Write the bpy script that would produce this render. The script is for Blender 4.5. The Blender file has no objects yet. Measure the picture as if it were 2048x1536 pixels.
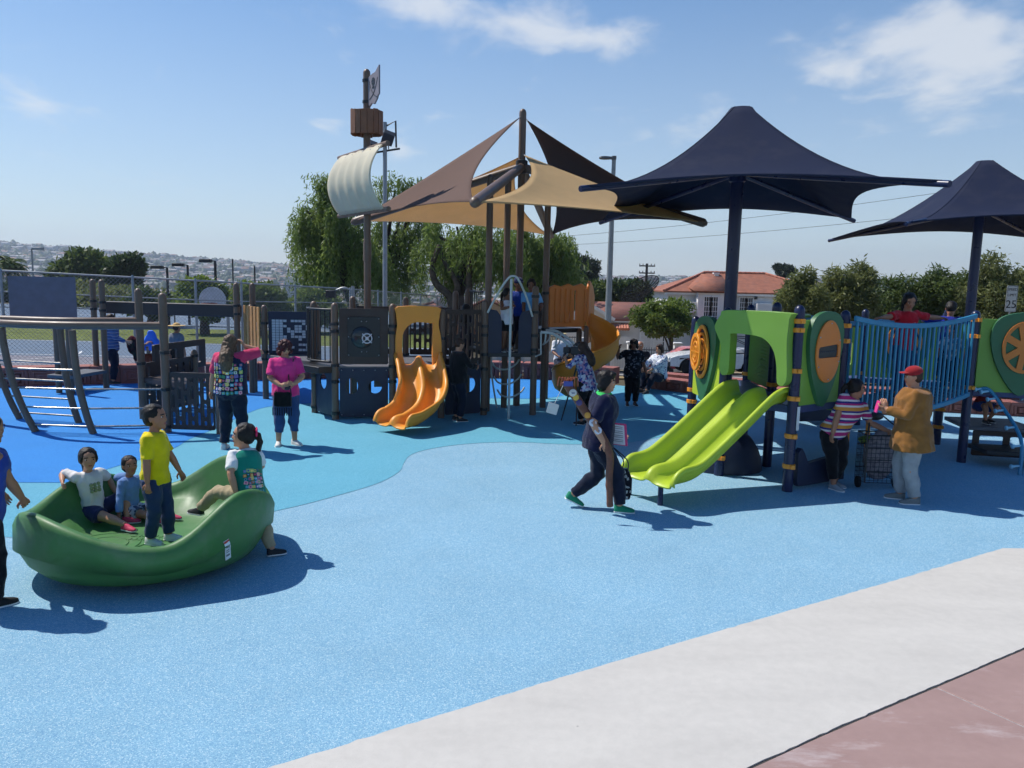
import bpy, bmesh, math, random
import numpy as np
from mathutils import Vector, Matrix, noise
from mathutils.geometry import tessellate_polygon
random.seed(7); RNG = np.random.default_rng(7)
scene = bpy.context.scene
COL = scene.collection

# ------------------------------------------------------------------ camera
F, CAM_H, PITCH, ROLL = 1550.0, 2.6, math.atan(208 / 1550.0), 0.0215
cp, sp, cr, sr = math.cos(PITCH), math.sin(PITCH), math.cos(ROLL), math.sin(ROLL)
_f = Vector((0, cp, -sp)); _r0 = Vector((1, 0, 0)); _u0 = Vector((0, sp, cp))
_r = _r0 * cr + _u0 * sr; _u = _u0 * cr - _r0 * sr
cam_data = bpy.data.cameras.new('camera')
cam = bpy.data.objects.new('camera', cam_data); COL.objects.link(cam)
cam_data.sensor_width = 36; cam_data.lens = 36 * F / 2048
cam_data.clip_start = 0.05; cam_data.clip_end = 20000
M3 = Matrix((_r, _u, -_f)).transposed()
cam.matrix_world = Matrix.Translation((0, 0, CAM_H)) @ M3.to_4x4()
scene.camera = cam

# ------------------------------------------------------------------ sky and sun
SUN_EL = math.radians(54.0)
SUN_AZ = math.atan2(-0.915, 0.40)
world = bpy.data.worlds.new('World'); scene.world = world; world.use_nodes = True
wn, wl = world.node_tree.nodes, world.node_tree.links
wn.clear()
w_out = wn.new('ShaderNodeOutputWorld'); w_bg = wn.new('ShaderNodeBackground')
w_sky = wn.new('ShaderNodeTexSky'); w_sky.sky_type = 'NISHITA'; w_sky.sun_disc = False
w_sky.sun_elevation = SUN_EL; w_sky.sun_rotation = SUN_AZ
w_sky.altitude = 50; w_sky.air_density = 1.0; w_sky.dust_density = 0.3; w_sky.ozone_density = 4.0
w_bg.inputs['Strength'].default_value = 0.095
def wnode(t, **k):
    n = wn.new(t)
    for a, b in k.items(): setattr(n, a, b)
    return n
w_tc = wnode('ShaderNodeTexCoord')
w_sep = wnode('ShaderNodeSeparateXYZ'); wl.new(w_tc.outputs['Generated'], w_sep.inputs[0])
def wmath(op, a, b=None, clamp=False):
    n = wnode('ShaderNodeMath', operation=op, use_clamp=clamp)
    for i, v in enumerate((a, b)):
        if v is None: continue
        if isinstance(v, (int, float)): n.inputs[i].default_value = v
        else: wl.new(v, n.inputs[i])
    return n.outputs[0]
# cloud deck: project the view direction on a plane overhead, so clouds flatten towards the horizon
w_z = wmath('MAXIMUM', w_sep.outputs['Z'], 0.02)
w_zz = wmath('ADD', w_z, 0.16)
w_px = wmath('DIVIDE', w_sep.outputs['X'], w_zz); w_py = wmath('DIVIDE', w_sep.outputs['Y'], w_zz)
w_cmb = wnode('ShaderNodeCombineXYZ'); wl.new(w_px, w_cmb.inputs[0]); wl.new(w_py, w_cmb.inputs[1])
w_map = wnode('ShaderNodeMapping'); wl.new(w_cmb.outputs[0], w_map.inputs[0])
CLOUD_LOC = (3.1, 0.7, 0.0)
w_map.inputs['Location'].default_value = CLOUD_LOC
w_map.inputs['Scale'].default_value = (1.0, 0.75, 1.0)
w_n1 = wnode('ShaderNodeTexNoise'); w_n1.inputs['Scale'].default_value = 1.15; w_n1.inputs['Detail'].default_value = 3; w_n1.inputs['Roughness'].default_value = 0.5
w_n2 = wnode('ShaderNodeTexNoise'); w_n2.inputs['Scale'].default_value = 5.5; w_n2.inputs['Detail'].default_value = 8; w_n2.inputs['Roughness'].default_value = 0.56; w_n2.inputs['Distortion'].default_value = 0.25
wl.new(w_map.outputs[0], w_n1.inputs['Vector']); wl.new(w_map.outputs[0], w_n2.inputs['Vector'])
# cumulus patches: where each bank of cloud stands on the deck (x, y) and how far it spreads
def deck_xy(px, py):
    d = (_f + _r * ((px - 1024) / F) - _u * ((py - 768) / F)).normalized(); return d.x / (max(d.z, .02) + .16), d.y / (max(d.z, .02) + .16)
w_bumps = None
for (bx, by, rx, ry, amp) in ((835, 0, 120, 50, .40), (1085, 60, 140, 55, .42), (1240, 85, 100, 30, .32), (1790, 70, 160, 85, .30), (1930, 190, 160, 100, .34), (1640, 140, 75, 30, .30), (84, 214, 62, 28, .48), (1330, 262, 130, 26, .32), (655, 252, 26, 18, .3), (805, 300, 40, 30, .32), (1960, 60, 120, 60, .3), (330, 362, 110, 14, .16), (1450, 20, 60, 16, .16), (-500, 120, 160, 60, .3), (2500, 150, 170, 70, .3), (400, -500, 260, 120, .3), (1700, -620, 300, 140, .3), (-900, -300, 240, 120, .3), (2900, -300, 240, 130, .3)):
    x0, y0 = deck_xy(bx, by); x1, _q = deck_xy(bx + rx, by); _q, y1 = deck_xy(bx, by + ry); sx, sy = abs(x1 - x0) + .02, abs(y1 - y0) + .02
    tx = wmath('MULTIPLY', wmath('SUBTRACT', w_px, x0), 1 / sx); ty = wmath('MULTIPLY', wmath('SUBTRACT', w_py, y0), 1 / sy)
    e_ = wmath('MULTIPLY', wmath('POWER', 2.718, wmath('MULTIPLY', wmath('ADD', wmath('MULTIPLY', tx, tx), wmath('MULTIPLY', ty, ty)), -1.0)), amp)
    w_bumps = e_ if w_bumps is None else wmath('ADD', w_bumps, e_)
w_sum = wmath('ADD', wmath('ADD', wmath('MULTIPLY', w_n1.outputs[0], 0.55), wmath('MULTIPLY', w_n2.outputs[0], 1.15)), w_bumps)
w_cr = wnode('ShaderNodeMapRange'); wl.new(w_sum, w_cr.inputs[0])
w_cr.inputs[1].default_value = 0.95; w_cr.inputs[2].default_value = 1.42; w_cr.interpolation_type = 'SMOOTHSTEP'
w_fade = wnode('ShaderNodeMapRange'); wl.new(w_sep.outputs['Z'], w_fade.inputs[0])
w_fade.inputs[1].default_value = 0.02; w_fade.inputs[2].default_value = 0.20
w_cov = wmath('MULTIPLY', wmath('MULTIPLY', w_cr.outputs[0], w_fade.outputs[0]), 0.68, True)
# pale band of marine haze along the horizon
w_hz = wnode('ShaderNodeMapRange'); wl.new(w_sep.outputs['Z'], w_hz.inputs[0])
w_hz.inputs[1].default_value = 0.46; w_hz.inputs[2].default_value = -0.02; w_hz.inputs[3].default_value = 0.0; w_hz.inputs[4].default_value = 0.72
w_mixh = wnode('ShaderNodeMix', data_type='RGBA'); wl.new(w_hz.outputs[0], w_mixh.inputs[0])
w_hs = wnode('ShaderNodeHueSaturation'); w_hs.inputs['Saturation'].default_value = 1.3; w_hs.inputs['Value'].default_value = 1.28; wl.new(w_sky.outputs[0], w_hs.inputs['Color'])
wl.new(w_hs.outputs[0], w_mixh.inputs[6]); w_mixh.inputs[7].default_value = (6.3, 7.1, 7.9, 1)
w_mix = wnode('ShaderNodeMix', data_type='RGBA'); wl.new(w_cov, w_mix.inputs[0])
wl.new(w_mixh.outputs[2], w_mix.inputs[6]); w_mix.inputs[7].default_value = (8.4, 8.6, 8.8, 1)
wl.new(w_mix.outputs[2], w_bg.inputs[0]); wl.new(w_bg.outputs[0], w_out.inputs[0])

sun_data = bpy.data.lights.new('sun', 'SUN'); sun = bpy.data.objects.new('sun', sun_data); COL.objects.link(sun)
sun_data.energy = 4.6; sun_data.angle = math.radians(0.53); sun_data.color = (1.0, 0.955, 0.88)
SUN_DIR = Vector((math.sin(SUN_AZ) * math.cos(SUN_EL), math.cos(SUN_AZ) * math.cos(SUN_EL), math.sin(SUN_EL)))
sun.rotation_euler = SUN_DIR.to_track_quat('Z', 'Y').to_euler(); sun.location = (0, 0, 30)

scene.view_settings.view_transform = 'Standard'; scene.view_settings.look = 'None'
scene.view_settings.exposure = 0.10; scene.view_settings.gamma = 1.0; scene.view_settings.use_curve_mapping = False
scene.cycles.use_denoising = True; scene.cycles.use_adaptive_sampling = True; scene.cycles.adaptive_threshold = 0.03
scene.cycles.max_bounces = 6; scene.cycles.diffuse_bounces = 2; scene.cycles.glossy_bounces = 2
scene.cycles.transmission_bounces = 4; scene.cycles.transparent_max_bounces = 12; scene.cycles.volume_bounces = 0
scene.cycles.sample_clamp_indirect = 6.0

# ------------------------------------------------------------------ measured places
def ray(px, py):
    return _f + _r * ((px - 1024) / F) - _u * ((py - 768) / F)
def G(px, py, z=0.0):
    d = ray(px, py); return Vector((0, 0, CAM_H)) + d * ((z - CAM_H) / d.z)
def P(px, py, Y):
    d = ray(px, py); return Vector((0, 0, CAM_H)) + d * (Y / d.y)
def V(*a): return Vector(a)

# ------------------------------------------------------------------ materials
MATS = {}
def nd(nt, t, **k):
    n = nt.nodes.new(t)
    for a, b in k.items(): setattr(n, a, b)
    return n
def lin(c):
    return tuple(((v / 255) / 12.92 if v / 255 <= 0.04045 else ((v / 255 + 0.055) / 1.055) ** 2.4) for v in c)
def mat(name, col, rough=0.6, var=0.12, scale=6.0, metal=0.0, spec=0.5, bump=0.0, bscale=60.0, dirt=0.0, coat=0.0, sheen=0.0, trans=0.0, detail=4):
    """one procedural surface: base colour with slow mottling, fine relief and optional dust"""
    if name in MATS: return MATS[name]
    m = bpy.data.materials.new(name); m.use_nodes = True; MATS[name] = m
    nt = m.node_tree; b = nt.nodes['Principled BSDF']
    tc = nd(nt, 'ShaderNodeTexCoord')
    n1 = nd(nt, 'ShaderNodeTexNoise'); n1.inputs['Scale'].default_value = scale; n1.inputs['Detail'].default_value = detail
    nt.links.new(tc.outputs['Object'], n1.inputs['Vector'])
    mr = nd(nt, 'ShaderNodeMapRange'); nt.links.new(n1.outputs[0], mr.inputs[0])
    mr.inputs[1].default_value = 0.3; mr.inputs[2].default_value = 0.7
    mr.inputs[3].default_value = 1 - var; mr.inputs[4].default_value = 1 + var
    vm = nd(nt, 'ShaderNodeVectorMath', operation='SCALE'); vm.inputs[0].default_value = col[:3]
    nt.links.new(mr.outputs[0], vm.inputs['Scale'])
    out = vm.outputs[0]
    if dirt:
        n2 = nd(nt, 'ShaderNodeTexNoise'); n2.inputs['Scale'].default_value = scale * 0.7; n2.inputs['Detail'].default_value = 8; n2.inputs['Roughness'].default_value = 0.7
        nt.links.new(tc.outputs['Object'], n2.inputs['Vector'])
        r2 = nd(nt, 'ShaderNodeMapRange'); nt.links.new(n2.outputs[0], r2.inputs[0])
        r2.inputs[1].default_value = 0.48; r2.inputs[2].default_value = 0.75; r2.inputs[3].default_value = 0; r2.inputs[4].default_value = dirt
        mx = nd(nt, 'ShaderNodeMix', data_type='RGBA'); nt.links.new(r2.outputs[0], mx.inputs[0]); nt.links.new(out, mx.inputs[6])
        mx.inputs[7].default_value = (0.33, 0.30, 0.26, 1); out = mx.outputs[2]
    nt.links.new(out, b.inputs['Base Color'])
    rr = nd(nt, 'ShaderNodeMapRange'); nt.links.new(n1.outputs[0], rr.inputs[0])
    rr.inputs[1].default_value = 0.3; rr.inputs[2].default_value = 0.7
    rr.inputs[3].default_value = max(0.02, rough - 0.07); rr.inputs[4].default_value = min(1, rough + 0.07)
    nt.links.new(rr.outputs[0], b.inputs['Roughness'])
    b.inputs['Metallic'].default_value = metal; b.inputs['Specular IOR Level'].default_value = spec
    if coat: b.inputs['Coat Weight'].default_value = coat; b.inputs['Coat Roughness'].default_value = 0.08
    if sheen: b.inputs['Sheen Weight'].default_value = sheen
    if bump:
        n3 = nd(nt, 'ShaderNodeTexNoise'); n3.inputs['Scale'].default_value = bscale; n3.inputs['Detail'].default_value = 3
        nt.links.new(tc.outputs['Object'], n3.inputs['Vector'])
        bp = nd(nt, 'ShaderNodeBump'); bp.inputs['Strength'].default_value = bump; bp.inputs['Distance'].default_value = 0.01
        nt.links.new(n3.outputs[0], bp.inputs['Height']); nt.links.new(bp.outputs[0], b.inputs['Normal'])
    if trans:
        t = nd(nt, 'ShaderNodeBsdfTranslucent'); nt.links.new(out, t.inputs[0])
        ms = nd(nt, 'ShaderNodeMixShader'); ms.inputs[0].default_value = trans
        nt.links.new(b.outputs[0], ms.inputs[1]); nt.links.new(t.outputs[0], ms.inputs[2])
        nt.links.new(ms.outputs[0], nt.nodes['Material Output'].inputs[0])
    return m
def C(r, g, b, **k):
    n = k.pop('name', None) or 'paint_%d_%d_%d_%s' % (r, g, b, '_'.join(str(v) for v in k.values()))
    return mat(n, lin((r, g, b)), **k)

# ------------------------------------------------------------------ mesh helpers
def link_mesh(name, me, material, parent=None, smooth=None, bevel=0.0):
    o = bpy.data.objects.new(name, me); COL.objects.link(o)
    if material is not None:
        for m in (material if isinstance(material, (list, tuple)) else [material]): me.materials.append(m)
    if smooth is not None:
        me.polygons.foreach_set('use_smooth', np.ones(len(me.polygons), dtype=bool))
        if smooth < 180: me.set_sharp_from_angle(angle=math.radians(smooth))
    if bevel:
        bv = o.modifiers.new('bevel', 'BEVEL'); bv.width = bevel; bv.segments = 2; bv.limit_method = 'ANGLE'; bv.angle_limit = math.radians(40)
    if parent is not None:
        o.parent = parent
        if parent.type == 'EMPTY': o.matrix_parent_inverse = Matrix.Translation(parent.location).inverted()
    return o
def fast_mesh(name, verts, quads):
    verts = np.asarray(verts, dtype=np.float32).reshape(-1, 3); quads = np.asarray(quads, dtype=np.int32)
    k = quads.shape[1]
    me = bpy.data.meshes.new(name)
    me.vertices.add(len(verts)); me.vertices.foreach_set('co', verts.ravel())
    me.loops.add(quads.size); me.loops.foreach_set('vertex_index', quads.ravel())
    me.polygons.add(len(quads)); me.polygons.foreach_set('loop_start', np.arange(0, quads.size, k, dtype=np.int32))
    me.update(calc_edges=True); me.validate()
    return me
def tag(o, label, cat, group=None, kind=None):
    if label: o['label'] = label
    if cat: o['category'] = cat
    if group: o['group'] = group
    if kind: o['kind'] = kind
    return o
def empty(name, loc, label=None, cat=None, group=None):
    o = bpy.data.objects.new(name, None); COL.objects.link(o); o.location = loc; o.empty_display_size = 0.1
    return tag(o, label, cat, group)
def basis(d, up=None):
    d = Vector(d).normalized(); up = Vector(up) if up is not None else (Vector((0, 0, 1)) if abs(d.z) < 0.95 else Vector((0, 1, 0)))
    x = up.cross(d)
    if x.length < 1e-6: x = Vector((1, 0, 0))
    x.normalize(); y = d.cross(x); return x, y, d

class MB:
    def __init__(s): s.v = []; s.f = []; s.mi = []; s.cur = 0
    def add(s, vs, fs):
        b = len(s.v); s.v.extend([tuple(q) for q in vs]); s.f.extend([tuple(b + i for i in q) for q in fs]); s.mi.extend([s.cur] * len(fs)); return s
    def box(s, c, size, rz=0.0, rot=None):
        hx, hy, hz = size[0] / 2, size[1] / 2, size[2] / 2
        R = rot if rot is not None else Matrix.Rotation(rz, 3, 'Z'); c = Vector(c)
        vs = [c + R @ Vector((x, y, z)) for x in (-hx, hx) for y in (-hy, hy) for z in (-hz, hz)]
        return s.add(vs, [(0, 1, 3, 2), (4, 6, 7, 5), (0, 4, 5, 1), (2, 3, 7, 6), (0, 2, 6, 4), (1, 5, 7, 3)])
    def bar(s, a, b, w, h, up=None):
        a, b = Vector(a), Vector(b); x, y, d = basis(b - a, up)
        vs = [p + x * i * w / 2 + y * j * h / 2 for p in (a, b) for i, j in ((-1, -1), (1, -1), (1, 1), (-1, 1))]
        return s.add(vs, [(3, 2, 1, 0), (4, 5, 6, 7), (0, 1, 5, 4), (1, 2, 6, 5), (2, 3, 7, 6), (3, 0, 4, 7)])
    def rings(s, rings, closed=False, cap=True):
        n = len(rings[0]); vs = [p for r in rings for p in r]; fs = []
        m = len(rings)
        for i in range(m if closed else m - 1):
            a, b = i * n, ((i + 1) % m) * n
            for j in range(n):
                k = (j + 1) % n; fs.append((a + j, a + k, b + k, b + j))
        if cap and not closed:
            fs.append(tuple(range(n - 1, -1, -1))); fs.append(tuple((m - 1) * n + j for j in range(n)))
        return s.add(vs, fs)
    def cyl(s, a, b, r0, r1=None, n=12, cap=True):
        a, b = Vector(a), Vector(b); r1 = r0 if r1 is None else r1; x, y, d = basis(b - a)
        R = [[p + (x * math.cos(t) + y * math.sin(t)) * r for t in [2 * math.pi * j / n for j in range(n)]] for p, r in ((a, r0), (b, r1))]
        return s.rings(R, cap=cap)
    def tube(s, pts, r, n=8, closed=False, cap=True):
        pts = [Vector(p) for p in pts]; m = len(pts); R = []; px = None
        rs = r if isinstance(r, (list, tuple)) else [r] * m
        for i, p in enumerate(pts):
            if closed: d = pts[(i + 1) % m] - pts[i - 1]
            else: d = pts[min(i + 1, m - 1)] - pts[max(i - 1, 0)]
            d = d.normalized() if d.length > 1e-9 else Vector((0, 0, 1))
            if px is None: x, y, _ = basis(d)
            else:
                x = px - d * px.dot(d)
                if x.length < 1e-6: x, y, _ = basis(d)
                x.normalize(); y = d.cross(x)
            px = x
            R.append([p + (x * math.cos(2 * math.pi * j / n) + y * math.sin(2 * math.pi * j / n)) * rs[i] for j in range(n)])
        return s.rings(R, closed=closed, cap=cap)
    def ell(s, c, r, n=12, m=8, rot=None):
        c = Vector(c); r = (r, r, r) if isinstance(r, (int, float)) else r
        R = rot if rot is not None else Matrix.Identity(3); vs = []; fs = []
        vs.append(c + R @ Vector((0, 0, r[2])))
        for i in range(1, m):
            t = math.pi * i / m
            for j in range(n):
                p = 2 * math.pi * j / n
                vs.append(c + R @ Vector((r[0] * math.sin(t) * math.cos(p), r[1] * math.sin(t) * math.sin(p), r[2] * math.cos(t))))
        vs.append(c + R @ Vector((0, 0, -r[2]))); L = len(vs) - 1
        for j in range(n): fs.append((0, 1 + j, 1 + (j + 1) % n))
        for i in range(m - 2):
            for j in range(n):
                a = 1 + i * n + j; b = 1 + i * n + (j + 1) % n; fs.append((a, a + n, b + n, b))
        for j in range(n): fs.append((L, 1 + (m - 2) * n + (j + 1) % n, 1 + (m - 2) * n + j))
        return s.add(vs, fs)
    def lathe(s, c, prof, n=16, axis=None, cap=True):
        c = Vector(c)
        if axis is None: x, y, d = Vector((1, 0, 0)), Vector((0, 1, 0)), Vector((0, 0, 1))
        else: x, y, d = basis(axis)
        return s.rings([[c + d * z + (x * math.cos(2 * math.pi * j / n) + y * math.sin(2 * math.pi * j / n)) * max(r, 1e-4) for j in range(n)] for r, z in prof], cap=cap)
    def plate(s, o, ux, uz, outer, holes=(), th=0.02):
        """flat sheet with real openings: 2-D outline in the plane (ux, uz) at o, given real thickness"""
        o, ux, uz = Vector(o), Vector(ux), Vector(uz); nrm = ux.cross(uz).normalized()
        loops = [list(outer)] + [list(h) for h in holes]
        flat = [q for l in loops for q in l]; tris = tessellate_polygon([[Vector((a, b, 0)) for a, b in l] for l in loops])
        N = len(flat); vs = [o + ux * a + uz * b + nrm * th / 2 for a, b in flat] + [o + ux * a + uz * b - nrm * th / 2 for a, b in flat]
        fs = []
        for t in tris:
            (a, b, c) = t; pa, pb, pc = flat[a], flat[b], flat[c]
            if (pb[0] - pa[0]) * (pc[1] - pa[1]) - (pb[1] - pa[1]) * (pc[0] - pa[0]) < 0: a, c = c, a
            fs.append((a, b, c)); fs.append((N + c, N + b, N + a))
        k = 0
        for l in loops:
            m = len(l)
            for i in range(m):
                a, b = k + i, k + (i + 1) % m; fs.append((a, b, N + b, N + a))
            k += m
        return s.add(vs, fs)
    def build(s, name, material, parent=None, smooth=35, bevel=0.0, fix=True):
        me = bpy.data.meshes.new(name); me.from_pydata(s.v, [], s.f)
        if isinstance(material, (list, tuple)): me.polygons.foreach_set('material_index', np.array(s.mi, dtype=np.int32))
        if fix:
            bm = bmesh.new(); bm.from_mesh(me); bmesh.ops.recalc_face_normals(bm, faces=bm.faces); bm.to_mesh(me); bm.free()
        me.update()
        return link_mesh(name, me, material, parent, smooth, bevel)
def thing(s, name, material, label, cat, group=None, smooth=35, bevel=0.0): return tag(s.build(name, material, None, smooth, bevel), label, cat, group)

def rrect(x0, z0, x1, z1, r=0.03, n=4):
    pts = []
    for cx, cz, a0 in ((x1 - r, z0 + r, -90), (x1 - r, z1 - r, 0), (x0 + r, z1 - r, 90), (x0 + r, z0 + r, 180)):
        for i in range(n + 1):
            a = math.radians(a0 + 90 * i / n); pts.append((cx + r * math.cos(a), cz + r * math.sin(a)))
    return pts
def oval(cx, cz, rx, rz, n=24, a0=0): return [(cx + rx * math.cos(2 * math.pi * i / n + a0), cz + rz * math.sin(2 * math.pi * i / n + a0)) for i in range(n)]
def slot(cx, z0, z1, w, n=5):
    r = w / 2; return [(cx + r * math.cos(math.radians(180 * i / n)), z1 - r + r * math.sin(math.radians(180 * i / n))) for i in range(n + 1)] + [(cx + r * math.cos(math.radians(180 + 180 * i / n)), z0 + r + r * math.sin(math.radians(180 + 180 * i / n))) for i in range(n + 1)]
def catmull(pts, k=8, closed=False):
    pts = [Vector(p) for p in pts]; m = len(pts); out = []
    for i in range(m if closed else m - 1):
        g = lambda j: pts[j % m] if closed else pts[max(0, min(m - 1, j))]
        p0, p1, p2, p3 = g(i - 1), g(i), g(i + 1), g(i + 2)
        for t in [j / k for j in range(k)]:
            out.append(0.5 * ((2 * p1) + (p2 - p0) * t + (2 * p0 - 5 * p1 + 4 * p2 - p3) * t * t + (3 * p1 - p0 - 3 * p2 + p3) * t ** 3))
    if not closed: out.append(pts[-1])
    return out
def sstep(a, b, x):
    t = max(0.0, min(1.0, (x - a) / (b - a))); return t * t * (3 - 2 * t)
# ================================================================== THE SETTING
def ground_z(x, y):
    """lie of the land: flat playground, street side falling away, valley, far hills"""
    t = max(0.0, y - 21.5); s = sstep(-9, 1, x)
    z = -0.107 * min(t, 36) * s
    r = math.hypot(x, y)
    z -= 26 * sstep(75, 420, r)
    return z
def hill_top(a):
    xs = [-1.2, -0.66, -0.55, -0.43, -0.30, -0.2, -0.05, 0.17, 0.4, 0.66, 1.2]
    es = [0.026, 0.0225, 0.018, 0.0125, 0.0105, 0.0085, 0.0065, 0.0055, 0.007, 0.008, 0.010]
    return float(np.interp(a, xs, es))
def far_z(x, y):
    r = math.hypot(x, y); z = ground_z(x, y)
    a = x / max(y, 1.0) if y > 0.3 * abs(x) else (1.2 if x > 0 else -1.2)
    k = sstep(520, 1900, r)
    n = noise.fractal(Vector((x * 0.004, y * 0.004, 3.3)), 1.0, 2.0, 5)
    top = CAM_H + 1900 * hill_top(a) + 26
    return z + k * top * (1 + 0.10 * n) + 9 * n * sstep(300, 700, r) * (1 - 0.5 * k)
def make_terrain():
    radii = [0.0, 6, 12, 17, 21.5, 23, 25, 28, 32, 37, 43, 50, 58, 66, 75, 90, 120, 160, 220, 300, 400, 500, 600, 700, 800, 900, 1000, 1100, 1200, 1300, 1400, 1500, 1600, 1700, 1800, 1900, 2000, 2200, 3000]
    angs = [math.radians(a) for a in list(np.arange(-60, 60.1, 1.0)) + list(np.arange(66, 299, 6))]
    vs, fs = [], []
    for r in radii:
        for a in angs:
            x, y = r * math.sin(a), r * math.cos(a); z = far_z(x, y) - 0.09
            if r > 2100: z -= 20
            vs.append((x, y, z))
    n = len(angs)
    for i in range(len(radii) - 1):
        for j in range(n):
            k = (j + 1) % n; fs.append((i * n + j, i * n + k, (i + 1) * n + k, (i + 1) * n + j))
    m = mat('terrain', (0.10, 0.085, 0.055), rough=0.95, var=0.35, scale=0.05, spec=0.1)
    return tag(MB().add(vs, fs).build('ground', m, None, 180), None, None, kind='structure')
make_terrain()

# ------------------------------------------------------------------ rubber safety surface
def rubber(name, cols, mottle=0.10):
    m = bpy.data.materials.new(name); m.use_nodes = True; nt = m.node_tree; b = nt.nodes['Principled BSDF']
    tc = nd(nt, 'ShaderNodeTexCoord')
    v = nd(nt, 'ShaderNodeTexVoronoi'); v.inputs['Scale'].default_value = 150; nt.links.new(tc.outputs['Object'], v.inputs['Vector'])
    sx = nd(nt, 'ShaderNodeSeparateColor'); nt.links.new(v.outputs['Color'], sx.inputs[0])
    rp = nd(nt, 'ShaderNodeValToRGB'); rp.color_ramp.interpolation = 'CONSTANT'
    el = rp.color_ramp.elements
    el[0].position = 0; el[0].color = (*lin(cols[0]), 1); el[1].position = 0.34; el[1].color = (*lin(cols[1]), 1)
    for p, c in ((0.62, cols[2]), (0.86, cols[3])):
        e = el.new(p); e.color = (*lin(c), 1)
    nt.links.new(sx.outputs[0], rp.inputs[0])
    n = nd(nt, 'ShaderNodeTexNoise'); n.inputs['Scale'].default_value = 0.9; n.inputs['Detail'].default_value = 7; n.inputs['Roughness'].default_value = 0.62
    nt.links.new(tc.outputs['Object'], n.inputs['Vector'])
    n7 = nd(nt, 'ShaderNodeTexNoise'); n7.inputs['Scale'].default_value = 0.28; n7.inputs['Detail'].default_value = 10; n7.inputs['Roughness'].default_value = 0.75; n7.inputs['Distortion'].default_value = 1.2; nt.links.new(tc.outputs['Object'], n7.inputs['Vector'])
    av = nd(nt, 'ShaderNodeMath', operation='MULTIPLY_ADD'); nt.links.new(n7.outputs[0], av.inputs[0]); av.inputs[1].default_value = .5; hf = nd(nt, 'ShaderNodeMath', operation='MULTIPLY'); nt.links.new(n.outputs[0], hf.inputs[0]); hf.inputs[1].default_value = .5; nt.links.new(hf.outputs[0], av.inputs[2])
    mr = nd(nt, 'ShaderNodeMapRange'); nt.links.new(av.outputs[0], mr.inputs[0]); mr.inputs[1].default_value = 0.36; mr.inputs[2].default_value = 0.64
    mr.inputs[3].default_value = 1 - mottle; mr.inputs[4].default_value = 1 + mottle
    vm = nd(nt, 'ShaderNodeVectorMath', operation='SCALE'); nt.links.new(rp.outputs[0], vm.inputs[0]); nt.links.new(mr.outputs[0], vm.inputs['Scale'])
    nt.links.new(vm.outputs[0], b.inputs['Base Color']); b.inputs['Roughness'].default_value = 0.85; b.inputs['Specular IOR Level'].default_value = 0.25
    bp = nd(nt, 'ShaderNodeBump'); bp.inputs['Strength'].default_value = 0.5; bp.inputs['Distance'].default_value = 0.004
    nt.links.new(v.outputs['Distance'], bp.inputs['Height']); nt.links.new(bp.outputs[0], b.inputs['Normal'])
    return m
RUB_LIGHT = rubber('rubber_light_blue', [(124, 166, 190), (136, 177, 198), (110, 155, 185), (168, 196, 208)], 0.07)
RUB_TEAL = rubber('rubber_teal', [(92, 160, 184), (102, 170, 192), (82, 150, 176), (116, 180, 200)], 0.05)
RUB_DEEP = rubber('rubber_deep_blue', [(46, 126, 200), (54, 136, 207), (38, 114, 190), (66, 146, 212)], 0.05)
def sheet(name, pts, z, m, kind='structure', sub=None):
    mb = MB(); P2 = [(p[0], p[1]) for p in pts]
    tris = tessellate_polygon([[Vector((a, b, 0)) for a, b in P2]])
    mb.add([(a, b, z) for a, b in P2], [tuple(t) for t in tris])
    o = mb.build(name, m, None, None)
    if o.data.polygons and o.data.polygons[0].normal.z < 0: o.data.flip_normals()
    return tag(o, None, None, kind=kind)
WALL_LINE = [(-16, 15.2), (-13, 16.4), (-10.45, 17.35), (-6.5, 18.95), (-3.2, 20.1), (-0.3, 20.45), (1.6, 20.1), (3.2, 19.2), (4.3, 18.3), (6.2, 17.3), (9.4, 16.3), (13, 15.6), (17, 15.6)]
WALL_C = [Vector((a, b, 0)) for a, b in WALL_LINE]
wall_curve = catmull(WALL_C, 6)
edge = [(p.x, p.y) for p in wall_curve]
sheet('rubber_ground', [(-16, -4)] + edge + [(17, -4)], 0.0, RUB_LIGHT)
teal_front = [(-14, 7.6)] + [tuple(G(a, b)[:2]) for a, b in ((20, 1075), (330, 1063), (562, 1020), (680, 990), (758, 966), (798, 944), (808, 926), (822, 910), (862, 898), (935, 888), (1030, 884.5), (1140, 889), (1250, 886), (1330, 872), (1400, 853))] + [(4.4, 15.4), (5.2, 16.4), (5.9, 17.4)]
teal_front = [tuple(p[:2]) for p in catmull([Vector((a, b, 0)) for a, b in teal_front], 6)]
def wall_between(x0, x1): return [e for e in edge if x0 < e[0] < x1]
sheet('teal_rubber_ground', teal_front + list(reversed([e for e in wall_between(-15.9, 5.8)])) , 0.004, RUB_TEAL)
deep_front = [(-14, 9.6)] + [tuple(G(a, b)[:2]) for a, b in ((27, 966), (178, 947), (239, 932), (342, 900), (379, 879), (430, 858), (498, 826), (545, 813), (640, 806), (760, 800), (970, 797), (1060, 798), (1120, 793), (1150, 780))] + [(2.2, 19.4)]
deep_front = [tuple(p[:2]) for p in catmull([Vector((a, b, 0)) for a, b in deep_front], 6)]
sheet('deep_blue_rubber_ground', deep_front + list(reversed([e for e in wall_between(-15.9, 2.1)])), 0.008, RUB_DEEP)

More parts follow.
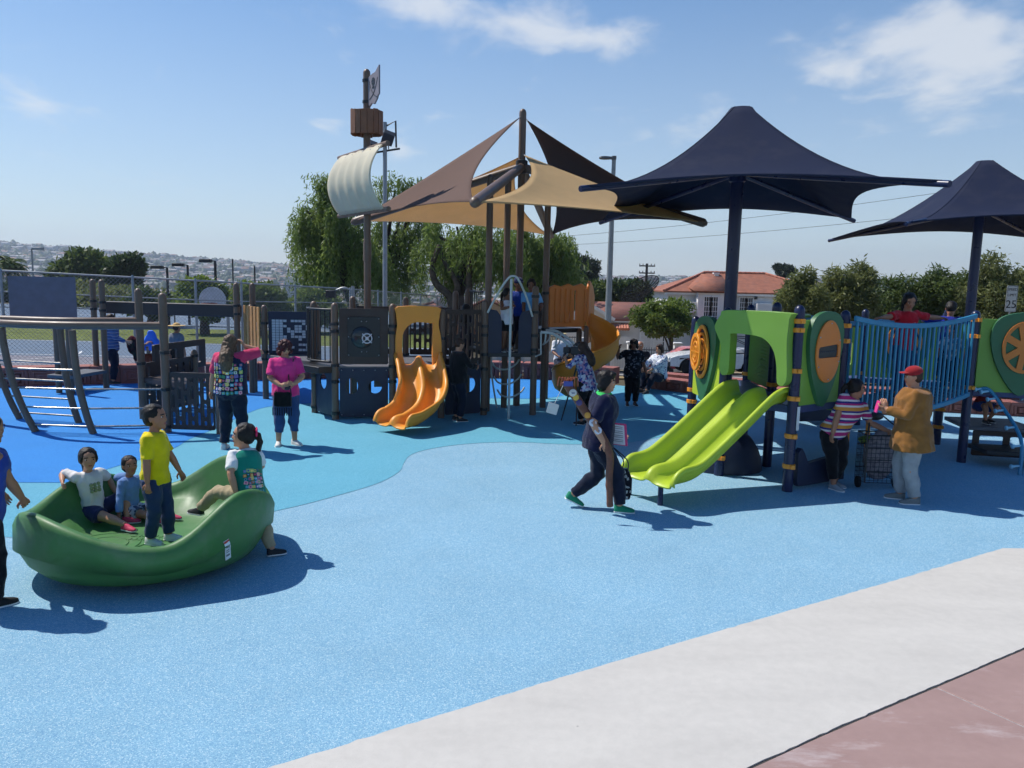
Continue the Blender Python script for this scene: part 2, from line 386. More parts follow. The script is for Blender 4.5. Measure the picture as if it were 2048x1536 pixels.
# ------------------------------------------------------------------ concrete paving in the foreground
def concrete(name, col, stain, white=0.0):
    m = bpy.data.materials.new(name); m.use_nodes = True; nt = m.node_tree; b = nt.nodes['Principled BSDF']
    tc = nd(nt, 'ShaderNodeTexCoord')
    n = nd(nt, 'ShaderNodeTexNoise'); n.inputs['Scale'].default_value = 1.3; n.inputs['Detail'].default_value = 9; n.inputs['Roughness'].default_value = 0.62
    mp = nd(nt, 'ShaderNodeMapping'); mp.inputs['Rotation'].default_value = (0, 0, 0.5); mp.inputs['Scale'].default_value = (0.7, 2.2, 1)
    nt.links.new(tc.outputs['Object'], mp.inputs[0]); nt.links.new(mp.outputs[0], n.inputs['Vector'])
    rp = nd(nt, 'ShaderNodeValToRGB'); el = rp.color_ramp.elements
    el[0].position = 0.3; el[0].color = (*stain, 1); el[1].position = 0.62; el[1].color = (*col, 1)
    nt.links.new(n.outputs[0], rp.inputs[0]); out = rp.outputs[0]
    n2 = nd(nt, 'ShaderNodeTexNoise'); n2.inputs['Scale'].default_value = 210; n2.inputs['Detail'].default_value = 2; nt.links.new(tc.outputs['Object'], n2.inputs['Vector'])
    mr = nd(nt, 'ShaderNodeMapRange'); nt.links.new(n2.outputs[0], mr.inputs[0]); mr.inputs[3].default_value = 0.9; mr.inputs[4].default_value = 1.1
    vm = nd(nt, 'ShaderNodeVectorMath', operation='SCALE'); nt.links.new(out, vm.inputs[0]); nt.links.new(mr.outputs[0], vm.inputs['Scale']); out = vm.outputs[0]
    if white:
        n4 = nd(nt, 'ShaderNodeTexNoise'); n4.inputs['Scale'].default_value = 2.1; n4.inputs['Detail'].default_value = 10; n4.inputs['Roughness'].default_value = 0.7
        nt.links.new(mp.outputs[0], n4.inputs['Vector'])
        r4 = nd(nt, 'ShaderNodeMapRange'); nt.links.new(n4.outputs[0], r4.inputs[0]); r4.inputs[1].default_value = 0.54; r4.inputs[2].default_value = 0.70; r4.inputs[4].default_value = white
        mx = nd(nt, 'ShaderNodeMix', data_type='RGBA'); nt.links.new(r4.outputs[0], mx.inputs[0]); nt.links.new(out, mx.inputs[6]); mx.inputs[7].default_value = (0.62, 0.57, 0.57, 1); out = mx.outputs[2]
    vs_ = nd(nt, 'ShaderNodeTexVoronoi'); vs_.inputs['Scale'].default_value = 2.6; nt.links.new(tc.outputs['Object'], vs_.inputs['Vector'])
    r5 = nd(nt, 'ShaderNodeMapRange'); nt.links.new(vs_.outputs['Distance'], r5.inputs[0]); r5.inputs[1].default_value = .012; r5.inputs[2].default_value = .03; r5.inputs[3].default_value = .45; r5.inputs[4].default_value = 1.0
    n6 = nd(nt, 'ShaderNodeTexNoise'); n6.inputs['Scale'].default_value = 14; n6.inputs['Detail'].default_value = 6; nt.links.new(tc.outputs['Object'], n6.inputs['Vector'])
    r6 = nd(nt, 'ShaderNodeMapRange'); nt.links.new(n6.outputs[0], r6.inputs[0]); r6.inputs[1].default_value = .35; r6.inputs[2].default_value = .65; r6.inputs[3].default_value = .97; r6.inputs[4].default_value = 1.025
    m5 = nd(nt, 'ShaderNodeMath', operation='MULTIPLY'); nt.links.new(r5.outputs[0], m5.inputs[0]); nt.links.new(r6.outputs[0], m5.inputs[1])
    v5 = nd(nt, 'ShaderNodeVectorMath', operation='SCALE'); nt.links.new(out, v5.inputs[0]); nt.links.new(m5.outputs[0], v5.inputs['Scale']); out = v5.outputs[0]
    nt.links.new(out, b.inputs['Base Color']); b.inputs['Roughness'].default_value = 0.88; b.inputs['Specular IOR Level'].default_value = 0.3
    bp = nd(nt, 'ShaderNodeBump'); bp.inputs['Strength'].default_value = 0.25; bp.inputs['Distance'].default_value = 0.003; nt.links.new(n2.outputs[0], bp.inputs['Height']); nt.links.new(bp.outputs[0], b.inputs['Normal'])
    return m
M_CONC = concrete('pale_concrete', (0.545, 0.518, 0.475), (0.495, 0.470, 0.432))
M_REDC = concrete('red_concrete', (0.335, 0.225, 0.205), (0.295, 0.195, 0.178), 0.42)
def slab(name, pts, z0, z1, m, parent=None, bev=0.008):
    mb = MB(); mb.plate((0, 0, (z0 + z1) / 2), (1, 0, 0), (0, 1, 0), [(p[0], p[1]) for p in pts], (), abs(z1 - z0))
    return mb.build(name, m, parent, 30, bev)
inner = [tuple(G(a, b)[:2]) for a, b in ((300, 1608), (550, 1536), (800, 1458), (1050, 1380), (1300, 1305), (1550, 1232), (1800, 1160), (2005, 1098.5))]
outer = [tuple(G(a, b)[:2]) for a, b in ((1180, 1690), (1345, 1610), (1500, 1536), (1640, 1472), (1780, 1412), (1920, 1353), (2048, 1298), (2160, 1252))]
def jit(pts, step=.06, amp=.004, seed=1):
    rg = random.Random(seed); o = []
    for a, b in zip(pts[:-1], pts[1:]):
        L = math.dist(a, b); n = max(1, int(L / step))
        for i in range(n): t = i / n; o.append((a[0] + (b[0] - a[0]) * t + rg.gauss(0, amp), a[1] + (b[1] - a[1]) * t + rg.gauss(0, amp)))
    return o + [pts[-1]]
outer0 = list(outer); inner = jit(inner, .05, .003, 2)
corner = (5.6, 7.60)
band = inner + [corner, (6.6, 7.5)] + list(reversed(jit(outer + [(5.2, 6.35)], .05, .002, 3)))
pav = slab('concrete_paving', band, -0.12, 0.012, M_CONC); tag(pav, None, None, kind='structure')
# red slabs beyond a narrow dark expansion joint
dirv = (Vector(outer[-1]) - Vector(outer[2])).normalized(); perp = Vector((dirv.y, -dirv.x))
def off(p, d): return (p[0] + perp.x * d, p[1] + perp.y * d)
j1 = 5  # joint position along the edge
jp = Vector(tuple(G(1868, 1375)[:2])); jd = (Vector(tuple(G(2048, 1456)[:2])) - jp).normalized()
left_slab = [off(p, 0.015) for p in outer[:5]]
lastl = Vector(off(tuple(jp), 0.015)) - dirv * 0.008
far_l = lastl + jd * 4.5
s1 = left_slab + [tuple(lastl), tuple(far_l), (far_l.x - 5 * dirv.x, far_l.y - 5 * dirv.y)]
firstr = lastl + dirv * 0.016
far_r = firstr + jd * 4.5
s2 = [tuple(firstr)] + [off(p, 0.015) for p in outer[6:]] + [off((5.2, 6.35), 0.015), (8.2, 3.0), tuple(far_r)]
sheet('paving_joint', [off(p, -.03) for p in outer] + [(5.25, 6.35), (5.1, 6.2)] + [off(p, .06) for p in reversed(outer)], 0.004, mat('joint_dirt', (.06, .055, .05), rough=.95, var=.3, scale=30))
sheet('paving_joint', [tuple(lastl - dirv * .05), tuple(far_l - dirv * .05), tuple(far_r + dirv * .05), tuple(firstr + dirv * .05)], 0.0045, mat('joint_pale', (.34, .30, .29), rough=.95, var=.3, scale=30))
rp_ = empty('red_paving', (1.5, 2.5, 0)); tag(rp_, None, None, kind='structure')
slab('paving_slab', s1, -0.12, 0.010, M_REDC, rp_, 0.006); slab('paving_slab', s2, -0.12, 0.010, M_REDC, rp_, 0.006)

# ------------------------------------------------------------------ seat wall of panelled blocks
M_BLOCK = mat('block_brown_red', lin((152, 90, 80)), rough=0.75, var=0.12, scale=3, dirt=0.10, bump=0.15, bscale=90)
def block_mesh(w, h, d):
    mb = MB(); mb.box((0, d / 2 + 0.001, h / 2), (w, d, h))
    mb.box((0, d / 2 - 0.012, h - 0.03), (w, d + 0.05, 0.062))       # cap lip
    rr = []
    cz = h * 0.44
    for hw, hh, y in ((w * .40, h * .36, 0.0), (w * .37, h * .33, -.03), (w * .31, h * .27, -.03), (w * .29, h * .25, 0.03 - .03), (w * .25, h * .21, 0.0), (w * .22, h * .18, -.032), (w * .13, h * .10, -.032), (w * .11, h * .08, -.004)):
        rr.append([(-hw, y, cz - hh), (hw, y, cz - hh), (hw, y, cz + hh), (-hw, y, cz + hh)])
    mb.rings(rr)
    me = bpy.data.meshes.new('block'); me.from_pydata(mb.v, [], mb.f); bm = bmesh.new(); bm.from_mesh(me); bmesh.ops.recalc_face_normals(bm, faces=bm.faces); bm.to_mesh(me); bm.free()
    me.materials.append(M_BLOCK); return me
BLK = block_mesh(0.60, 0.43, 0.42); BLK_LOW = block_mesh(0.60, 0.29, 0.42)
def seat_wall(name, pts, label, w=0.615, blk=BLK):
    e = empty(name, pts[0], label, 'wall'); e['kind'] = 'thing'
    acc = 0.0; prev = pts[0]; total = sum((pts[i + 1] - pts[i]).length for i in range(len(pts) - 1))
    n = int(total / w); seglen = [(pts[i + 1] - pts[i]).length for i in range(len(pts) - 1)]
    for k in range(n):
        s = (k + 0.5) * w; i = 0
        while i < len(seglen) - 1 and s > seglen[i]: s -= seglen[i]; i += 1
        d = (pts[i + 1] - pts[i]).normalized(); p = pts[i] + d * s
        o = bpy.data.objects.new('block', blk); COL.objects.link(o); o.parent = e; o.location = p - pts[0]; o.rotation_euler = (0, 0, math.atan2(d.y, d.x))
    return e
k0 = [p + Vector((0, 0.0, 0)) for p in wall_curve]
seat_wall('seat_wall', [p for p in k0 if p.x < 3.0], 'low brown red block seat wall curving behind the brown play tower')
seat_wall('seat_wall', [p for p in k0 if p.x > 3.2], 'low brown red panelled seat wall running behind the lime slide', blk=BLK_LOW)
seat_wall('seat_wall', catmull([V(3.3, 20.6, -0.03), V(4.6, 19.7, -0.03), V(6.6, 18.7, -0.03), V(9.6, 17.7, -0.03), V(14, 17.0, -0.03)], 5), 'second row of brown red panelled blocks nearest the parked cars', blk=BLK_LOW)

# ------------------------------------------------------------------ court, lawn, street
M_COURT = mat('court_grey_blue', lin((100, 116, 134)), rough=0.9, var=0.08, scale=0.8, dirt=0.15, spec=0.2)
M_COURT2 = mat('court_lavender', lin((124, 122, 130)), rough=0.9, var=0.08, scale=0.8, dirt=0.15, spec=0.2)
M_LINE = mat('white_line_paint', (0.72, 0.72, 0.72), rough=0.8, var=0.1, scale=5)
M_LAWN = mat('lawn', (0.13, 0.155, 0.045), rough=0.95, var=0.35, scale=2.5, spec=0.1)
M_ASPH = mat('asphalt', (0.085, 0.085, 0.088), rough=0.92, var=0.2, scale=1.5, spec=0.2)
M_WALK = mat('sidewalk', (0.36, 0.34, 0.31), rough=0.9, var=0.12, scale=1.2, spec=0.2, dirt=0.1)
M_DRY = mat('dry_verge', (0.30, 0.22, 0.11), rough=0.95, var=0.3, scale=2.2, spec=0.1)
back_l = [(p.x, p.y + 0.45) for p in wall_curve if p.x < -2.4]
sheet('court_apron', back_l + [(-2.4, 24.0), (-26, 24.0), (-26, 15)], -0.05, M_COURT2)
sheet('basketball_court', [(-2.0, 24.0), (-2.0, 29.5), (-44, 29.5), (-44, 24.0)], -0.05, M_COURT)
sheet('lawn', [(-3, 29.5), (-3, 37), (-60, 37), (-60, 29.5)], -0.046, M_LAWN)
sheet('tennis_court', [(-5, 37), (-5, 60), (-80, 60), (-80, 37)], -0.05, M_COURT)
cl = MB()
def line(p, q, w=0.07, z=-0.042): cl.bar((p[0], p[1], z), (q[0], q[1], z), w, 0.002, up=(0, 0, 1))
line((-30, 24.3), (-3, 24.3)); line((-14.4, 22.1), (-7.4, 21.3)); line((-30, 29.2), (-3, 29.2)); line((-9.0, 24.3), (-8.0, 29.2)); line((-12.6, 20.6), (-11.4, 18.6), 0.08)
arc = [(-17.5 + 3.6 * math.cos(t), 24.3 + 2.7 * math.sin(t)) for t in np.linspace(-0.9, 0.5, 14)]
for a, b in zip(arc[:-1], arc[1:]): line(a, b)
for k in range(6): line((-12 - k * 5, 38), (-20 - k * 7, 56), 0.12)
line((-70, 40), (-6, 40)); line((-70, 47), (-6, 47))
tag(cl.build('court_marking', M_LINE, None, None), None, None, kind='structure')
# street strip on the right: sheets that follow the falling land
def strip(name, m, y0, y1, x0, x1, dz=0.0, ny=8, nx=10, kerb=None):
    mb = MB(); vs = []; fs = []
    for j in range(ny + 1):
        for i in range(nx + 1):
            x = x0 + (x1 - x0) * i / nx; y = y0 + (y1 - y0) * j / ny + 0.0 * x; vs.append((x, y, ground_z(x, y) - 0.09 + dz))
    for j in range(ny):
        for i in range(nx):
            a = j * (nx + 1) + i; fs.append((a, a + 1, a + nx + 2, a + nx + 1))
    if kerb:
        n = len(vs)
        for i in range(nx + 1):
            x, y, z = vs[(ny) * (nx + 1) + i]; vs.append((x, y, z - kerb))
        for i in range(nx):
            a = ny * (nx + 1) + i; fs.append((a, a + 1, n + i + 1, n + i))
    mb.add(vs, fs); return tag(mb.build(name, m, None, 180), None, None, kind='structure')
strip('verge', M_DRY, 21.8, 26.0, -2.0, 26, 0.03)
strip('sidewalk', M_WALK, 26.0, 28.6, -2.0, 40, 0.06, kerb=0.15)
strip('road', M_ASPH, 28.6, 41.5, -2.0, 60, 0.02)
strip('far_sidewalk', M_WALK, 41.5, 43.8, -2.0, 60, 0.12)
strip('front_yard', M_DRY, 43.8, 62, -2, 60, 0.10)
# ================================================================== BROWN PIRATE PLAY TOWER
M_POST = mat('taupe_post', lin((108, 86, 71)), rough=0.45, var=0.06, scale=5, bump=0.05, bscale=200, dirt=0.05)
M_DARK = mat('dark_brown_plastic', lin((60, 45, 40)), rough=0.55, var=0.08, scale=8, bump=0.08, bscale=180, dirt=0.05)
M_BLACK = mat('black_coated_metal', (0.018, 0.018, 0.02), rough=0.42, var=0.1, scale=20)
M_NAVYP = mat('navy_plastic', lin((25, 35, 62)), rough=0.5, var=0.08, scale=6, bump=0.05, bscale=150, dirt=0.03)
M_ORANGE = mat('orange_slide_plastic', lin((232, 150, 50)), rough=0.46, var=0.05, scale=3, dirt=0.06)
M_ORANGE2 = mat('deep_orange_plastic', lin((216, 122, 40)), rough=0.42, var=0.06, scale=3, dirt=0.06)
M_TANWOOD = mat('tan_slat', lin((206, 150, 92)), rough=0.6, var=0.15, scale=9, bump=0.1)
M_DECK = mat('grey_deck_coating', lin((92, 92, 98)), rough=0.6, var=0.1, scale=12, bump=0.2, bscale=120)
M_SILVER = mat('silver_coated_tube', lin((196, 200, 196)), rough=0.35, var=0.05, scale=8, metal=0.0)
M_CREAM = mat('cream_plastic_sheet', lin((232, 224, 200)), rough=0.5, var=0.05, scale=2.0, dirt=0.04, trans=0.4)
M_NEST = mat('nest_brown_slat', lin((128, 84, 58)), rough=0.6, var=0.15, scale=12)
M_STEEL = mat('steel_hardware', (0.55, 0.55, 0.55), rough=0.3, metal=1.0, var=0.05)

def post(parent, base, ztop, r=0.064, m=None, name='post', clamps=(), clamp_mat=None, n=16, z0=0.0, cap=None, clamp_name='clamp'):
    b = Vector(base); mb = MB()
    prof = [(r, z0), (r, ztop - r * 1.25)] + [(r * math.cos(t), ztop - r * 1.25 + r * 1.25 * math.sin(t)) for t in np.linspace(0.15, 1.5, 6)]
    mb.lathe((b.x, b.y, b.z), prof, n)
    o = mb.build(name, m or M_POST, parent, 40)
    for cz in clamps:
        cb = MB(); cb.lathe((b.x, b.y, b.z + cz - 0.03), [(r + 0.003, 0), (r + 0.014, 0.004), (r + 0.014, 0.056), (r + 0.003, 0.06)], n)
        cb.box((b.x + 0.02, b.y - r - 0.018, b.z + cz), (0.05, 0.04, 0.05))
        cb.build(clamp_name, clamp_mat or M_BLACK, o, 40)
    return o
def panel(parent, a, b, z0, z1, m, holes=(), th=0.025, name='panel', gap=0.08, outer=None, out=0.0, bevel=0.004):
    a, b = Vector(a), Vector(b); d = (b - a); d.z = 0; L = d.length; d.normalize(); nrm = Vector((d.y, -d.x, 0))
    w = L - 2 * gap; o = a + d * gap + nrm * out; o.z = 0
    mb = MB(); mb.plate(o, d, (0, 0, 1), outer(w) if outer else rrect(0, z0, w, z1, 0.03), [h for h in (holes(w) if callable(holes) else holes)], th)
    return mb.build(name, m, parent, 30, bevel)
def bolts(parent, pts, nrm, r=0.011, m=None):
    mb = MB()
    for p in pts: mb.lathe(Vector(p), [(r, 0), (r, .004), (r * .6, .010), (0.001, .012)], 8, nrm)
    return mb.build('bolts', m or M_STEEL, parent, 40)
def barbarrier(parent, a, b, z0, z1, m, n=9, r=0.011, bow=0.0, name='bar_barrier', rail=0.02, gap=0.07):
    """rails with separate vertical bars; bow pushes the middle outwards in plan"""
    a, b = Vector(a), Vector(b); d = b - a; L = d.length; d.normalize(); nrm = Vector((d.y, -d.x, 0))
    def at(t, z):
        s = gap + (L - 2 * gap) * t; q = a + d * s + nrm * bow * math.sin(math.pi * t) ** 0.8 if bow else a + d * s
        return Vector((q.x, q.y, z))
    rb = MB(); rb.tube([at(t, z1) for t in np.linspace(0, 1, 13 if bow else 2)], rail, 8); o = rb.build(name, m, parent, 60)
    rb = MB(); rb.tube([at(t, z0) for t in np.linspace(0, 1, 13 if bow else 2)], rail, 8); rb.build('bottom_rail', m, o, 60)
    for i in range(n):
        t = (i + 0.5) / n; bb = MB(); bb.cyl(at(t, z0), at(t, z1), r, n=8); bb.build('bar', m, o, 60)
    return o
def slotted(w, z0, z1, nx, rows, sw=0.05):
    hs = []
    for i in range(nx):
        cx = w * (i + 0.5) / nx; H = z1 - z0; off_ = 0.0 if i % 2 == 0 else 0.5
        cuts = [z0 + H * k / rows for k in range(rows + 1)]
        if i % 2: cuts = [z0] + [z0 + H * (k + 0.5) / rows for k in range(rows)] + [z1]
        for k in range(len(cuts) - 1):
            if cuts[k + 1] - cuts[k] > 0.12: hs.append(slot(cx, cuts[k] + 0.03, cuts[k + 1] - 0.03, min(sw, w / nx * 0.62)))
    return hs

T1, T2, T3, T4, E_, A_, B_, C_, D_ = [G(*p) for p in ((630, 825), (671, 839), (785, 838), (882, 836), (967, 830), (1009, 820), (1034, 804), (1065, 830), (1085, 815))]
T5 = T2 + V(-0.12, 2.15, 0); T6 = T3 + V(-0.05, 2.1, 0); T7 = T4 + V(0.1, 2.0, 0); T8 = E_ + V(-0.42, 1.5, 0)
tower = empty('play_tower', (T3.x, T3.y, 0), 'brown and navy pirate ship play tower with orange slides', 'play structure')
for b, zt, cl_ in ((T1, 2.13, (1.0, 0.72, 0.12)), (T2, 2.13, (1.75, 1.62, 1.0, 0.7, 0.12)), (T3, 2.13, (1.72, 1.6, 0.98, 0.7)), (T4, 2.05, (1.5, 0.98)), (E_, 2.22, (1.72, 1.55, 1.18, 0.9, 0.12)),
                   (T5, 2.2, (1.0,)), (T6, 2.2, (1.0,)), (T7, 2.35, (1.1,)), (T8, 2.4, (1.2,)), (C_, 2.5, (2.3, 2.0, 1.55, 1.28, 1.2))):
    post(tower, b, zt, 0.064, clamps=cl_)
# decks
def deck(parent, pts, z, m=M_DECK, th=0.09, name='deck'):
    mb = MB(); mb.plate((0, 0, z - th / 2), (1, 0, 0), (0, 1, 0), [(p[0], p[1]) for p in pts], (), th); return mb.build(name, m, parent, 30, 0.01)
deck(tower, [T1, T2, T3, T4, T7, T6, T5], 0.98); deck(tower, [T4, E_, T8, T7], 0.98)
deck(tower, [E_, C_, D_, A_, T8], 1.22, M_BLACK)
D2 = D_ + V(0.76, 0.62, 0); D3 = D_ + V(0.1, 1.2, 0)
deck(tower, [D_, D2, D3, B_ + V(-.1, .2, 0)], 1.62, M_BLACK)
post(tower, D2, 1.62, 0.06); post(tower, D3, 2.5, 0.06)
# front wall: brown panel with ship's wheel window over navy panel with cut-outs
pa = panel(tower, T2, T3, 1.02, 2.03, M_DARK, th=0.03, name='brown_panel')
d23 = (T3 - T2).normalized(); n23 = Vector((d23.y, -d23.x, 0)); c23 = (T2 + T3) / 2
mb = MB(); mb.plate(c23 + n23 * 0.024 - d23 * 0.0, d23, (0, 0, 1), rrect(-0.29, 1.16, 0.29, 1.88, 0.02), (), 0.014); wp = mb.build('window_panel', M_BLACK, pa, 30, 0.003)
bolts(pa, [c23 + n23 * 0.031 + d23 * x + V(0, 0, z) for x in (-0.27, 0.27) for z in (1.19, 1.52, 1.85)] + [c23 + n23 * 0.031 + d23 * x + V(0, 0, z) for x in (-0.04, 0.05) for z in (1.25, 1.36, 1.68, 1.8)], n23)
mb = MB(); mb.lathe(c23 + n23 * 0.03 + V(0, 0, 1.51) - d23 * 0.03, [(0.20, 0), (0.20, .01), (0.175, .035), (0.12, .055), (0.0, .06)], 28, n23); mb.build('porthole_dome', mat('dome_plastic', (0.03, 0.032, 0.036), rough=0.08, var=0.02), pa, 60)
wc = c23 + n23 * 0.12 + V(0, 0, 1.50) + d23 * 0.06
mb = MB(); mb.tube([wc + (d23 * math.cos(t) + V(0, 0, 1) * math.sin(t)) * 0.085 for t in np.linspace(0, 2 * math.pi, 21)[:-1]], 0.012, 6, closed=True)
for k in range(4):
    t = math.pi / 4 + k * math.pi / 2; mb.cyl(wc, wc + (d23 * math.cos(t) + V(0, 0, 1) * math.sin(t)) * 0.118, 0.010, n=6)
mb.lathe(wc - n23 * 0.02, [(0.03, 0), (0.03, .035), (0.01, .04)], 10, n23); mb.cyl(wc - n23 * 0.06, wc, 0.012)
mb.build('ships_wheel', C(205, 200, 205, rough=0.4), pa, 40)
pb = panel(tower, T2, T3, 0.05, 0.95, M_NAVYP, lambda w: [oval(w * .25, .62, .11, .15), oval(w * .73, .60, .12, .12)], name='navy_panel')
mb = MB(); mb.plate(c23 - d23 * 0.235 - n23 * 0.02, d23, (0, 0, 1), [(-.11, .46), (-.03, .46), (-.03, .78), (-.11, .78)], (), 0.02)
mb.plate(c23 - d23 * 0.235 - n23 * 0.02, d23, (0, 0, 1), [(.03, .46), (.11, .46), (.11, .78), (.03, .78)], (), 0.02)
mb.plate(c23 + d23 * 0.2 - n23 * 0.02, d23, (0, 0, 1), [(-.02, .60), (.14, .60), (.14, .74), (-.02, .74)], (), 0.02); mb.build('panel_insert', M_BLACK, pb, 30)
bolts(pb, [c23 + n23 * 0.014 + d23 * x + V(0, 0, z) for x in (-.40, -.2, 0, .2, .40) for z in (0.09, 0.91)], n23)
panel(tower, T1, T2, 0.05, 0.93, M_NAVYP, lambda w: [oval(w * .45, .66, min(.14, w * .3), .15)], name='navy_panel', gap=0.07)
barbarrier(tower, T1 + V(-0.16, 0.45, 0), T2, 1.05, 2.0, M_BLACK, 13, 0.011, bow=0.26, name='bowed_bar_barrier')
deck(tower, [T1 + V(-.42, .25, 0), T1 + V(-.22, -.42, 0), T2 + V(-.25, -.2, 0), T2, T1], 0.98, M_BLACK, 0.12)
# wall right of the slide
panel(tower, T4, E_, 1.0, 2.03, M_DARK, lambda w: slotted(w, 1.08, 1.98, 8, 2, 0.055), name='slotted_panel', gap=0.075)
panel(tower, T4, E_, 0.05, 0.95, M_NAVYP, lambda w: [oval(w * .62, .62, .17, .17)], name='navy_panel')
panel(tower, T5, T6, 1.0, 2.0, M_DARK, lambda w: slotted(w, 1.08, 1.95, 9, 2, 0.055), name='slotted_panel')
panel(tower, T6, T7, 1.0, 2.0, M_DARK, lambda w: slotted(w, 1.08, 1.95, 8, 2, 0.055), name='slotted_panel')
panel(tower, T6, T7, 0.05, 0.95, M_NAVYP, name='navy_panel')
panel(tower, T7, T8, 1.0, 2.25, M_DARK, lambda w: [rrect(w * .3, 1.75, w * .48, 2.05, .02), rrect(w * .52, 1.75, w * .7, 2.05, .02), rrect(w * .3, 1.4, w * .48, 1.7, .02), rrect(w * .52, 1.4, w * .7, 1.7, .02)], name='window_panel')
barbarrier(tower, T8, E_ + V(-.05, 1.0, 0), 1.3, 2.35, M_BLACK, 7)
# ------------------------------------------------------------------ double orange slide with its hood
def sweep(path, frames, prof, m, parent, name, th=0.022, end=1.0):
    rows = []
    for k_, (p, (x, u)) in enumerate(zip(path, frames)):
        f_ = 1 - (1 - end) * sstep(.80, 1.0, k_ / (len(path) - 1)) if end < 1 else 1.0
        rows.append([p + x * a * (1 - .04 * (1 - f_)) + u * b * f_ for a, b in prof])
    n = len(prof); mb = MB(); fs = []
    for i in range(len(rows) - 1):
        for j in range(n - 1): fs.append((i * n + j, i * n + j + 1, (i + 1) * n + j + 1, (i + 1) * n + j))
    mb.add([q for r in rows for q in r], fs); o = mb.build(name, m, parent, 60)
    s = o.modifiers.new('thickness', 'SOLIDIFY'); s.thickness = th; s.offset = 0
    return o
def chute_profile(hw, wall, ridge, two=True):
    pts = [(-hw - .035, wall - .05), (-hw - .02, wall - .005), (-hw, wall), (-hw + .025, wall - .02), (-hw + .04, wall * .5), (-hw + .065, .05), (-hw + .12, .008), (-hw * .5, 0)]
    mid = [(-.13, .012), (-.07, ridge * .45), (-.035, ridge * .9), (0, ridge)] if two else [(0, 0)]
    L = pts + mid
    return L + [(-a, b) for a, b in reversed(L[:-1])]
def chute(parent, ctrl, hw, wall, ridge, m, two=True, name='slide_chute', scale=None):
    path = catmull(ctrl, 7); fr = []
    for i in range(len(path)):
        d = path[min(i + 1, len(path) - 1)] - path[max(i - 1, 0)]; h = Vector((d.x, d.y, 0)).normalized()
        x = Vector((h.y, -h.x, 0)).normalized() * -1; x = Vector((-h.y, h.x, 0)) * -1
        u = x.cross(d.normalized()) * 1.0
        if u.z < 0: u = -u
        fr.append((x, u.normalized()))
    return sweep(path, fr, chute_profile(hw, wall, ridge, two), m, parent, name, end=.28), path, fr
S0 = (T3 + T4) / 2 + V(0.03, -0.02, 0)
sl, path_o, fr_o = chute(tower, [S0 + V(0, .06, 1.0), S0 + V(0.01, -.14, .985), S0 + V(.09, -.42, .80), S0 + V(.16, -.70, .53), S0 + V(.12, -.98, .30), S0 + V(-.06, -1.28, .165), S0 + V(-.22, -1.46, .14), S0 + V(-.27, -1.52, .12)], 0.40, 0.24, 0.17, M_ORANGE)
dS = (T4 - T3).normalized(); nS = Vector((dS.y, -dS.x, 0)); wS = (T4 - T3).length
def hood_outline(w): return [(-.01, 1.02), (-.03, 1.5), (.0, 1.75), (-.02, 1.95), (.02, 2.08), (w - .02, 2.08), (w + .02, 1.95), (w, 1.75), (w + .05, 1.5), (w + .06, 1.2), (w + .02, 1.0), (w - .10, 1.0), (w - .10, 1.72), (w - .13, 1.78), (.36, 1.80), (.24, 1.76), (.14, 1.66), (.09, 1.5), (.10, 1.2), (.14, 1.0)]
oh = MB(); oh.plate(T3 + dS * 0.075 + nS * 0.04, dS, (0, 0, 1), [(p.x, p.y) for p in catmull([Vector((a, b, 0)) for a, b in hood_outline(wS - .15)], 3, closed=True)], (), 0.13); hood = oh.build('slide_hood', M_ORANGE, tower, 40, 0.03)
hb = MB(); hb.plate(T3 + dS * 0.10 + nS * 0.12 + V(0, 0, 0), dS, (0, .12, 1), [(.02, 1.79), (wS - .20, 1.79), (wS - .22, 2.06), (.05, 2.06)], (), 0.05); hb.build('hood_visor', M_ORANGE, hood, 30, 0.015)
# ------------------------------------------------------------------ spiral slide at the back right
sp_top = (D_ + D2) / 2
ow = MB()
def owall(w): return [(0, 1.66), (w, 1.66), (w, 2.50), (w - .10, 2.56), (w - .30, 2.50), (w - .42, 2.55), (w - .60, 2.49), (.12, 2.52), (.0, 2.46)]
panel(tower, D_, D2 + V(.15, -.1, 0), 1.66, 2.5, M_ORANGE2, lambda w: [slot(w * k, 1.80, 2.42, .05) for k in (.6, .72)] , th=0.06, name='slide_entry_wall', outer=owall, bevel=0.015)
mbr = MB(); dW = (D2 + V(.15, -.1, 0) - D_).normalized(); nW = Vector((dW.y, -dW.x, 0))
for k in (.14, .26, .38, .5, .84):
    q = D_ + dW * (0.08 + k * 1.05) + nW * 0.04; mbr.bar(q + V(0, 0, 1.75), q + V(0, 0, 2.45), 0.05, 0.03)
mbr.build('wall_rib', M_ORANGE2, tower, 30, 0.012)
ew = MB(); dE = Vector((.25, .97, 0)).normalized(); ew.plate(D2 + V(.15, -.12, 0), dE, (0, 0, 1), [(-.05, 1.3), (.75, 1.3), (.75, 2.3), (.5, 2.5), (.1, 2.62), (-.05, 2.5)], (), 0.06); ew.build('slide_entry_wall', M_ORANGE2, tower, 30, 0.02)
cs = D2 + V(.10, -.52, 0); ctrl = []
for k in range(15):
    t = math.radians(95 - k * 23); ctrl.append(cs + V(.46 * math.cos(t), .46 * math.sin(t), 1.58 - 1.40 * (k / 14) ** 0.95))
path_s = catmull(ctrl, 4); fr_s = []
for i, p in enumerate(path_s):
    rdir = Vector((p.x - cs.x, p.y - cs.y, 0)).normalized(); fr_s.append((rdir, Vector((0, 0, 1)) - rdir * 0.25))
sprof = [(-.34, .16), (-.33, .20), (-.30, .19), (-.28, .08), (-.22, .02), (-.1, 0), (.06, .015), (.2, .08), (.28, .20), (.33, .40), (.345, .46), (.36, .47), (.375, .43)]
sprof = [(a * .88, b * .92) for a, b in sprof]
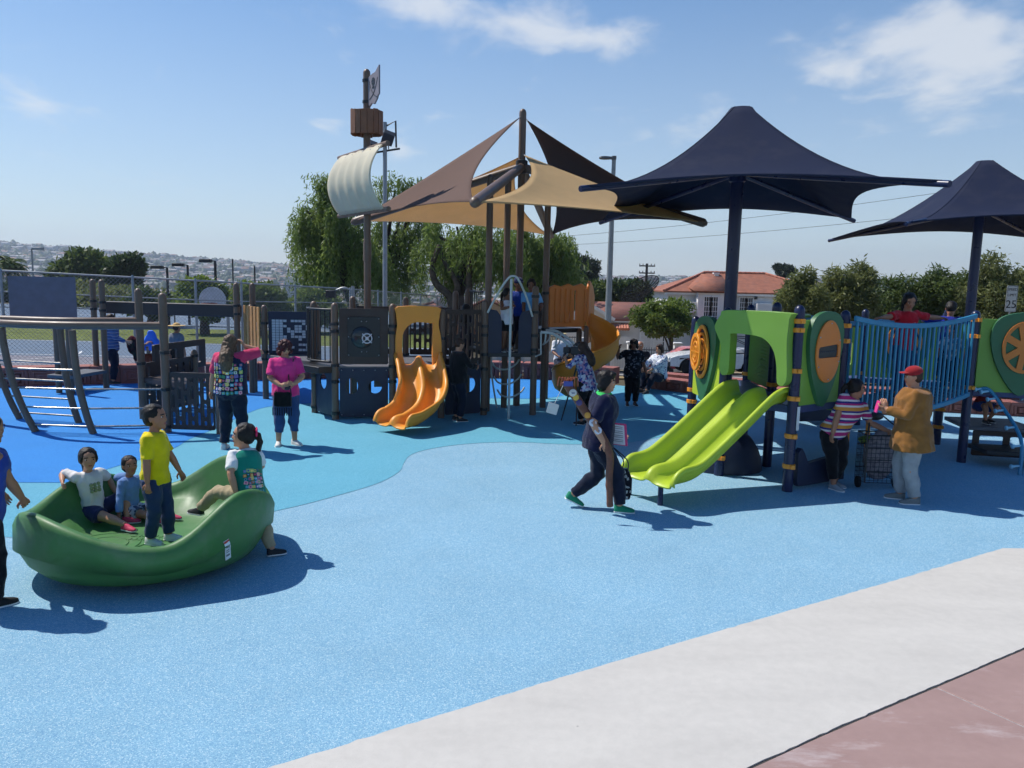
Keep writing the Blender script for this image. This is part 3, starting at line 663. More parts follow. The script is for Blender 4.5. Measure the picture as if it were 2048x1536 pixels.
sweep(path_s, fr_s, sprof, M_ORANGE, tower, 'spiral_slide_chute', 0.03)
post(tower, cs, 1.7, 0.05, name='spiral_column')
# ------------------------------------------------------------------ navy gate panels, silver climbers
panel(tower, E_, E_ + (C_ - E_) * 0.40, 1.2, 2.05, M_NAVYP, th=0.04, name='navy_gate', gap=0.06, outer=lambda w: [(0, 1.2), (w, 1.2), (w, 1.8), (w - .03, 1.93), (w - .1, 2.02), (0, 2.05)])
panel(tower, E_ + (C_ - E_) * 0.62, C_, 1.2, 2.05, M_NAVYP, th=0.04, name='navy_gate', gap=0.05, outer=lambda w: [(0, 1.2), (w, 1.2), (w, 2.05), (.06, 2.0), (0, 1.85)])
pole0 = G(1017, 838); apex = P(1026, 552, pole0.y)
mb = MB(); mb.tube([pole0, V(pole0.x, pole0.y, apex.z - .05)], 0.024, 10)
mb.tube(catmull([E_ + V(.05, -.08, 1.98), E_ * .5 + apex * .5 + V(-.03, -.0, -E_.z * .5 + (1.98 * .5)), apex + V(-.10, 0, -.06), apex, apex + V(.10, 0, -.06), C_ * .5 + apex * .5 + V(.03, 0, (1.95 * .5)), C_ + V(-.05, -.08, 1.92)], 5), 0.021, 8)
mb.build('fire_pole', M_SILVER, tower, 60)
mb = MB()   # arched bar climber right of the tower
arch_a = [C_ + V(.12, -.05, 1.62), C_ + V(.35, -.10, 1.60), C_ + V(.65, -.15, 1.40), C_ + V(.95, -.2, 1.05), C_ + V(1.12, -.25, .6), C_ + V(1.18, -.27, 0.0)]
ca = catmull(arch_a, 8); mb.tube(ca, 0.028, 8)
cb_ = [p + V(.12, .62, 0) for p in ca]; mb.tube(cb_, 0.028, 8)
for k in range(4, len(ca) - 3, 6):
    a, b = ca[k], cb_[k]; m_ = (a + b) / 2 - V(.10, 0, .26); mb.tube(catmull([a, a * .75 + m_ * .25 - V(0, 0, .12), m_, b * .75 + m_ * .25 - V(0, 0, .12), b], 4), 0.016, 6)
mb.tube([C_ + V(.12, -.05, 1.62), C_ + V(.13, -.05, 1.2), C_ + V(.02, -.05, 1.15)], .018, 6)
mb.build('arch_climber', M_SILVER, tower, 60)
mb = MB()   # loop ladder on the left of the deck
lx = E_ + V(.12, .55, 0)
mb.tube([lx + V(0, 0, 1.15), lx + V(0, 0, .75), lx + V(.06, .2, .35), lx + V(.12, .3, 0)], 0.018, 8)
for z, dd in ((.92, 0), (.62, .05), (.35, .12)):
    mb.tube(catmull([lx + V(dd, dd, z + .06), lx + V(.10 + dd, dd - .02, z - .06), lx + V(.3 + dd, dd - .05, z - .08), lx + V(.48 + dd, dd - .02, z + .02), lx + V(.55 + dd, dd, z + .12)], 5), 0.018, 6)
mb.build('loop_ladder', M_SILVER, tower, 60)
# left annex: low deck with tan slats and a letter-grid panel
Q0, Q1 = G(505, 786), G(532, 798); Q2 = T1 + V(-.35, 1.6, 0)
for b, zt, c_ in ((Q0, 1.95, (1.0,)), (Q1, 1.98, (1.6, 1.0, .85)), (Q2, 2.0, (1.0,))): post(tower, b, zt, 0.062, clamps=c_)
for k in range(5):
    t = k / 4; q = Q0 * (1 - t) + Q1 * t + V(-.02, -.02, 0); mb = MB(); mb.box((q.x - .10, q.y, 1.42), (0.085, 0.03, 1.02), rz=-0.75); mb.build('wall_slat', M_TANWOOD, tower, 30, 0.004)
pg = panel(tower, Q1, Q2, 0.95, 1.85, M_NAVYP, name='grid_panel')
dg = (Q2 - Q1).normalized(); ng = Vector((dg.y, -dg.x, 0)); Lg = (Q2 - Q1).length; mbw = MB(); rr_ = random.Random(4)
for i in range(10):
    for j in range(12):
        if i < 3 or rr_.random() < 0.5: mbw.box(Q1 + dg * (0.15 + (Lg - .3) * (i + .5) / 10) + ng * 0.017 + V(0, 0, 1.05 + .055 * j), ((Lg - .3) / 10 * .86, .006, .048), rz=math.atan2(dg.y, dg.x))
mbw.build('grid_tiles', C(190, 196, 204, rough=0.5), pg, 30)['kind'] = 'stuff'
deck(tower, [Q0, Q1, T1, Q2, Q0 + V(.3, 1.2, 0)], 0.95)

# ------------------------------------------------------------------ mast with sail, crow's nest and flag
MX = P(735, 600, 15.0); mast_b = V(MX.x, 15.0, 0)
mast = empty('ship_mast', mast_b, 'tall brown ship mast with cream sail, slatted crow nest and grey flag', 'mast')
post(mast, mast_b, 6.42, 0.068, name='mast_pole'); mb = MB(); mb.cyl(mast_b + V(0, 0, 2.9), mast_b + V(0, 0, 3.25), 0.078, n=14); mb.build('mast_collar', M_POST, mast)
yd = Vector((.56, -.83, 0)).normalized(); yn = Vector((-.83, -.56, 0)).normalized()
for zc, Lh in ((4.93, 1.14), (3.80, 1.18)):
    mb = MB(); c_ = mast_b + V(0, 0, zc) + yn * 0.10; mb.tube([c_ - yd * Lh, c_ + yd * Lh], 0.045, 10); mb.build('yard', M_POST, mast, 60)
nu, nv = 41, 15; vs = []; fs = []
for j in range(nv):
    v = j / (nv - 1)
    for i in range(nu):
        u = -1 + 2 * i / (nu - 1); hw = 1.0 + .05 * (1 - v)
        bel = 0.26 * math.sin(math.pi * v) ** 0.8 + 0.014 * math.cos(u * math.pi * 5)
        q = mast_b + yd * (u * hw) + yn * (0.15 + bel) + V(0, 0, 3.80 + 1.13 * v); vs.append(q)
for j in range(nv - 1):
    for i in range(nu - 1): a = j * nu + i; fs.append((a, a + 1, a + nu + 1, a + nu))
so = MB().add(vs, fs).build('sail', M_CREAM, mast, 180); sm = so.modifiers.new('thickness', 'SOLIDIFY'); sm.thickness = 0.02
bolts(so, [mast_b + yd * u + yn * (0.17 + .02) + V(0, 0, z) for u in (-.95, -.6, -.25, .25, .6, .95) for z in (3.86, 4.88)], yn, .012)
nest_z = 5.45
for k in range(16):
    a = 2 * math.pi * k / 16; q = mast_b + V(.285 * math.cos(a), .285 * math.sin(a), nest_z + rr_.uniform(-.015, .015)); mb = MB(); mb.box(q, (.024, .106, .43), rz=a); mb.build('nest_slat', M_NEST, mast, 30, 0.004)
mb = MB(); mb.lathe(mast_b + V(0, 0, nest_z - .15), [(.07, 0), (.27, 0), (.27, .03), (.07, .03)], 20); mb.lathe(mast_b + V(0, 0, nest_z + .1), [(.2, 0), (.27, 0), (.27, .03), (.2, .03)], 20, cap=False); mb.build('nest_floor', M_NEST, mast)
fd = Vector((.62, -.78, 0)).normalized(); fo = mast_b + V(0, 0, 5.74) + fd * .07
def fx(a, b): return (a, b)
fl = [(0, .04), (.05, -.02), (.14, .03), (.24, .0), (.34, .08), (.38, .14), (.42, .16), (.42, .66), (.36, .62), (.28, .56), (.18, .55), (.08, .53), (0, .50)]
mb = MB(); mb.plate(fo, fd, (0, 0, 1), fl, (), 0.03); fg = mb.build('flag', C(138, 130, 134, rough=0.55), mast, 30, 0.004)
nf = fd.cross(Vector((0, 0, 1))); fb = fo + nf * 0.018; mb = MB()
def fplate(pts): mb.plate(fb, fd, (0, 0, 1), pts, (), 0.006)
mb.plate(fb, fd, (0, 0, 1), oval(.21, .40, .062, .075, 16), [oval(.187, .40, .018, .02, 8), oval(.236, .40, .018, .02, 8), [(.205, .362), (.217, .362), (.211, .38)]], .006)
for k in range(4): fplate([(.175 + k * .02, .28), (.19 + k * .02, .28), (.19 + k * .02, .318), (.175 + k * .02, .318)])
for s_ in (-1, 1):
    blade = [(.21 + s_ * (.16 - .30 * t + .03 * math.sin(math.pi * t)), .44 - .34 * t - .05 * math.sin(math.pi * t)) for t in np.linspace(0, 1, 9)]
    up = [(a, b + .014) for a, b in blade]; fplate(blade + list(reversed(up)) if s_ > 0 else list(reversed(blade)) + up)
mb.build('flag_emblem', M_BLACK, fg, 30)
for z in (5.80, 6.18):
    mb = MB(); mb.lathe(mast_b + V(0, 0, z), [(.07, 0), (.083, .004), (.083, .05), (.07, .054)], 14); mb.build('clamp', M_BLACK, mast)

# ------------------------------------------------------------------ four shade sails on arms over the tower
HUB = V(0.10, 16.0, 4.85)
sails = empty('shade_sail_frame', V(HUB.x, HUB.y, 0), 'brown and tan four sail shade on crossed arms above the play tower', 'shade sail')
for b, zt in ((E_ + V(.04, .45, 0), 4.6), (A_ + V(-.02, .3, 0), 4.75), (D_, 4.4)): post(sails, b, zt, 0.064, name='column', clamps=(1.62, 2.35) if b == D_ else ())
cb0 = V(HUB.x, HUB.y, 0); post(sails, cb0, 5.98, 0.072, name='column')
tips = [V(-.62, 11.9, 3.74), V(-3.4, 16.6, 3.74), V(3.56, 14.9, 3.74), V(0.92, 20.2, 3.74)]
M_ARM = M_POST
for t in tips:
    mb = MB(); d = (t - HUB).normalized(); mb.tube([HUB + d * .05, t - d * .05, t, t + d * .06], [.085, .085, .082, .03], 14); mb.build('arm', M_ARM, sails, 50)
mb = MB(); mb.lathe(HUB + V(0, 0, -.14), [(.08, 0), (.12, .02), (.12, .26), (.08, .28)], 16); mb.build('hub', M_BLACK, sails)
M_SBROWN = mat('brown_shade_cloth', lin((116, 96, 88)), rough=0.9, var=0.05, scale=3, spec=0.1, trans=0.22, bump=0.1, bscale=300)
M_STAN = mat('tan_shade_cloth', lin((222, 192, 146)), rough=0.9, var=0.04, scale=3, spec=0.1, trans=0.5, bump=0.1, bscale=300)
M_SDARK = mat('dark_shade_cloth', lin((84, 66, 60)), rough=0.9, var=0.05, scale=3, spec=0.1, trans=0.15, bump=0.1, bscale=300)
def tri_sail(parent, A, B, Cc, m, conc=(.1, .1, .1), sag=0.10, n=26, name='sail_cloth'):
    A, B, Cc = Vector(A), Vector(B), Vector(Cc); idx = {}; vs = []; fs = []
    dA, dB, dC = A - (B + Cc) / 2, B - (A + Cc) / 2, Cc - (A + B) / 2
    for i in range(n + 1):
        for j in range(n + 1 - i):
            a, b = i / n, j / n; c = 1 - a - b
            p = A * a + B * b + Cc * c + dC * (4 * a * b * conc[0]) + dA * (4 * b * c * conc[1]) + dB * (4 * c * a * conc[2])
            p.z -= sag * 27 * a * b * c
            idx[i, j] = len(vs); vs.append(p)
    for i in range(n):
        for j in range(n - i):
            fs.append((idx[i, j], idx[i + 1, j], idx[i, j + 1]))
            if i + j < n - 1: fs.append((idx[i + 1, j], idx[i + 1, j + 1], idx[i, j + 1]))
    o = MB().add(vs, fs).build(name, m, parent, 180); s = o.modifiers.new('thickness', 'SOLIDIFY'); s.thickness = 0.008
    for f1 in (.25, .5, .75):
        sm_ = MB(); k1 = round(n * f1); sm_.tube([vs[idx[i, min(k1, n - i)]] + Vector((0, 0, .004)) for i in range(n + 1 - k1)], .005, 4); sm_.build('seam', m, o, 60)
    ed = MB()
    for e in ([idx[i, 0] for i in range(n + 1)], [idx[0, j] for j in range(n + 1)], [idx[i, n - i] for i in range(n + 1)]): ed.tube([vs[k] for k in e], 0.010, 5)
    ed.build('hem', m, o, 60)
    return o
HI, MID = V(HUB.x, HUB.y, 5.86), V(HUB.x, HUB.y, 5.12)
def toward(p, q, d): return p + (q - p).normalized() * d
def sail3(hi, t1, t2, m, conc):
    c = (hi + t1 + t2) / 3; pts = [toward(hi, c, .16), toward(t1, c, .12), toward(t2, c, .12)]
    o = tri_sail(sails, *pts, m, conc)
    mb = MB()
    for a, b in zip((hi, t1, t2), pts): mb.tube([a, b], 0.011, 6)
    mb.build('turnbuckle', M_STEEL, o)
sail3(HI, tips[0], tips[1], M_SBROWN, (.12, .06, .03)); sail3(MID, tips[0], tips[2], M_STAN, (.11, .05, .02)); sail3(HI, tips[3], tips[2], M_SDARK, (.10, .09, .03)); sail3(MID, tips[3], tips[1], M_STAN, (.10, .07, .03))

# ------------------------------------------------------------------ ship-hull climber and overhead beam on the left
hull = empty('hull_climber', G(186, 868), 'brown tube climber shaped like a ship hull beside the spinner', 'climber')
P4, P3 = G(335, 865), G(287, 838)
post(hull, P4, 2.28, 0.066, clamps=(1.32, .72, .1)); post(hull, P3, 2.32, 0.064, clamps=(1.0,)); post(hull, G(392, 812), 1.12, 0.062, clamps=(1.0,))
def rib(base, toppx, bend=0.10):
    b = G(*base); t = P(*toppx, b.y); m_ = (b + t) / 2 + V(-bend, 0, -.02); mb = MB(); mb.tube(catmull([b, b * .6 + m_ * .4 + V(-bend * .3, 0, 0), m_, t * .6 + m_ * .4 + V(-bend * .15, 0, 0), t], 6), 0.055, 10); mb.build('hull_rib', M_POST, hull, 60); return b, t
r1 = rib((72, 864), (2, 655)); r2 = rib((187, 868), (144, 660), .07); r3 = rib((158, 846), (120, 655), .06); r0 = rib((40, 838), (-22, 648), .09)
rz = (r1[1].z + .07)
bow = V(r1[1].x - .75, 12.9, 0)
for pts in ([V(P4.x, P4.y, rz), V(r2[1].x, r2[1].y - .12, rz + .0), V(r1[1].x, r1[1].y - .03, rz), V(bow.x, bow.y, rz)], [V(P3.x, P3.y, rz), V(r3[1].x, r3[1].y + .05, rz), V(r0[1].x, r0[1].y, rz), V(bow.x, bow.y + .25, rz)]):
    mb = MB(); mb.tube(catmull(pts, 8), 0.062, 12); mb.build('top_rail', M_POST, hull, 60)
post(hull, bow, rz + .28, 0.064, name='bow_post')
def on(rb, z):
    k = z / rb[1].z; return rb[0] * (1 - k) + rb[1] * k + V(-.09 * math.sin(math.pi * k), 0, 0)
M_RUNG = mat('rung_tube', lin((150, 146, 142)), rough=0.28, var=0.05, metal=0.7)
for z in (1.03, .72, .41, .12):
    for a, b in ((on(r1, z), on(r2, z)), (on(r0, z), on(r3, z)), (on(r2, z), V(P4.x, P4.y, z)) if z < 1 else (None, None), (on(r1, z), on(r0, z)) if z > 1 else (None, None)):
        if a is None: continue
        mb = MB(); mb.tube([a, b], 0.016, 8); mb.build('rung', M_RUNG, hull, 60)
LP = G(440, 868)
panel(hull, P4, LP, 0.06, 1.0, M_DARK, lambda w: slotted(w, .10, .95, 7, 3, .055), name='lattice_panel', gap=0.07, th=0.04)
post(hull, LP, 1.05, 0.055)
panel(hull, P3, G(392, 812), 0.06, 1.0, M_DARK, lambda w: slotted(w, .10, .95, 7, 3, .055), name='lattice_panel', gap=0.07, th=0.04)
panel(hull, P3 + V(.05, .25, 0), G(392, 812) + V(.05, .5, 0), .75, 1.3, M_DARK, lambda w: [rrect(w * .1, .85, w * .42, 1.18, .04), rrect(w * .55, .85, w * .9, 1.18, .04)], name='deck_panel', th=0.05)
deck(hull, [P3, P4 + V(.15, .4, 0), G(392, 812), P3 + V(.5, 1.0, 0)], .75, M_DARK)
beamst = empty('overhead_beam_frame', G(205, 772), 'dark overhead beam on paired brown posts by the fence', 'climber')
b1, b2, b3, b4 = G(195, 768), G(213, 776), G(478, 786), G(505, 786) + V(.0, .15, 0)
b3 = V(b3.x, 16.9, 0)
for b in (b1, b2, b3, b4): post(beamst, b, 2.42, 0.064, clamps=(1.92, 1.74))
mb = MB(); mb.bar((b1 + b2) / 2 + V(.2, 0, 1.80), (b3 + b4) / 2 + V(-.1, 0, 1.80), .16, .27, up=(0, 0, 1)); mb.build('beam', mat('black_brown_plastic', lin((48, 38, 38)), rough=0.5), beamst, 30, 0.02)
lowd = G(150, 790)
mb = MB(); mb.plate((0, 0, .38), (1, 0, 0), (0, 1, 0), [(lowd.x - .6, 16.2), (b2.x - .1, 16.1), (b2.x + .05, 17.2), (lowd.x - .4, 17.3)], (), .07); mb.build('step_deck', M_DECK, beamst, 30, .01)
for b in (V(lowd.x - .45, 16.35, 0), V(lowd.x - .1, 16.2, 0)): post(beamst, b, 1.55, 0.06)
# ================================================================== GREEN SPINNER BOWL
M_GREEN = mat('spinner_green_plastic', lin((68, 118, 62)), rough=0.5, var=0.10, scale=5, dirt=0.22, bump=0.06, bscale=220, spec=.4)
SPIN = V(-3.25, 6.83, 0)
spin = empty('spinner_bowl', SPIN, 'large green plastic spinner bowl with wavy rim, children inside', 'spinner')
RIM = [(-172, .50), (-124, .66), (-62, .43), (-20, .75), (26, .52), (66, .77), (108, .44), (148, .65), (188, .50), (236, .66)]
def rim_h(a):
    d = (math.degrees(a) + 172) % 360 - 172
    for (a0, h0), (a1, h1) in zip(RIM[:-1], RIM[1:]):
        if a0 <= d <= a1: t = (d - a0) / (a1 - a0); t = t * t * (3 - 2 * t); return h0 + (h1 - h0) * t
    return .5
def spin_ring(kind):
    R = []
    N = 96
    prof = [(0.76, 0.05, 0), (0.90, 0.055, 0), (1.02, 0.10, .0), (1.105, 0.19, .05), (1.16, 0.30, .2), (1.185, 0.40, .5), (1.175, 0, .82), (1.165, 0, .93), (1.14, 0, .985), (1.11, 0, 1.0), (1.075, 0, .985), (1.045, 0, .93), (1.01, 0, .80), (0.96, 0, .60), (0.90, 0, .42), (0.80, 0, .30), (0.62, 0, .27), (0.3, 0, .265), (0.02, 0, .265)]
    for r, z0, f in prof:
        ring = []
        for j in range(N):
            a = 2 * math.pi * j / N; h = rim_h(a); k = (h - 0.43) / 0.3
            if r > 0.85 and f >= 0.27: zz = (f * h if f > .45 else .19 + (f - .265) * 0.9)
            elif f in (0.30, 0.27, 0.265): zz = 0.19 + (f - 0.265) * 0.6
            else: zz = z0 * (1 + 0.25 * f * k)
            rr = r * .89 * (1 + 0.012 * k * sstep(.9, 1.2, r)) * (1 + 0.022 * math.cos(4 * a + 1.2 + 7 * zz) * sstep(.95, 1.12, r) * (1 if f < .9 else .3))
            if 0.85 < r < 1.06 and f >= .42: rr *= 1 + 0.02 * k
            ring.append(SPIN + V(rr * math.cos(a), rr * math.sin(a), zz))
        R.append(ring)
    return R
mb = MB(); mb.rings(spin_ring(0)); sb = mb.build('bowl', M_GREEN, spin, 180)
mb = MB()
for r in (.18, .30): mb.tube([SPIN + V(.05 + r * math.cos(t) + .2, -.35 + r * math.sin(t), .192) for t in np.linspace(0, 2 * math.pi, 33)[:-1]], 0.006, 4, closed=True)
for r in (.2, .3): mb.tube([SPIN + V(-.35 + r * math.cos(t), -.2 + r * math.sin(t), .192) for t in np.linspace(0, 2 * math.pi, 33)[:-1]], 0.006, 4, closed=True)
mb.build('floor_ring', M_GREEN, sb, 60)['kind'] = 'stuff'
mb = MB()   # raised letters on the floor, too worn to read
for r_ in range(2):
    for k in range(9): mb.box(SPIN + V(-.20 + k * .05, .05 - r_ * .09, .192), (.032, .05, .006))
mb.build('floor_lettering', M_GREEN, sb, 30)['kind'] = 'stuff'
mb = MB(); mb.lathe(SPIN + V(0, 0, 0.005), [(.55, 0), (.55, .09)], 28); mb.build('bearing', M_BLACK, spin)
from mathutils.bvhtree import BVHTree
_bv = BVHTree.FromPolygons([v.co for v in sb.data.vertices], [tuple(f.vertices) for f in sb.data.polygons])
def decal(name, cpx, w, h, tilt, off_, m, parent, x0=-1, x1=1, z0=-1, z1=1, nx=3, nz=7):
    """thin label bent to the bowl's surface, seen at image point cpx"""
    cam0 = V(0, 0, CAM_H); d0 = ray(*cpx); hit = _bv.ray_cast(cam0, d0.normalized()); c = hit[0]; nr = hit[1]
    if nr.dot(d0) > 0: nr = -nr
    t_ = Vector((0, 0, 1)).cross(nr).normalized(); u_ = nr.cross(t_); ur = (u_ * math.cos(tilt) + t_ * math.sin(tilt)); tr = (t_ * math.cos(tilt) - u_ * math.sin(tilt)); vs, fs = [], []
    for k in (0, 1):
        for j in range(nz):
            for i in range(nx):
                a = x0 + (x1 - x0) * i / (nx - 1); b = z0 + (z1 - z0) * j / (nz - 1); q = c + tr * a * w / 2 + ur * b * h / 2 + nr * .2; ht = _bv.ray_cast(q, -nr); p_ = ht[0] if ht[0] else q - nr * .2; vs.append(p_ + nr * (off_ if k == 0 else off_ - .004))
    n = nx * nz
    for j in range(nz - 1):
        for i in range(nx - 1): a = j * nx + i; fs.append((a, a + 1, a + nx + 1, a + nx)); fs.append((n + a + nx, n + a + nx + 1, n + a + 1, n + a))
    return MB().add(vs, fs).build(name, m, parent, 60)
st = decal('warning_sticker', (455, 1100), .055, .20, -.28, .005, C(222, 224, 224, rough=0.4), spin)
decal('sticker_band', (455, 1100), .055, .20, -.28, .0065, C(190, 60, 40), st, z0=.82, z1=.97, nz=3)
for k, z in enumerate((-.62, -.48, -.2, .0, .2, .4)): decal('sticker_print', (455, 1100), .055, .20, -.28, .0065, C(90, 90, 94), st, x0=-.7, x1=.6, z0=z, z1=z + (.07 if k else .12), nz=2)

# ================================================================== NAVY AND LIME PLAY STRUCTURE
M_NPOST = mat('navy_post', lin((26, 34, 70)), rough=0.32, var=0.05, scale=6)
M_LIME = mat('lime_plastic', lin((172, 194, 50)), rough=0.45, var=0.05, scale=3, dirt=0.05)
M_LIME2 = mat('leaf_green_plastic', lin((122, 164, 62)), rough=0.45, var=0.05, scale=3, dirt=0.05)
M_DKG = mat('forest_green_plastic', lin((52, 104, 66)), rough=0.45, var=0.05, scale=3, dirt=0.03)
M_ORC = mat('orange_clamp', lin((236, 150, 46)), rough=0.4, var=0.05)
M_ORP = mat('orange_panel', lin((222, 126, 46)), rough=0.45, var=0.05)
M_SKY = mat('sky_blue_rail', lin((54, 134, 170)), rough=0.35, var=0.05)
N1, N2, N4, N5 = G(1574, 982), V(2.87, 10.42, 0), V(3.72, 11.0, 0), V(4.36, 10.22, 0)
N3, N6 = V(2.76, 11.75, 0), G(1922, 924)
N7, N8 = N6 + V(1.25, -.35, 0), N6 + V(.35, 1.35, 0); N9 = V(3.75, 12.3, 0)
nav = empty('navy_lime_play_structure', N1, 'navy post play structure with lime double slide and blue bridge', 'play structure')
for b, zt, c_ in ((N1, 2.37, (2.17, 2.06, 1.55, 1.2, .72, .33)), (N2, 2.30, (2.1, 1.6, 1.15, .25)), (N3, 2.12, (1.0, .82)), (N4, 2.37, (2.15, 1.2)), (N5, 2.30, (2.1, 1.9)), (N6, 2.30, (2.16, 1.92, 1.15)), (N7, 2.30, (1.2,)), (N8, 2.3, (2.0, .6, .3)), (N9, 2.3, (1.2,))):
    post(nav, b, zt, 0.066, M_NPOST, clamps=c_, clamp_mat=M_ORC, clamp_name='orange_clamp')
st = MB(); q = N1 + V(.045, -.055, 0); st.box(q + V(.01, .0, .95), (.05, .004, .30), rz=.55); st.build('safety_sticker', C(215, 215, 215), nav)
M_GRATE = mat('grated_navy_deck', lin((58, 70, 112)), rough=0.5, var=0.25, scale=40)
deck(nav, [N2, N1, N5, N4, N9, N3], 1.10, M_GRATE, .10); deck(nav, [N6, N7, N7 + V(.4, 1.3, 0), N8], 1.12, M_GRATE, .10)
tc_ = (N1 + N2) / 2 + V(.02, .02, 0); dsl = V(-1.54, -1.06, 0).normalized()
chute(nav, [tc_ + V(0, 0, 1.10) - dsl * .08, tc_ + dsl * .10 + V(0, 0, 1.09), tc_ + dsl * .28 + V(0, 0, 1.0), tc_ + dsl * .8 + V(0, 0, .68), tc_ + dsl * 1.3 + V(0, 0, .39), tc_ + dsl * 1.55 + V(0, 0, .30), tc_ + dsl * 1.85 + V(0, 0, .28), tc_ + dsl * 1.93 + V(0, 0, .25)], 0.425, 0.22, 0.17, M_LIME)
for p in ((1258, 989), (1320, 1010)): post(nav, G(*p), .30, 0.032, M_NPOST, name='slide_leg')
dN = (N1 - N2).normalized(); nN = Vector((dN.y, -dN.x, 0)); wN = (N1 - N2).length
ho = [(.05, 1.43), (.02, 1.6), (.03, 1.8), (-.06, 1.98), (-.08, 2.06), (.0, 2.2), (.10, 2.27), (.95, 2.27), (.98, 2.2), (.97, 1.9), (1.0, 1.5), (.98, 1.40), (.93, 1.36), (.87, 1.40), (.85, 1.6), (.80, 1.78), (.70, 1.90), (.55, 1.96), (.20, 1.97), (.17, 1.9), (.17, 1.5), (.13, 1.42)]
mb = MB(); mb.plate(N2 + dN * .02 + nN * .12, dN, (0, 0, 1), [(p.x, p.y) for p in catmull([Vector((a, b, 0)) for a, b in ho], 3, closed=True)], (), 0.16); hd = mb.build('slide_hood', M_LIME2, nav, 40, 0.04)
mb = MB(); mb.plate(N2 + dN * .06 - nN * .05 + V(0, 0, 2.22), dN, -nN, [(.0, -.2), (.88, -.2), (.84, .5), (.05, .5)], (), .05); mb.build('hood_roof', M_LIME2, hd, 30, .02)
SH = [(-.40, .98), (-.30, 1.10), (-.12, 1.16), (.10, 1.17), (.30, 1.12), (.42, .98), (.44, .78), (.38, .52), (.28, .28), (.14, .06), (.04, -.04), (-.04, -.04), (-.14, .06), (-.28, .28), (-.38, .52), (-.43, .78)]
SHc = [(p.x, p.y) for p in catmull([Vector((a, b, 0)) for a, b in SH], 3, closed=True)]
def shield(parent, a, b, z0, out, kind, th=0.07, lime=M_LIME2, sx=.72, full=True):
    a, b = Vector(a), Vector(b); d = (b - a); L = d.length; d.normalize(); nr = Vector((d.y, -d.x, 0)) * out; c = (a + b) / 2
    if full: panel(parent, a, b, z0 - .02, z0 + 1.06, lime, th=0.05, name='lime_panel', gap=0.075, bevel=0.015)
    k = L * sx / .86; nn = nr
    dd = d if out > 0 else -d
    mb = MB(); mb.plate(c + nn * .05 + V(0, 0, z0), dd, (0, 0, 1), [(x * k, y) for x, y in SHc], (), th); sh = mb.build('shield_panel', M_DKG, parent, 30, 0.02)
    cc = c + nn * (.05 + th / 2 + .012) + V(0, 0, z0 + .66)
    if kind == 'slot':
        mb = MB(); mb.plate(cc, dd, (0, 0, 1), oval(.02, 0, .26, .40, 32), [[(-.19, -.06), (-.17, -.08), (.20, -.075), (.22, -.05), (.22, .07), (.20, .09), (-.17, .06), (-.19, .04)]], .024); od = mb.build('orange_oval', M_ORP, sh, 30, .006)
        mb = MB(); mb.plate(cc - nn * .008, dd, (0, 0, 1), rrect(-.22, -.10, .25, .11, .02), (), .008); mb.build('dark_slot', M_BLACK, od)
        mb = MB()
        for i in range(8): mb.lathe(cc - nn * .003 + dd * (-.14 + i * .045), [(.011, 0), (.011, .006), (.004, .008)], 8, nn)
        mb.build('slot_beads', C(70, 76, 84), od)['kind'] = 'stuff'
        bolts(od, [cc + nn * .012 + dd * (.02 + .24 * math.cos(t)) + V(0, 0, .36 * math.sin(t)) for t in np.linspace(.4, 5.9, 6)], nn, .01)['kind'] = 'stuff'
    elif kind == 'spiral':
        for i, (r0, r1) in enumerate(((.05, .075), (.115, .14), (.18, .205), (.245, .285))):
            mb = MB(); mb.plate(cc + nn * .015, dd, (0, 0, 1), oval(0, 0, r1 * 1.05, r1 * 1.35, 32), [oval(0, 0, r0 * 1.05, r0 * 1.35, 24)], .03); mb.build('orange_ring', M_ORC, sh, 30, .004)
        mb = MB(); mb.plate(cc + nn * .001, dd, (0, 0, 1), oval(0, 0, .30, .39, 32), (), .012); mb.build('ring_backing', C(52, 26, 14), sh)
        ck = cc + nn * .10
        for r0, r1 in ((.0, .022), (.05, .072), (.105, .127), (.165, .215)):
            mb = MB(); mb.plate(ck, dd, (0, 0, 1), oval(0, 0, r1, r1 * 1.25, 28), [oval(0, 0, r0, r0 * 1.25, 20)] if r0 else (), .03); mb.build('raised_ring', M_ORC, sh, 30, .004)
        mb = MB(); mb.bar(ck - V(0, 0, .25), ck + V(0, 0, .25), .03, .015); mb.bar(ck - dd * .2, ck + dd * .2, .03, .015); mb.cyl(ck - nn * .1, ck, .03); mb.build('ring_spoke', M_ORC, sh)
    elif kind == 'wheel':
        hs = []
        for i in range(7):
            t0, t1 = 2 * math.pi * i / 7 + .2, 2 * math.pi * (i + 1) / 7 - .12
            hs.append([(.09 * math.cos((t0 + t1) / 2), .12 * math.sin((t0 + t1) / 2))] + [(.245 * math.cos(t), .33 * math.sin(t)) for t in np.linspace(t0, t1, 6)])
        mb = MB(); mb.plate(cc, dd, (0, 0, 1), oval(0, 0, .29, .38, 32), hs, .03); mb.build('orange_wheel', M_ORP, sh, 30, .006)
    return sh
shield(nav, N1, N5, 1.12, 1, 'slot'); shield(nav, N3, N2, .98, 1, 'spiral', lime=M_LIME); shield(nav, N6, N7, 1.12, 1, 'wheel', sx=.68)
panel(nav, N4, N9, 1.12, 2.1, M_LIME2, lambda w: [oval(w * .2 + .05 * i, 1.25 + .05 * j, .012, .012, 6) for i in range(6) for j in range(13)], name='perforated_panel')
panel(nav, N8, N7 + V(.4, 1.3, 0), 1.12, 2.05, M_LIME2, lambda w: [rrect(w * .2, 1.35, w * .8, 1.8, .05)], name='lime_panel')
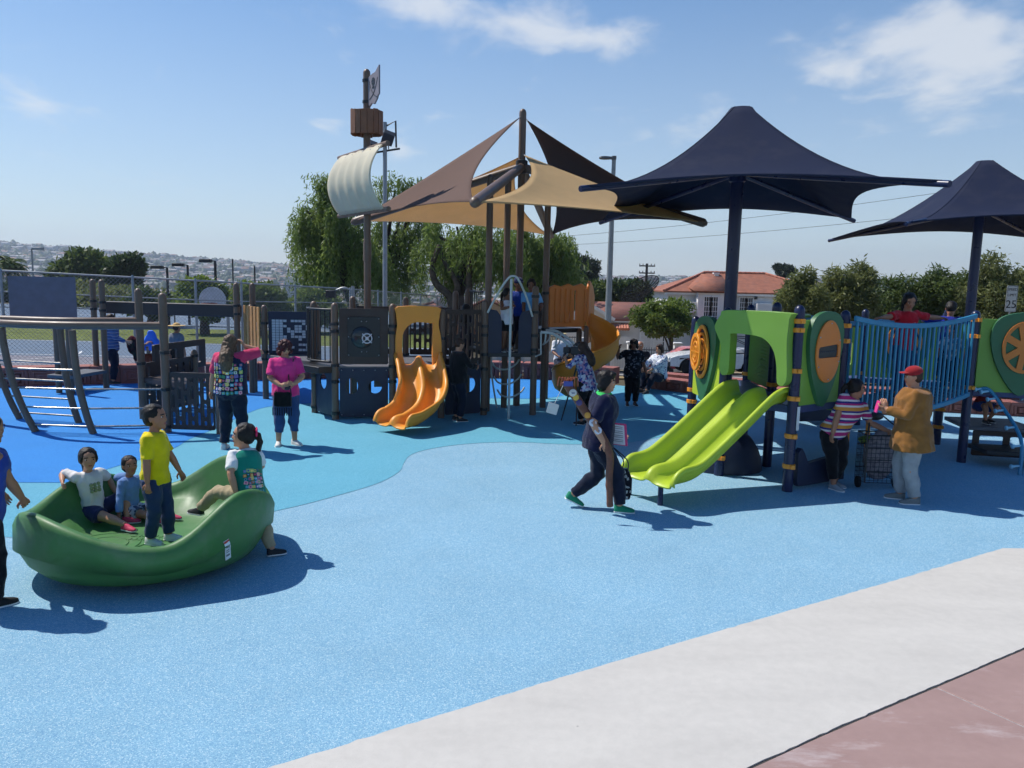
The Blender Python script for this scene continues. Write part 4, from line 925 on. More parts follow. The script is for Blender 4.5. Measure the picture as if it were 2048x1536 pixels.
# bridge between the decks
def rail_side(a, b, z0a, z0b, sagt, sagb, nbar, name):
    a, b = Vector(a), Vector(b); pts_t, pts_b = [], []
    for t in np.linspace(0, 1, 17):
        q = a + (b - a) * t; s = 4 * t * (1 - t)
        pts_t.append(V(q.x, q.y, z0a[1] + (z0b[1] - z0a[1]) * t - sagt * s)); pts_b.append(V(q.x, q.y, z0a[0] + (z0b[0] - z0a[0]) * t - sagb * s))
    d = (b - a).normalized(); mb = MB()
    for L in (pts_t, pts_b):
        for p, q in zip(L[:-1], L[1:]): pass
    def flat(L, h, w):
        nr = Vector((d.y, -d.x, 0)); mb.rings([[p + nr * w / 2 - V(0, 0, h / 2), p - nr * w / 2 - V(0, 0, h / 2), p - nr * w / 2 + V(0, 0, h / 2), p + nr * w / 2 + V(0, 0, h / 2)] for p in L])
    flat(pts_t, .07, .05); o = mb.build('top_rail', M_SKY, nav, 30, .01)
    mb = MB(); flat(pts_b, .07, .05); mb.build('bottom_rail', M_SKY, nav, 30, .01)
    for i in range(nbar):
        t = (i + .5) / nbar; k = t * 16; j = min(int(k), 15); f = k - j
        p, q = pts_b[j].lerp(pts_b[j + 1], f), pts_t[j].lerp(pts_t[j + 1], f); bb = MB(); bb.bar(p, q, .024, .03, up=d); bb.build('rail_bar', M_SKY, o, 30)
def rail_pts(): pass
ra, rb = N5 + V(.08, -.12, 0), N6 + V(-.05, -.10, 0); bd = (rb - ra).normalized(); bn = Vector((-bd.y, bd.x, 0))
rail_side(ra, rb, (1.02, 2.20), (1.06, 2.22), .12, .15, 26, 'near')
rail_side(ra + bn * 1.02 + bd * .25, rb + bn * 1.02, (1.02, 2.18), (1.06, 2.2), .13, .16, 20, 'far')
L_ = (rb - ra).length
for i in range(18):
    t = (i + .5) / 18; q = ra + (rb - ra) * t + bn * .51; z = 1.10 - .15 * 4 * t * (1 - t); mb = MB(); mb.box((q.x, q.y, z), (L_ / 18 * .86, .92, .04), rz=math.atan2(bd.y, bd.x)); mb.build('bridge_plank', M_DECK, nav, 30, .006)
# arched peg climber at the right edge
a0 = N6 + V(.10, -.08, 1.12); ae = G(2039, 950); pts = [a0, a0 + V(.12, -.05, .02), V(7.22, 11.30, .92), V(ae.x + .03, ae.y + .1, .50), ae]
for off_ in (V(0, 0, 0), V(.62, .18, 0)):
    ct = catmull([p + off_ for p in pts], 6); mb = MB(); mb.tube(ct, .026, 8); ac = mb.build('arch_climber', M_SKY, nav, 60)
    for k in range(4, len(ct) - 1, 3):
        mb = MB(); mb.cyl(ct[k], ct[k] + V(-.10, .02, -.02), .018, n=8); mb.lathe(ct[k] + V(-.10, .02, -.02), [(.02, 0), (.034, .006), (.034, .03), (.02, .036)], 8, V(-1, .1, -.1)); mb.build('peg', C(150, 200, 220), ac, 50)
# under the deck: crawl panels, stool seats
panel(nav, N1 + V(.06, .02, 0), N1 + V(.95, .55, 0), .05, .52, M_NAVYP, name='crawl_panel', gap=.05, th=.08, outer=lambda w: [(0, .12), (.04, .05), (w, .05), (w, .55), (w - .05, .62), (w - .10, .55), (w - .12, .40), (.2, .34), (.12, .48), (.06, .55), (0, .5)])
mb = MB(); mb.ell(V(3.05, 10.9, 0.0), (.55, .5, .62), 20, 12); mb.build('crawl_dome', M_NAVYP, nav, 60)
def stool(p, m, zt=.42):
    mb = MB(); mb.lathe(p + V(0, 0, zt), [(.20, 0), (.23, .03), (.23, .06), (.18, .085), (0.02, .09)], 24); s = mb.build('stool_seat', m, nav, 50)
    mb = MB(); mb.lathe(p, [(.045, 0), (.045, zt)], 12); mb.build('stool_leg', M_NPOST, s)
stool(V(5.15, 10.75, 0), M_LIME)
for p in (V(4.95, 11.6, 0), V(5.25, 11.9, 0), V(5.75, 12.3, 0)):
    post(nav, p, .75, .035, M_ORC, name='table_leg')
mb = MB(); mb.lathe(V(5.3, 11.95, .75), [(.6, 0), (.63, .02), (.63, .05), (.6, .07)], 28); mb.build('play_table', M_LIME2, nav, 40)
deck(nav, [N6 + V(.15, .2, 0), N6 + V(1.2, 0, 0), N6 + V(1.3, 1.0, 0), N6 + V(.3, 1.1, 0)], .52, M_DECK, .06, 'low_deck')
deck(nav, [N6 + V(.15, -.35, 0), N6 + V(1.2, -.6, 0), N6 + V(1.2, .0, 0), N6 + V(.15, .2, 0)], .26, M_BLACK, .06, 'low_deck')
panel(nav, N6 + V(.2, .25, 0), N6 + V(1.3, .05, 0), .06, .46, M_DARK, lambda w: [rrect(w * .1, .16, w * .45, .38, .03), rrect(w * .55, .16, w * .9, .38, .03)], name='crawl_panel')
# more of the structure behind the bridge
R1, R2, R3 = V(5.2, 14.2, 0), V(6.6, 14.6, 0), V(7.9, 14.2, 0)
for b in (R1, R2, R3): post(nav, b, 2.2, .066, M_NPOST, clamps=(2.0, 1.0), clamp_mat=M_ORC, clamp_name='orange_clamp')
panel(nav, R1, R2, .95, 1.85, M_LIME2, lambda w: [rrect(w * .12, 1.15, w * .45, 1.6, .05), rrect(w * .55, 1.15, w * .88, 1.6, .05)], name='lime_panel'); shield(nav, R2, R3, .95, 1, 'spiral')
panel(nav, R1, R2, .1, .85, M_NAVYP, name='navy_panel'); deck(nav, [R1, R2, R3, R3 + V(0, 1.2, 0), R1 + V(0, 1.2, 0)], .9, M_GRATE)
LX = V(3.0, 12.9, 0)
mb = MB(); mb.plate(V(4.2, 13.6, .62), (1, 0, 0), (0, 1, 0), [(-.9, -.2), (1.1, -.2), (1.1, .0), (-.9, .0)], (), .05); mb.build('blue_beam', M_SKY, nav, 30, .01)

# ================================================================== NAVY SHADE UMBRELLAS
M_NCLOTH = mat('navy_shade_cloth', lin((36, 43, 66)), rough=0.85, var=0.08, scale=2.5, spec=0.15, trans=0.10, bump=0.25, bscale=120, dirt=0.05)
def umbrella(center, corners, label):
    u = empty('shade_umbrella', V(center.x, center.y, 0), label, 'umbrella', 'navy shade umbrellas')
    post(u, V(center.x, center.y, 0), 5.15, .10, M_NPOST, name='column', n=20)
    zt = 5.34; K = len(corners); nr, ne = 16, 16; vs = []; fs = []
    for i in range(nr + 1):
        t = i / nr
        for c in range(K):
            A, B = corners[c], corners[(c + 1) % K]
            for j in range(ne):
                s = j / ne; q = A.lerp(B, s); pull = 4 * s * (1 - s)
                e = q.lerp(V(center.x, center.y, q.z), 0.16 * pull); e.z += .17 * pull
                top = V(center.x, center.y, zt) + (V(e.x, e.y, 0) - V(center.x, center.y, 0)).normalized() * .17
                z = e.z + (zt - e.z) * (1 - t) ** 1.75
                p = top.lerp(e, t); p.z = z; vs.append(p)
    n = K * ne
    for i in range(nr):
        for j in range(n): fs.append((i * n + j, i * n + (j + 1) % n, (i + 1) * n + (j + 1) % n, (i + 1) * n + j))
    fs.append(tuple(range(n)))
    cl_ = MB().add(vs, fs).build('canopy', M_NCLOTH, u, 60); s = cl_.modifiers.new('thickness', 'SOLIDIFY'); s.thickness = .01; s.offset = -1
    mb = MB(); mb.tube([vs[nr * n + j] for j in range(n)], .014, 6, closed=True); mb.build('hem', M_NCLOTH, cl_, 60)
    for j in range(0, n, ne):
        mb = MB(); mb.tube([vs[i * n + j] + V(0, 0, .003) for i in range(nr + 1)], .006, 4); mb.build('seam', M_NCLOTH, cl_, 60)
    for c in corners:
        base = V(center.x, center.y, 4.35); d = (c - base).normalized(); mb = MB(); mb.tube([base, base + (c - base) * .5 - V(0, 0, .02), c + d * .10 - V(0, 0, .03)], .042, 8); mb.build('arm', M_NPOST, u, 50)
    mb = MB(); mb.lathe(V(center.x, center.y, 4.2), [(.1, 0), (.13, .02), (.13, .28), (.1, .3)], 16); mb.build('collar', M_NPOST, u)
    return u
ZC = 3.85
cor = [G(1172, 372, ZC), G(1885, 362, ZC), G(1702, 436, ZC), G(1206, 441, ZC)]
cen = V(sum(c.x for c in cor) / 4 + .05, sum(c.y for c in cor) / 4, 0)
umbrella(cen, cor, 'large navy fabric shade umbrella above the lime slide deck')
sh2 = V(6.55, 4.55, 0)
umbrella(cen + sh2, [c + sh2 for c in cor], 'navy fabric shade umbrella farther right, cut by the frame edge')
# ================================================================== TREES AND PLANTS
def leaf_mat(name, c0, c1, trans=0.35):
    m = bpy.data.materials.new(name); m.use_nodes = True; nt = m.node_tree; b = nt.nodes['Principled BSDF']
    g = nd(nt, 'ShaderNodeNewGeometry'); tc = nd(nt, 'ShaderNodeTexCoord')
    n = nd(nt, 'ShaderNodeTexNoise'); n.inputs['Scale'].default_value = 0.9; n.inputs['Detail'].default_value = 3; nt.links.new(tc.outputs['Object'], n.inputs['Vector'])
    ad = nd(nt, 'ShaderNodeMath', operation='ADD'); sc = nd(nt, 'ShaderNodeMath', operation='MULTIPLY'); sc.inputs[1].default_value = 0.55
    nt.links.new(g.outputs['Random Per Island'], sc.inputs[0]); nt.links.new(sc.outputs[0], ad.inputs[0])
    s2 = nd(nt, 'ShaderNodeMapRange'); nt.links.new(n.outputs[0], s2.inputs[0]); s2.inputs[1].default_value = .3; s2.inputs[2].default_value = .7; s2.inputs[3].default_value = 0; s2.inputs[4].default_value = .45
    nt.links.new(s2.outputs[0], ad.inputs[1])
    mx = nd(nt, 'ShaderNodeMix', data_type='RGBA'); nt.links.new(ad.outputs[0], mx.inputs[0]); mx.inputs[6].default_value = (*c0, 1); mx.inputs[7].default_value = (*c1, 1)
    nt.links.new(mx.outputs[2], b.inputs['Base Color']); b.inputs['Roughness'].default_value = .55; b.inputs['Specular IOR Level'].default_value = .35
    t = nd(nt, 'ShaderNodeBsdfTranslucent'); nt.links.new(mx.outputs[2], t.inputs[0]); ms = nd(nt, 'ShaderNodeMixShader'); ms.inputs[0].default_value = trans
    nt.links.new(b.outputs[0], ms.inputs[1]); nt.links.new(t.outputs[0], ms.inputs[2]); nt.links.new(ms.outputs[0], nt.nodes['Material Output'].inputs[0])
    return m
L_PEPPER = leaf_mat('pepper_leaf', (.075, .13, .028), (.27, .35, .085), .55)
L_DARK = leaf_mat('dark_leaf', (.03, .055, .02), (.08, .12, .035))
L_MID = leaf_mat('mid_leaf', (.05, .085, .022), (.15, .20, .055), .4)
L_OLIVE = leaf_mat('olive_leaf', (.08, .105, .032), (.25, .27, .095), .45)
L_BRIGHT = leaf_mat('bright_leaf', (.08, .13, .025), (.23, .30, .06), .45)
L_PINE = leaf_mat('pine_leaf', (.018, .030, .018), (.045, .065, .032), .15)
M_BARK = mat('bark', (.09, .07, .055), rough=.95, var=.35, scale=6, bump=.8, bscale=18, spec=.1)
M_BARKD = mat('dark_bark', (.045, .036, .03), rough=.95, var=.35, scale=6, bump=.8, bscale=18, spec=.1)
def leaves(pos, dirs, L, W, rng):
    """one folded leaf quad per position, along dirs"""
    n = len(pos); d = dirs / np.linalg.norm(dirs, axis=1, keepdims=True)
    r = rng.normal(size=(n, 3)); s = np.cross(d, r); s /= np.linalg.norm(s, axis=1, keepdims=True) + 1e-9
    L = L * rng.uniform(.7, 1.3, (n, 1)); W = W * rng.uniform(.7, 1.3, (n, 1))
    v = np.stack([pos, pos + d * L * .5 + s * W * .5, pos + d * L, pos + d * L * .5 - s * W * .5], 1).reshape(-1, 3)
    q = np.arange(4 * n).reshape(-1, 4); return v, q
def blob_points(blobs, n, rng, shell=.55):
    vol = np.array([b[3] * b[4] * b[5] for b in blobs]) ** .75; idx = rng.choice(len(blobs), n, p=vol / vol.sum()); B = np.array(blobs)[idx]
    u = rng.normal(size=(n, 3)); u /= np.linalg.norm(u, axis=1, keepdims=True); r = shell + (1 - shell) * rng.random((n, 1)) ** .6
    r *= 1 + .12 * rng.normal(size=(n, 1))
    return B[:, :3] + u * r * B[:, 3:6], u
def crown_blobs(c, R, k, rng, flat=1.0, lump=.42):
    """uneven clumps filling an ellipsoid"""
    out = []
    for i in range(k):
        u = rng.normal(size=3); u /= np.linalg.norm(u); r = rng.random() ** .45 * .78
        s = lump * rng.uniform(.65, 1.25); out.append((c[0] + u[0] * R[0] * r, c[1] + u[1] * R[1] * r, c[2] + u[2] * R[2] * r, R[0] * s, R[1] * s, R[2] * s * flat))
    return out
def trunk_mesh(base, top, r, limbs, rng, m, parent, name='trunk'):
    mb = MB(); base, top = Vector(base), Vector(top); mid = base.lerp(top, .5) + V(rng.uniform(-.15, .15), 0, 0) * (top - base).length * .3
    pts = catmull([base - V(0, 0, .3), base.lerp(mid, .5), mid, top], 4); n = len(pts); mb.tube(pts, [r * (1.25 - .75 * i / n) for i in range(n)], 10)
    for (t, end) in limbs:
        k = min(n - 1, int(t * n)); a = pts[k]; e = Vector(end); mm = a.lerp(e, .5) + V(0, 0, (e - a).length * .12); P_ = catmull([a, mm, e], 5); mb.tube(P_, [r * .55 * (1 - .75 * i / len(P_)) for i in range(len(P_))], 7)
    return mb.build(name, m, parent, 60)
def tree(name, base, top_c, R, label, leafm, n=9000, L=.3, W=.12, k=16, group=None, bark=M_BARK, tr=.2, droop=.0, seed=1, weep=0.0, cat='tree', lump=.42, limbs=6, shell=.55, blobs=None, lean=0.0):
    rng = np.random.default_rng(seed); base = Vector(base); c = Vector(top_c)
    e = empty(name, base, label, cat, group)
    bl = blobs or crown_blobs(c, R, k, rng, lump=lump)
    lm = [(rng.uniform(.45, .95), b[:3]) for b in bl[:limbs]]
    trunk_mesh(base, (c.x + lean, c.y, c.z - R[2] * .15), tr, lm, rng, bark, e)
    if weep:
        m_ = max(1, n // 26); nc = max(6, m_ // 16); pc0, uc = blob_points(bl, nc, rng, .45); ci = rng.integers(0, nc, m_); p0 = pc0[ci] + rng.normal(size=(m_, 3)) * np.array([.30, .30, .22]); u = uc[ci]; strands = []; dirs = []
        ln = rng.uniform(.5, 1.2, (m_, 1)) * weep
        for s in range(26):
            t = s / 25; q = p0 + u * np.array([.25, .25, .1]) * t ** .5 * ln + np.array([0, 0, -1]) * ln * t ** 1.3 + rng.normal(size=(m_, 3)) * .05; strands.append(q); dirs.append(rng.normal(size=(m_, 3)) * .55 + np.array([0, 0, -.9]))
        pos = np.concatenate(strands); dd = np.concatenate(dirs)
    else:
        pos, u = blob_points(bl, n, rng, shell); dd = u * .5 + rng.normal(size=(n, 3)) * .7 + np.array([0, 0, -droop])
    v, q = leaves(pos, dd, L, W, rng); me = fast_mesh('crown', v, q); o = link_mesh('crown', me, leafm, e)
    return e
def gz(x, y): return far_z(x, y) - .09
def at(px, py, Y): return P(px, py, Y)
def px_tree(name, pxs, Y, label, leafm, pad=0, base_px=None, **k):
    """place a tree by the extent its crown covers: (x0, x1, y_top, y_bottom) at distance Y"""
    x0, x1, y0, y1 = pxs; a, b = at(x0, y0, Y), at(x1, y1, Y); c = (a + b) / 2; R = (abs(b.x - a.x) / 2, abs(b.x - a.x) / 2 * .8, abs(a.z - b.z) / 2)
    bx = at(base_px, y1, Y).x if base_px else c.x; return tree(name, (bx, Y, gz(bx, Y)), (c.x, Y, c.z), R, label, leafm, **k)
# weeping pepper trees behind the tower
rng_ = np.random.default_rng(3)
def pepper(label, Y, blobs_px, base_px, n, seed, weep=1.5):
    bl = []
    for (x, y, rx, ry) in blobs_px:
        p = at(x, y, Y); s = Y / F; bl.append((p.x, Y + rng_.uniform(-1.2, 1.2), p.z, rx * s, rx * s * .8, ry * s))
    p = at(base_px, 620, Y); c = at(sum(b[0] for b in blobs_px) / len(blobs_px), sum(b[1] for b in blobs_px) / len(blobs_px), Y); R = (3, 2.5, 3)
    return tree('pepper_tree', (p.x, Y, gz(p.x, Y)), c, R, label, L_PEPPER, n=n, L=.26, W=.06, blobs=bl, weep=weep, seed=seed, group='pepper trees behind the tower', bark=M_BARKD, tr=.28, limbs=len(bl))
pepper('tall weeping pepper tree left of and behind the cream sail', 40, [(645, 375, 24, 34), (618, 420, 28, 38), (655, 440, 40, 50), (604, 460, 20, 30), (700, 460, 50, 55), (630, 500, 36, 38), (685, 525, 50, 36), (750, 520, 40, 46), (618, 540, 18, 24)], 725, 30000, 11, 1.9)
pepper('weeping pepper tree directly behind the mast and left sails', 44, [(795, 385, 30, 30), (835, 400, 34, 30), (800, 440, 45, 40), (780, 490, 45, 45), (835, 470, 40, 40), (800, 540, 45, 28)], 735, 15000, 12, 1.8)
pepper('weeping pepper tree with forked leaning trunk under the tan sails', 38, [(870, 470, 38, 36), (915, 455, 40, 30), (880, 510, 36, 30), (945, 480, 36, 32), (985, 470, 36, 40), (1000, 520, 30, 34), (930, 500, 26, 24)], 905, 18000, 13, 1.4)
pepper('weeping pepper tree right of the tower columns behind the dark sail', 42, [(1050, 480, 40, 32), (1085, 500, 46, 34), (1120, 500, 42, 28), (1060, 540, 40, 24), (1130, 535, 30, 20)], 1080, 20000, 14, 1.2)
# crooked bare limbs of the forked tree show below the foliage
mb = MB(); Yq = 37.5
for pts, r in (([(905, 640), (902, 600), (892, 585), (876, 572), (866, 552), (866, 525), (880, 490)], .22), ([(905, 600), (915, 575), (905, 550), (890, 525), (880, 500)], .16), ([(940, 640), (938, 560), (942, 500)], .2)):
    c_ = catmull([at(x, y, Yq) for x, y in pts], 4); mb.tube(c_, [r * (1 - .5 * i / len(c_)) for i in range(len(c_))], 8)
forked = mb.build('forked_trunk', M_BARK, [o for o in COL.objects if o.get('label', '').startswith('weeping pepper tree with forked')][0], 60)
px_tree('broad_tree', (95, 255, 500, 610), 78, 'broad round dark green tree above the fence at far left', L_MID, n=15000, L=.55, W=.30, k=24, seed=21, bark=M_BARKD, tr=.4)
px_tree('broad_tree', (205, 290, 500, 600), 70, 'darker ragged tree at the right end of the broad tree', L_DARK, n=9000, L=.45, W=.25, k=16, seed=22, bark=M_BARKD)
px_tree('shrub', (100, 330, 555, 650), 60, 'long olive green shrub bank behind the grey screen fence', L_OLIVE, n=13000, L=.4, W=.2, k=34, seed=23, cat='shrub')
px_tree('shrub', (-40, 40, 560, 640), 64, 'dark shrub at the left frame edge below the palm', L_DARK, n=5000, L=.4, W=.2, k=12, seed=24, cat='shrub')
px_tree('vine_hedge', (345, 470, 552, 640), 34, 'bright green hedge behind the fan shaped backboard', L_BRIGHT, n=12000, L=.20, W=.12, k=34, seed=25, cat='hedge', lump=.34)
px_tree('vine_hedge', (455, 590, 560, 650), 34, 'bright green vine hedge left of the black floodlight', L_BRIGHT, n=13000, L=.20, W=.12, k=34, seed=26, cat='hedge', lump=.34)
px_tree('vine_hedge', (570, 690, 570, 660), 36, 'bright green vine hedge behind the letter panel and floodlight', L_BRIGHT, n=11000, L=.20, W=.12, k=30, seed=27, cat='hedge', lump=.34)
px_tree('shrub', (250, 350, 575, 640), 38, 'low green shrub between the posts left of the backboard', L_MID, n=7000, L=.22, W=.13, k=20, seed=28, cat='shrub')
px_tree('pine_tree', (1110, 1212, 508, 600), 85, 'dark spreading pine left of the grey lamp post', L_PINE, n=14000, L=.5, W=.16, k=22, seed=31, bark=M_BARKD, tr=.35, lump=.32)
px_tree('round_tree', (1115, 1205, 552, 620), 62, 'round green tree just left of the lamp post below the pine', L_MID, n=12000, L=.34, W=.2, k=18, seed=32)
px_tree('shrub', (1190, 1320, 560, 615), 64, 'green treetops behind the mesh satellite dish', L_DARK, n=8000, L=.34, W=.2, k=20, seed=33, cat='shrub')
px_tree('street_tree', (1256, 1402, 588, 690), 43, 'small round street tree in front of the white houses', L_BRIGHT, n=12000, L=.20, W=.10, k=46, seed=34, base_px=1345, tr=.12, lean=.2, lump=.24, shell=.25)
px_tree('eucalyptus_tree', (1545, 1598, 527, 556), 110, 'distant flat topped eucalyptus above the red roof', L_PINE, n=3500, L=.5, W=.2, k=8, seed=35, tr=.2)
RT = ((1550, 1665, 532, 650, 30, L_OLIVE, 'olive bamboo like shrub beside the red roofed house'), (1640, 1765, 518, 650, 31, L_OLIVE, 'tall olive shrub behind the orange oval panel'), (1735, 1875, 545, 660, 33, L_MID, 'lower green shrub behind the girl in red'), (1590, 1700, 560, 640, 40, L_DARK, 'dark green tree deeper behind the olive shrubs'), (1835, 1965, 522, 660, 32, L_MID, 'full green shrub left of the far umbrella column'), (1930, 2070, 500, 660, 31, L_OLIVE, 'tall feathery shrub behind the speed limit sign'), (2030, 2160, 530, 660, 30, L_OLIVE, 'feathery shrub at the right frame edge'))
for i, (a, b, c, d, Y, lm, lb) in enumerate(RT):
    px_tree('tall_shrub', (a, b, c, d + 40), Y, lb, lm, n=20000, L=.22, W=.055, k=40, seed=40 + i, cat='shrub', group='shrubs along the street', tr=.07, lump=.30, droop=.5, shell=.35)
def palm(base, H, label, seed, n=34, R=2.4, green=L_MID):
    rng = np.random.default_rng(seed); base = Vector(base); e = empty('palm_tree', base, label, 'palm tree'); mb = MB(); top = base + V(.2, 0, H)
    mb.tube(catmull([base - V(0, 0, .3), base + V(.1, 0, H * .5), top], 5), [.26, .24, .22, .21, .2, .2, .2, .2, .2, .2, .22], 9); mb.build('trunk', M_BARK, e, 60); V_, Q_ = [], []
    for i in range(n):
        a = rng.uniform(0, 2 * math.pi); el = rng.uniform(-.9, 1.2); pts = []
        for s in np.linspace(0, 1, 9):
            r = R * s * math.cos(el * .8); z = R * (math.sin(el) * s - .55 * s * s); pts.append(np.array([top.x + r * math.cos(a), top.y + r * math.sin(a), top.z + z]))
        pts = np.array(pts)
        for j in range(1, 9):
            for side in (-1, 1):
                for sub in range(3):
                    p = pts[j - 1] + (pts[j] - pts[j - 1]) * (sub / 3); d = np.array([-math.sin(a) * side, math.cos(a) * side, -.35]) + (pts[j] - pts[j - 1]) * 1.5; V_.append(p); Q_.append(d)
    v, q = leaves(np.array(V_), np.array(Q_), .7 * R / 2.4, .10, rng); link_mesh('crown', fast_mesh('crown', v, q), green, e); return e
p = at(18, 600, 75); palm((p.x, 75, gz(p.x, 75)), at(18, 525, 75).z - gz(p.x, 75), 'fan palm with shaggy crown at far left of the fence', 51, R=1.7, n=46)
p = at(1095, 600, 58); palm((p.x, 58, gz(p.x, 58)), at(1110, 515, 58).z - gz(p.x, 58), 'feathery palm whose fronds show right of the tower', 52, R=3.0, n=30)

# ================================================================== FAR HILLSIDE TOWN
def town():
    rng = np.random.default_rng(9); boxes = []; V_, F_ = [], []; mi = []
    def house(x, y, z, w, d, h, rz, roof):
        b = len(V_); c, s = math.cos(rz), math.sin(rz)
        for dz in (0, h):
            for dx, dy in ((-w, -d), (w, -d), (w, d), (-w, d)): V_.append((x + (dx * c - dy * s) / 2, y + (dx * s + dy * c) / 2, z + dz))
        for dx in (-w, w): V_.append((x + dx * c / 2, y + dx * s / 2, z + h + roof))
        F_.extend([(b, b + 1, b + 5, b + 4), (b + 1, b + 2, b + 6, b + 5), (b + 2, b + 3, b + 7, b + 6), (b + 3, b, b + 4, b + 7)]); mi.extend([0] * 4)
        F_.extend([(b + 4, b + 5, b + 9, b + 8), (b + 6, b + 7, b + 8, b + 9), (b + 5, b + 6, b + 9), (b + 7, b + 4, b + 8)]); mi.extend([1, 1, 0, 0])
    for _ in range(5200):
        a = math.radians(rng.uniform(-44, 44)); r = 350 + 1520 * rng.random() ** .75; x, y = r * math.sin(a), r * math.cos(a)
        big = rng.random() < .05; house(x, y, far_z(x, y) - 1.0, rng.uniform(9, 15) * (2.2 if big else 1), rng.uniform(7, 11), rng.uniform(3.5, 7), rng.uniform(-.5, .5), 0.2 if big else rng.uniform(1, 2.2))
    def town_mat(name, cols):
        m = bpy.data.materials.new(name); m.use_nodes = True; nt = m.node_tree; b = nt.nodes['Principled BSDF']; g = nd(nt, 'ShaderNodeNewGeometry'); rp = nd(nt, 'ShaderNodeValToRGB'); rp.color_ramp.interpolation = 'CONSTANT'
        e = rp.color_ramp.elements; e[0].color = (*cols[0], 1); e[1].position = .3; e[1].color = (*cols[1], 1)
        for p, c in ((.55, cols[2]), (.8, cols[3])): q = e.new(p); q.color = (*c, 1)
        nt.links.new(g.outputs['Random Per Island'], rp.inputs[0]); nt.links.new(rp.outputs[0], b.inputs['Base Color']); b.inputs['Roughness'].default_value = .9; return m
    o = MB(); o.v = V_; o.f = F_; o.mi = mi
    ob = o.build('hillside_town', [town_mat('town_wall', [(.36, .35, .34), (.26, .24, .22), (.48, .47, .46), (.20, .19, .18)]), town_mat('town_roof', [(.25, .14, .10), (.3, .28, .26), (.42, .4, .38), (.2, .17, .15)])], None, None, fix=False)
    tag(ob, 'many tiny pale houses spread over the hazy hillside', 'houses', kind='stuff')
    Vt, Qt = [], []; n = 13000; a = np.radians(rng.uniform(-44, 44, n)); r = 300 + 1600 * rng.random(n) ** .7; xs, ys = r * np.sin(a), r * np.cos(a)
    oc = np.array([(1, 0, 0), (-.5, .87, 0), (-.5, -.87, 0), (.5, .5, .9), (-.7, .1, .9), (.2, -.6, 1.0), (0, 0, 1.35)]); tri = np.array([(0, 1, 3), (1, 2, 4), (2, 0, 5), (1, 4, 3), (2, 5, 4), (0, 3, 5), (3, 4, 6), (4, 5, 6), (5, 3, 6)])
    for i in range(n):
        s = rng.uniform(2.5, 7); b = len(Vt) * 7; Vt.append(oc * s * rng.uniform(.8, 1.2, 3) + np.array([xs[i], ys[i], far_z(xs[i], ys[i]) - .5])); Qt.append(tri + b)
    me = fast_mesh('hillside_trees', np.concatenate(Vt), np.concatenate(Qt)); t = link_mesh('hillside_trees', me, L_DARK); tag(t, 'dark specks of trees between houses on the far hillside', 'trees', kind='stuff')
town()

# ================================================================== CHAIN LINK FENCE
M_GALV = mat('galvanised_steel', (.30, .32, .34), rough=.5, metal=.6, var=.12, scale=8)
M_WIRE = mat('fence_wire', (.25, .27, .29), rough=.6, metal=.3, var=.05)
def chain_fence(name, pts, h, label, spacing=3.0, mid=True, d=.075, r=.0038, gate=None):
    e = empty(name, pts[0], label, 'fence'); V_, F_ = [], []
    for a, b in zip(pts[:-1], pts[1:]):
        a, b = Vector(a), Vector(b); L = Vector((b.x - a.x, b.y - a.y, 0)).length; hd = Vector((b.x - a.x, b.y - a.y, 0)).normalized(); nr = Vector((hd.y, -hd.x, 0))
        def pt(s, z): return a.lerp(b, s / L) + V(0, 0, z)
        mb = MB(); mb.tube([pt(0, h), pt(L, h)], .024, 8); mb.build('top_rail', M_GALV, e, 60)
        if mid: mb = MB(); mb.tube([pt(0, h - .52), pt(L, h - .52)], .016, 8); mb.build('mid_rail', M_GALV, e, 60)
        for k in range(max(1, round(L / spacing))):
            s = k * spacing + .01; q = pt(min(s, L), 0); mb = MB(); mb.lathe(q - V(0, 0, .3), [(.035, 0), (.035, h + .32), (.02, h + .36)], 10); mb.build('fence_post', M_GALV, e, 50)
        for fam in (1, -1):
            s = -h
            while s < L + h:
                s0, z0, s1, z1 = (s, 0.03, s + h, h) if fam > 0 else (s, h, s + h, 0.03)
                if s0 < 0: z0 += (z1 - z0) * (-s0) / (s1 - s0); s0 = 0
                if s1 > L: z1 = z0 + (z1 - z0) * (L - s0) / (s1 - s0); s1 = L
                if s1 > s0 + .02:
                    p, q = pt(s0, z0), pt(s1, z1); dd = (q - p).normalized(); u = nr.cross(dd).normalized(); i = len(V_)
                    for c in (p, q):
                        for t in (0, 2.094, 4.189): V_.append(tuple(c + (u * math.cos(t) + nr * math.sin(t)) * r))
                    F_.extend([(i, i + 1, i + 4, i + 3), (i + 1, i + 2, i + 5, i + 4), (i + 2, i, i + 3, i + 5)])
                s += d * 1.414
    me = fast_mesh('wire_mesh', np.array(V_), np.array(F_)); o = link_mesh('wire_mesh', me, M_WIRE, e, 60); o['kind'] = 'stuff'; return e
def ftop(px, py, Y, h): q = P(px, py, Y); return V(q.x, q.y, q.z - h)
FH = 2.75
fpts = [ftop(-260, 530, 19.0, FH), ftop(0, 541, 19.6, FH), ftop(390, 561, 21.0, FH), ftop(482, 566, 22.2, FH), ftop(700, 578, 29, FH), ftop(905, 594, 44, FH)]
chain_fence('chain_link_fence', fpts, FH, 'tall chain link fence between the playground and the courts')
# grey windscreen banner on the fence
b0, b1_ = P(18, 552, 19.45), P(131, 552, 19.9)
mb = MB(); mb.plate(V(b0.x, b0.y - .06, 0), Vector((b1_.x - b0.x, b1_.y - b0.y, 0)).normalized(), (0, 0, 1), [(0, b0.z - 1.13), (1.48, b0.z - 1.13), (1.48, b0.z), (0, b0.z)], (), .012)
thing(mb, 'windscreen_banner', C(104, 112, 128, rough=.85), 'plain slate blue banner tied to the fence at far left', 'banner')
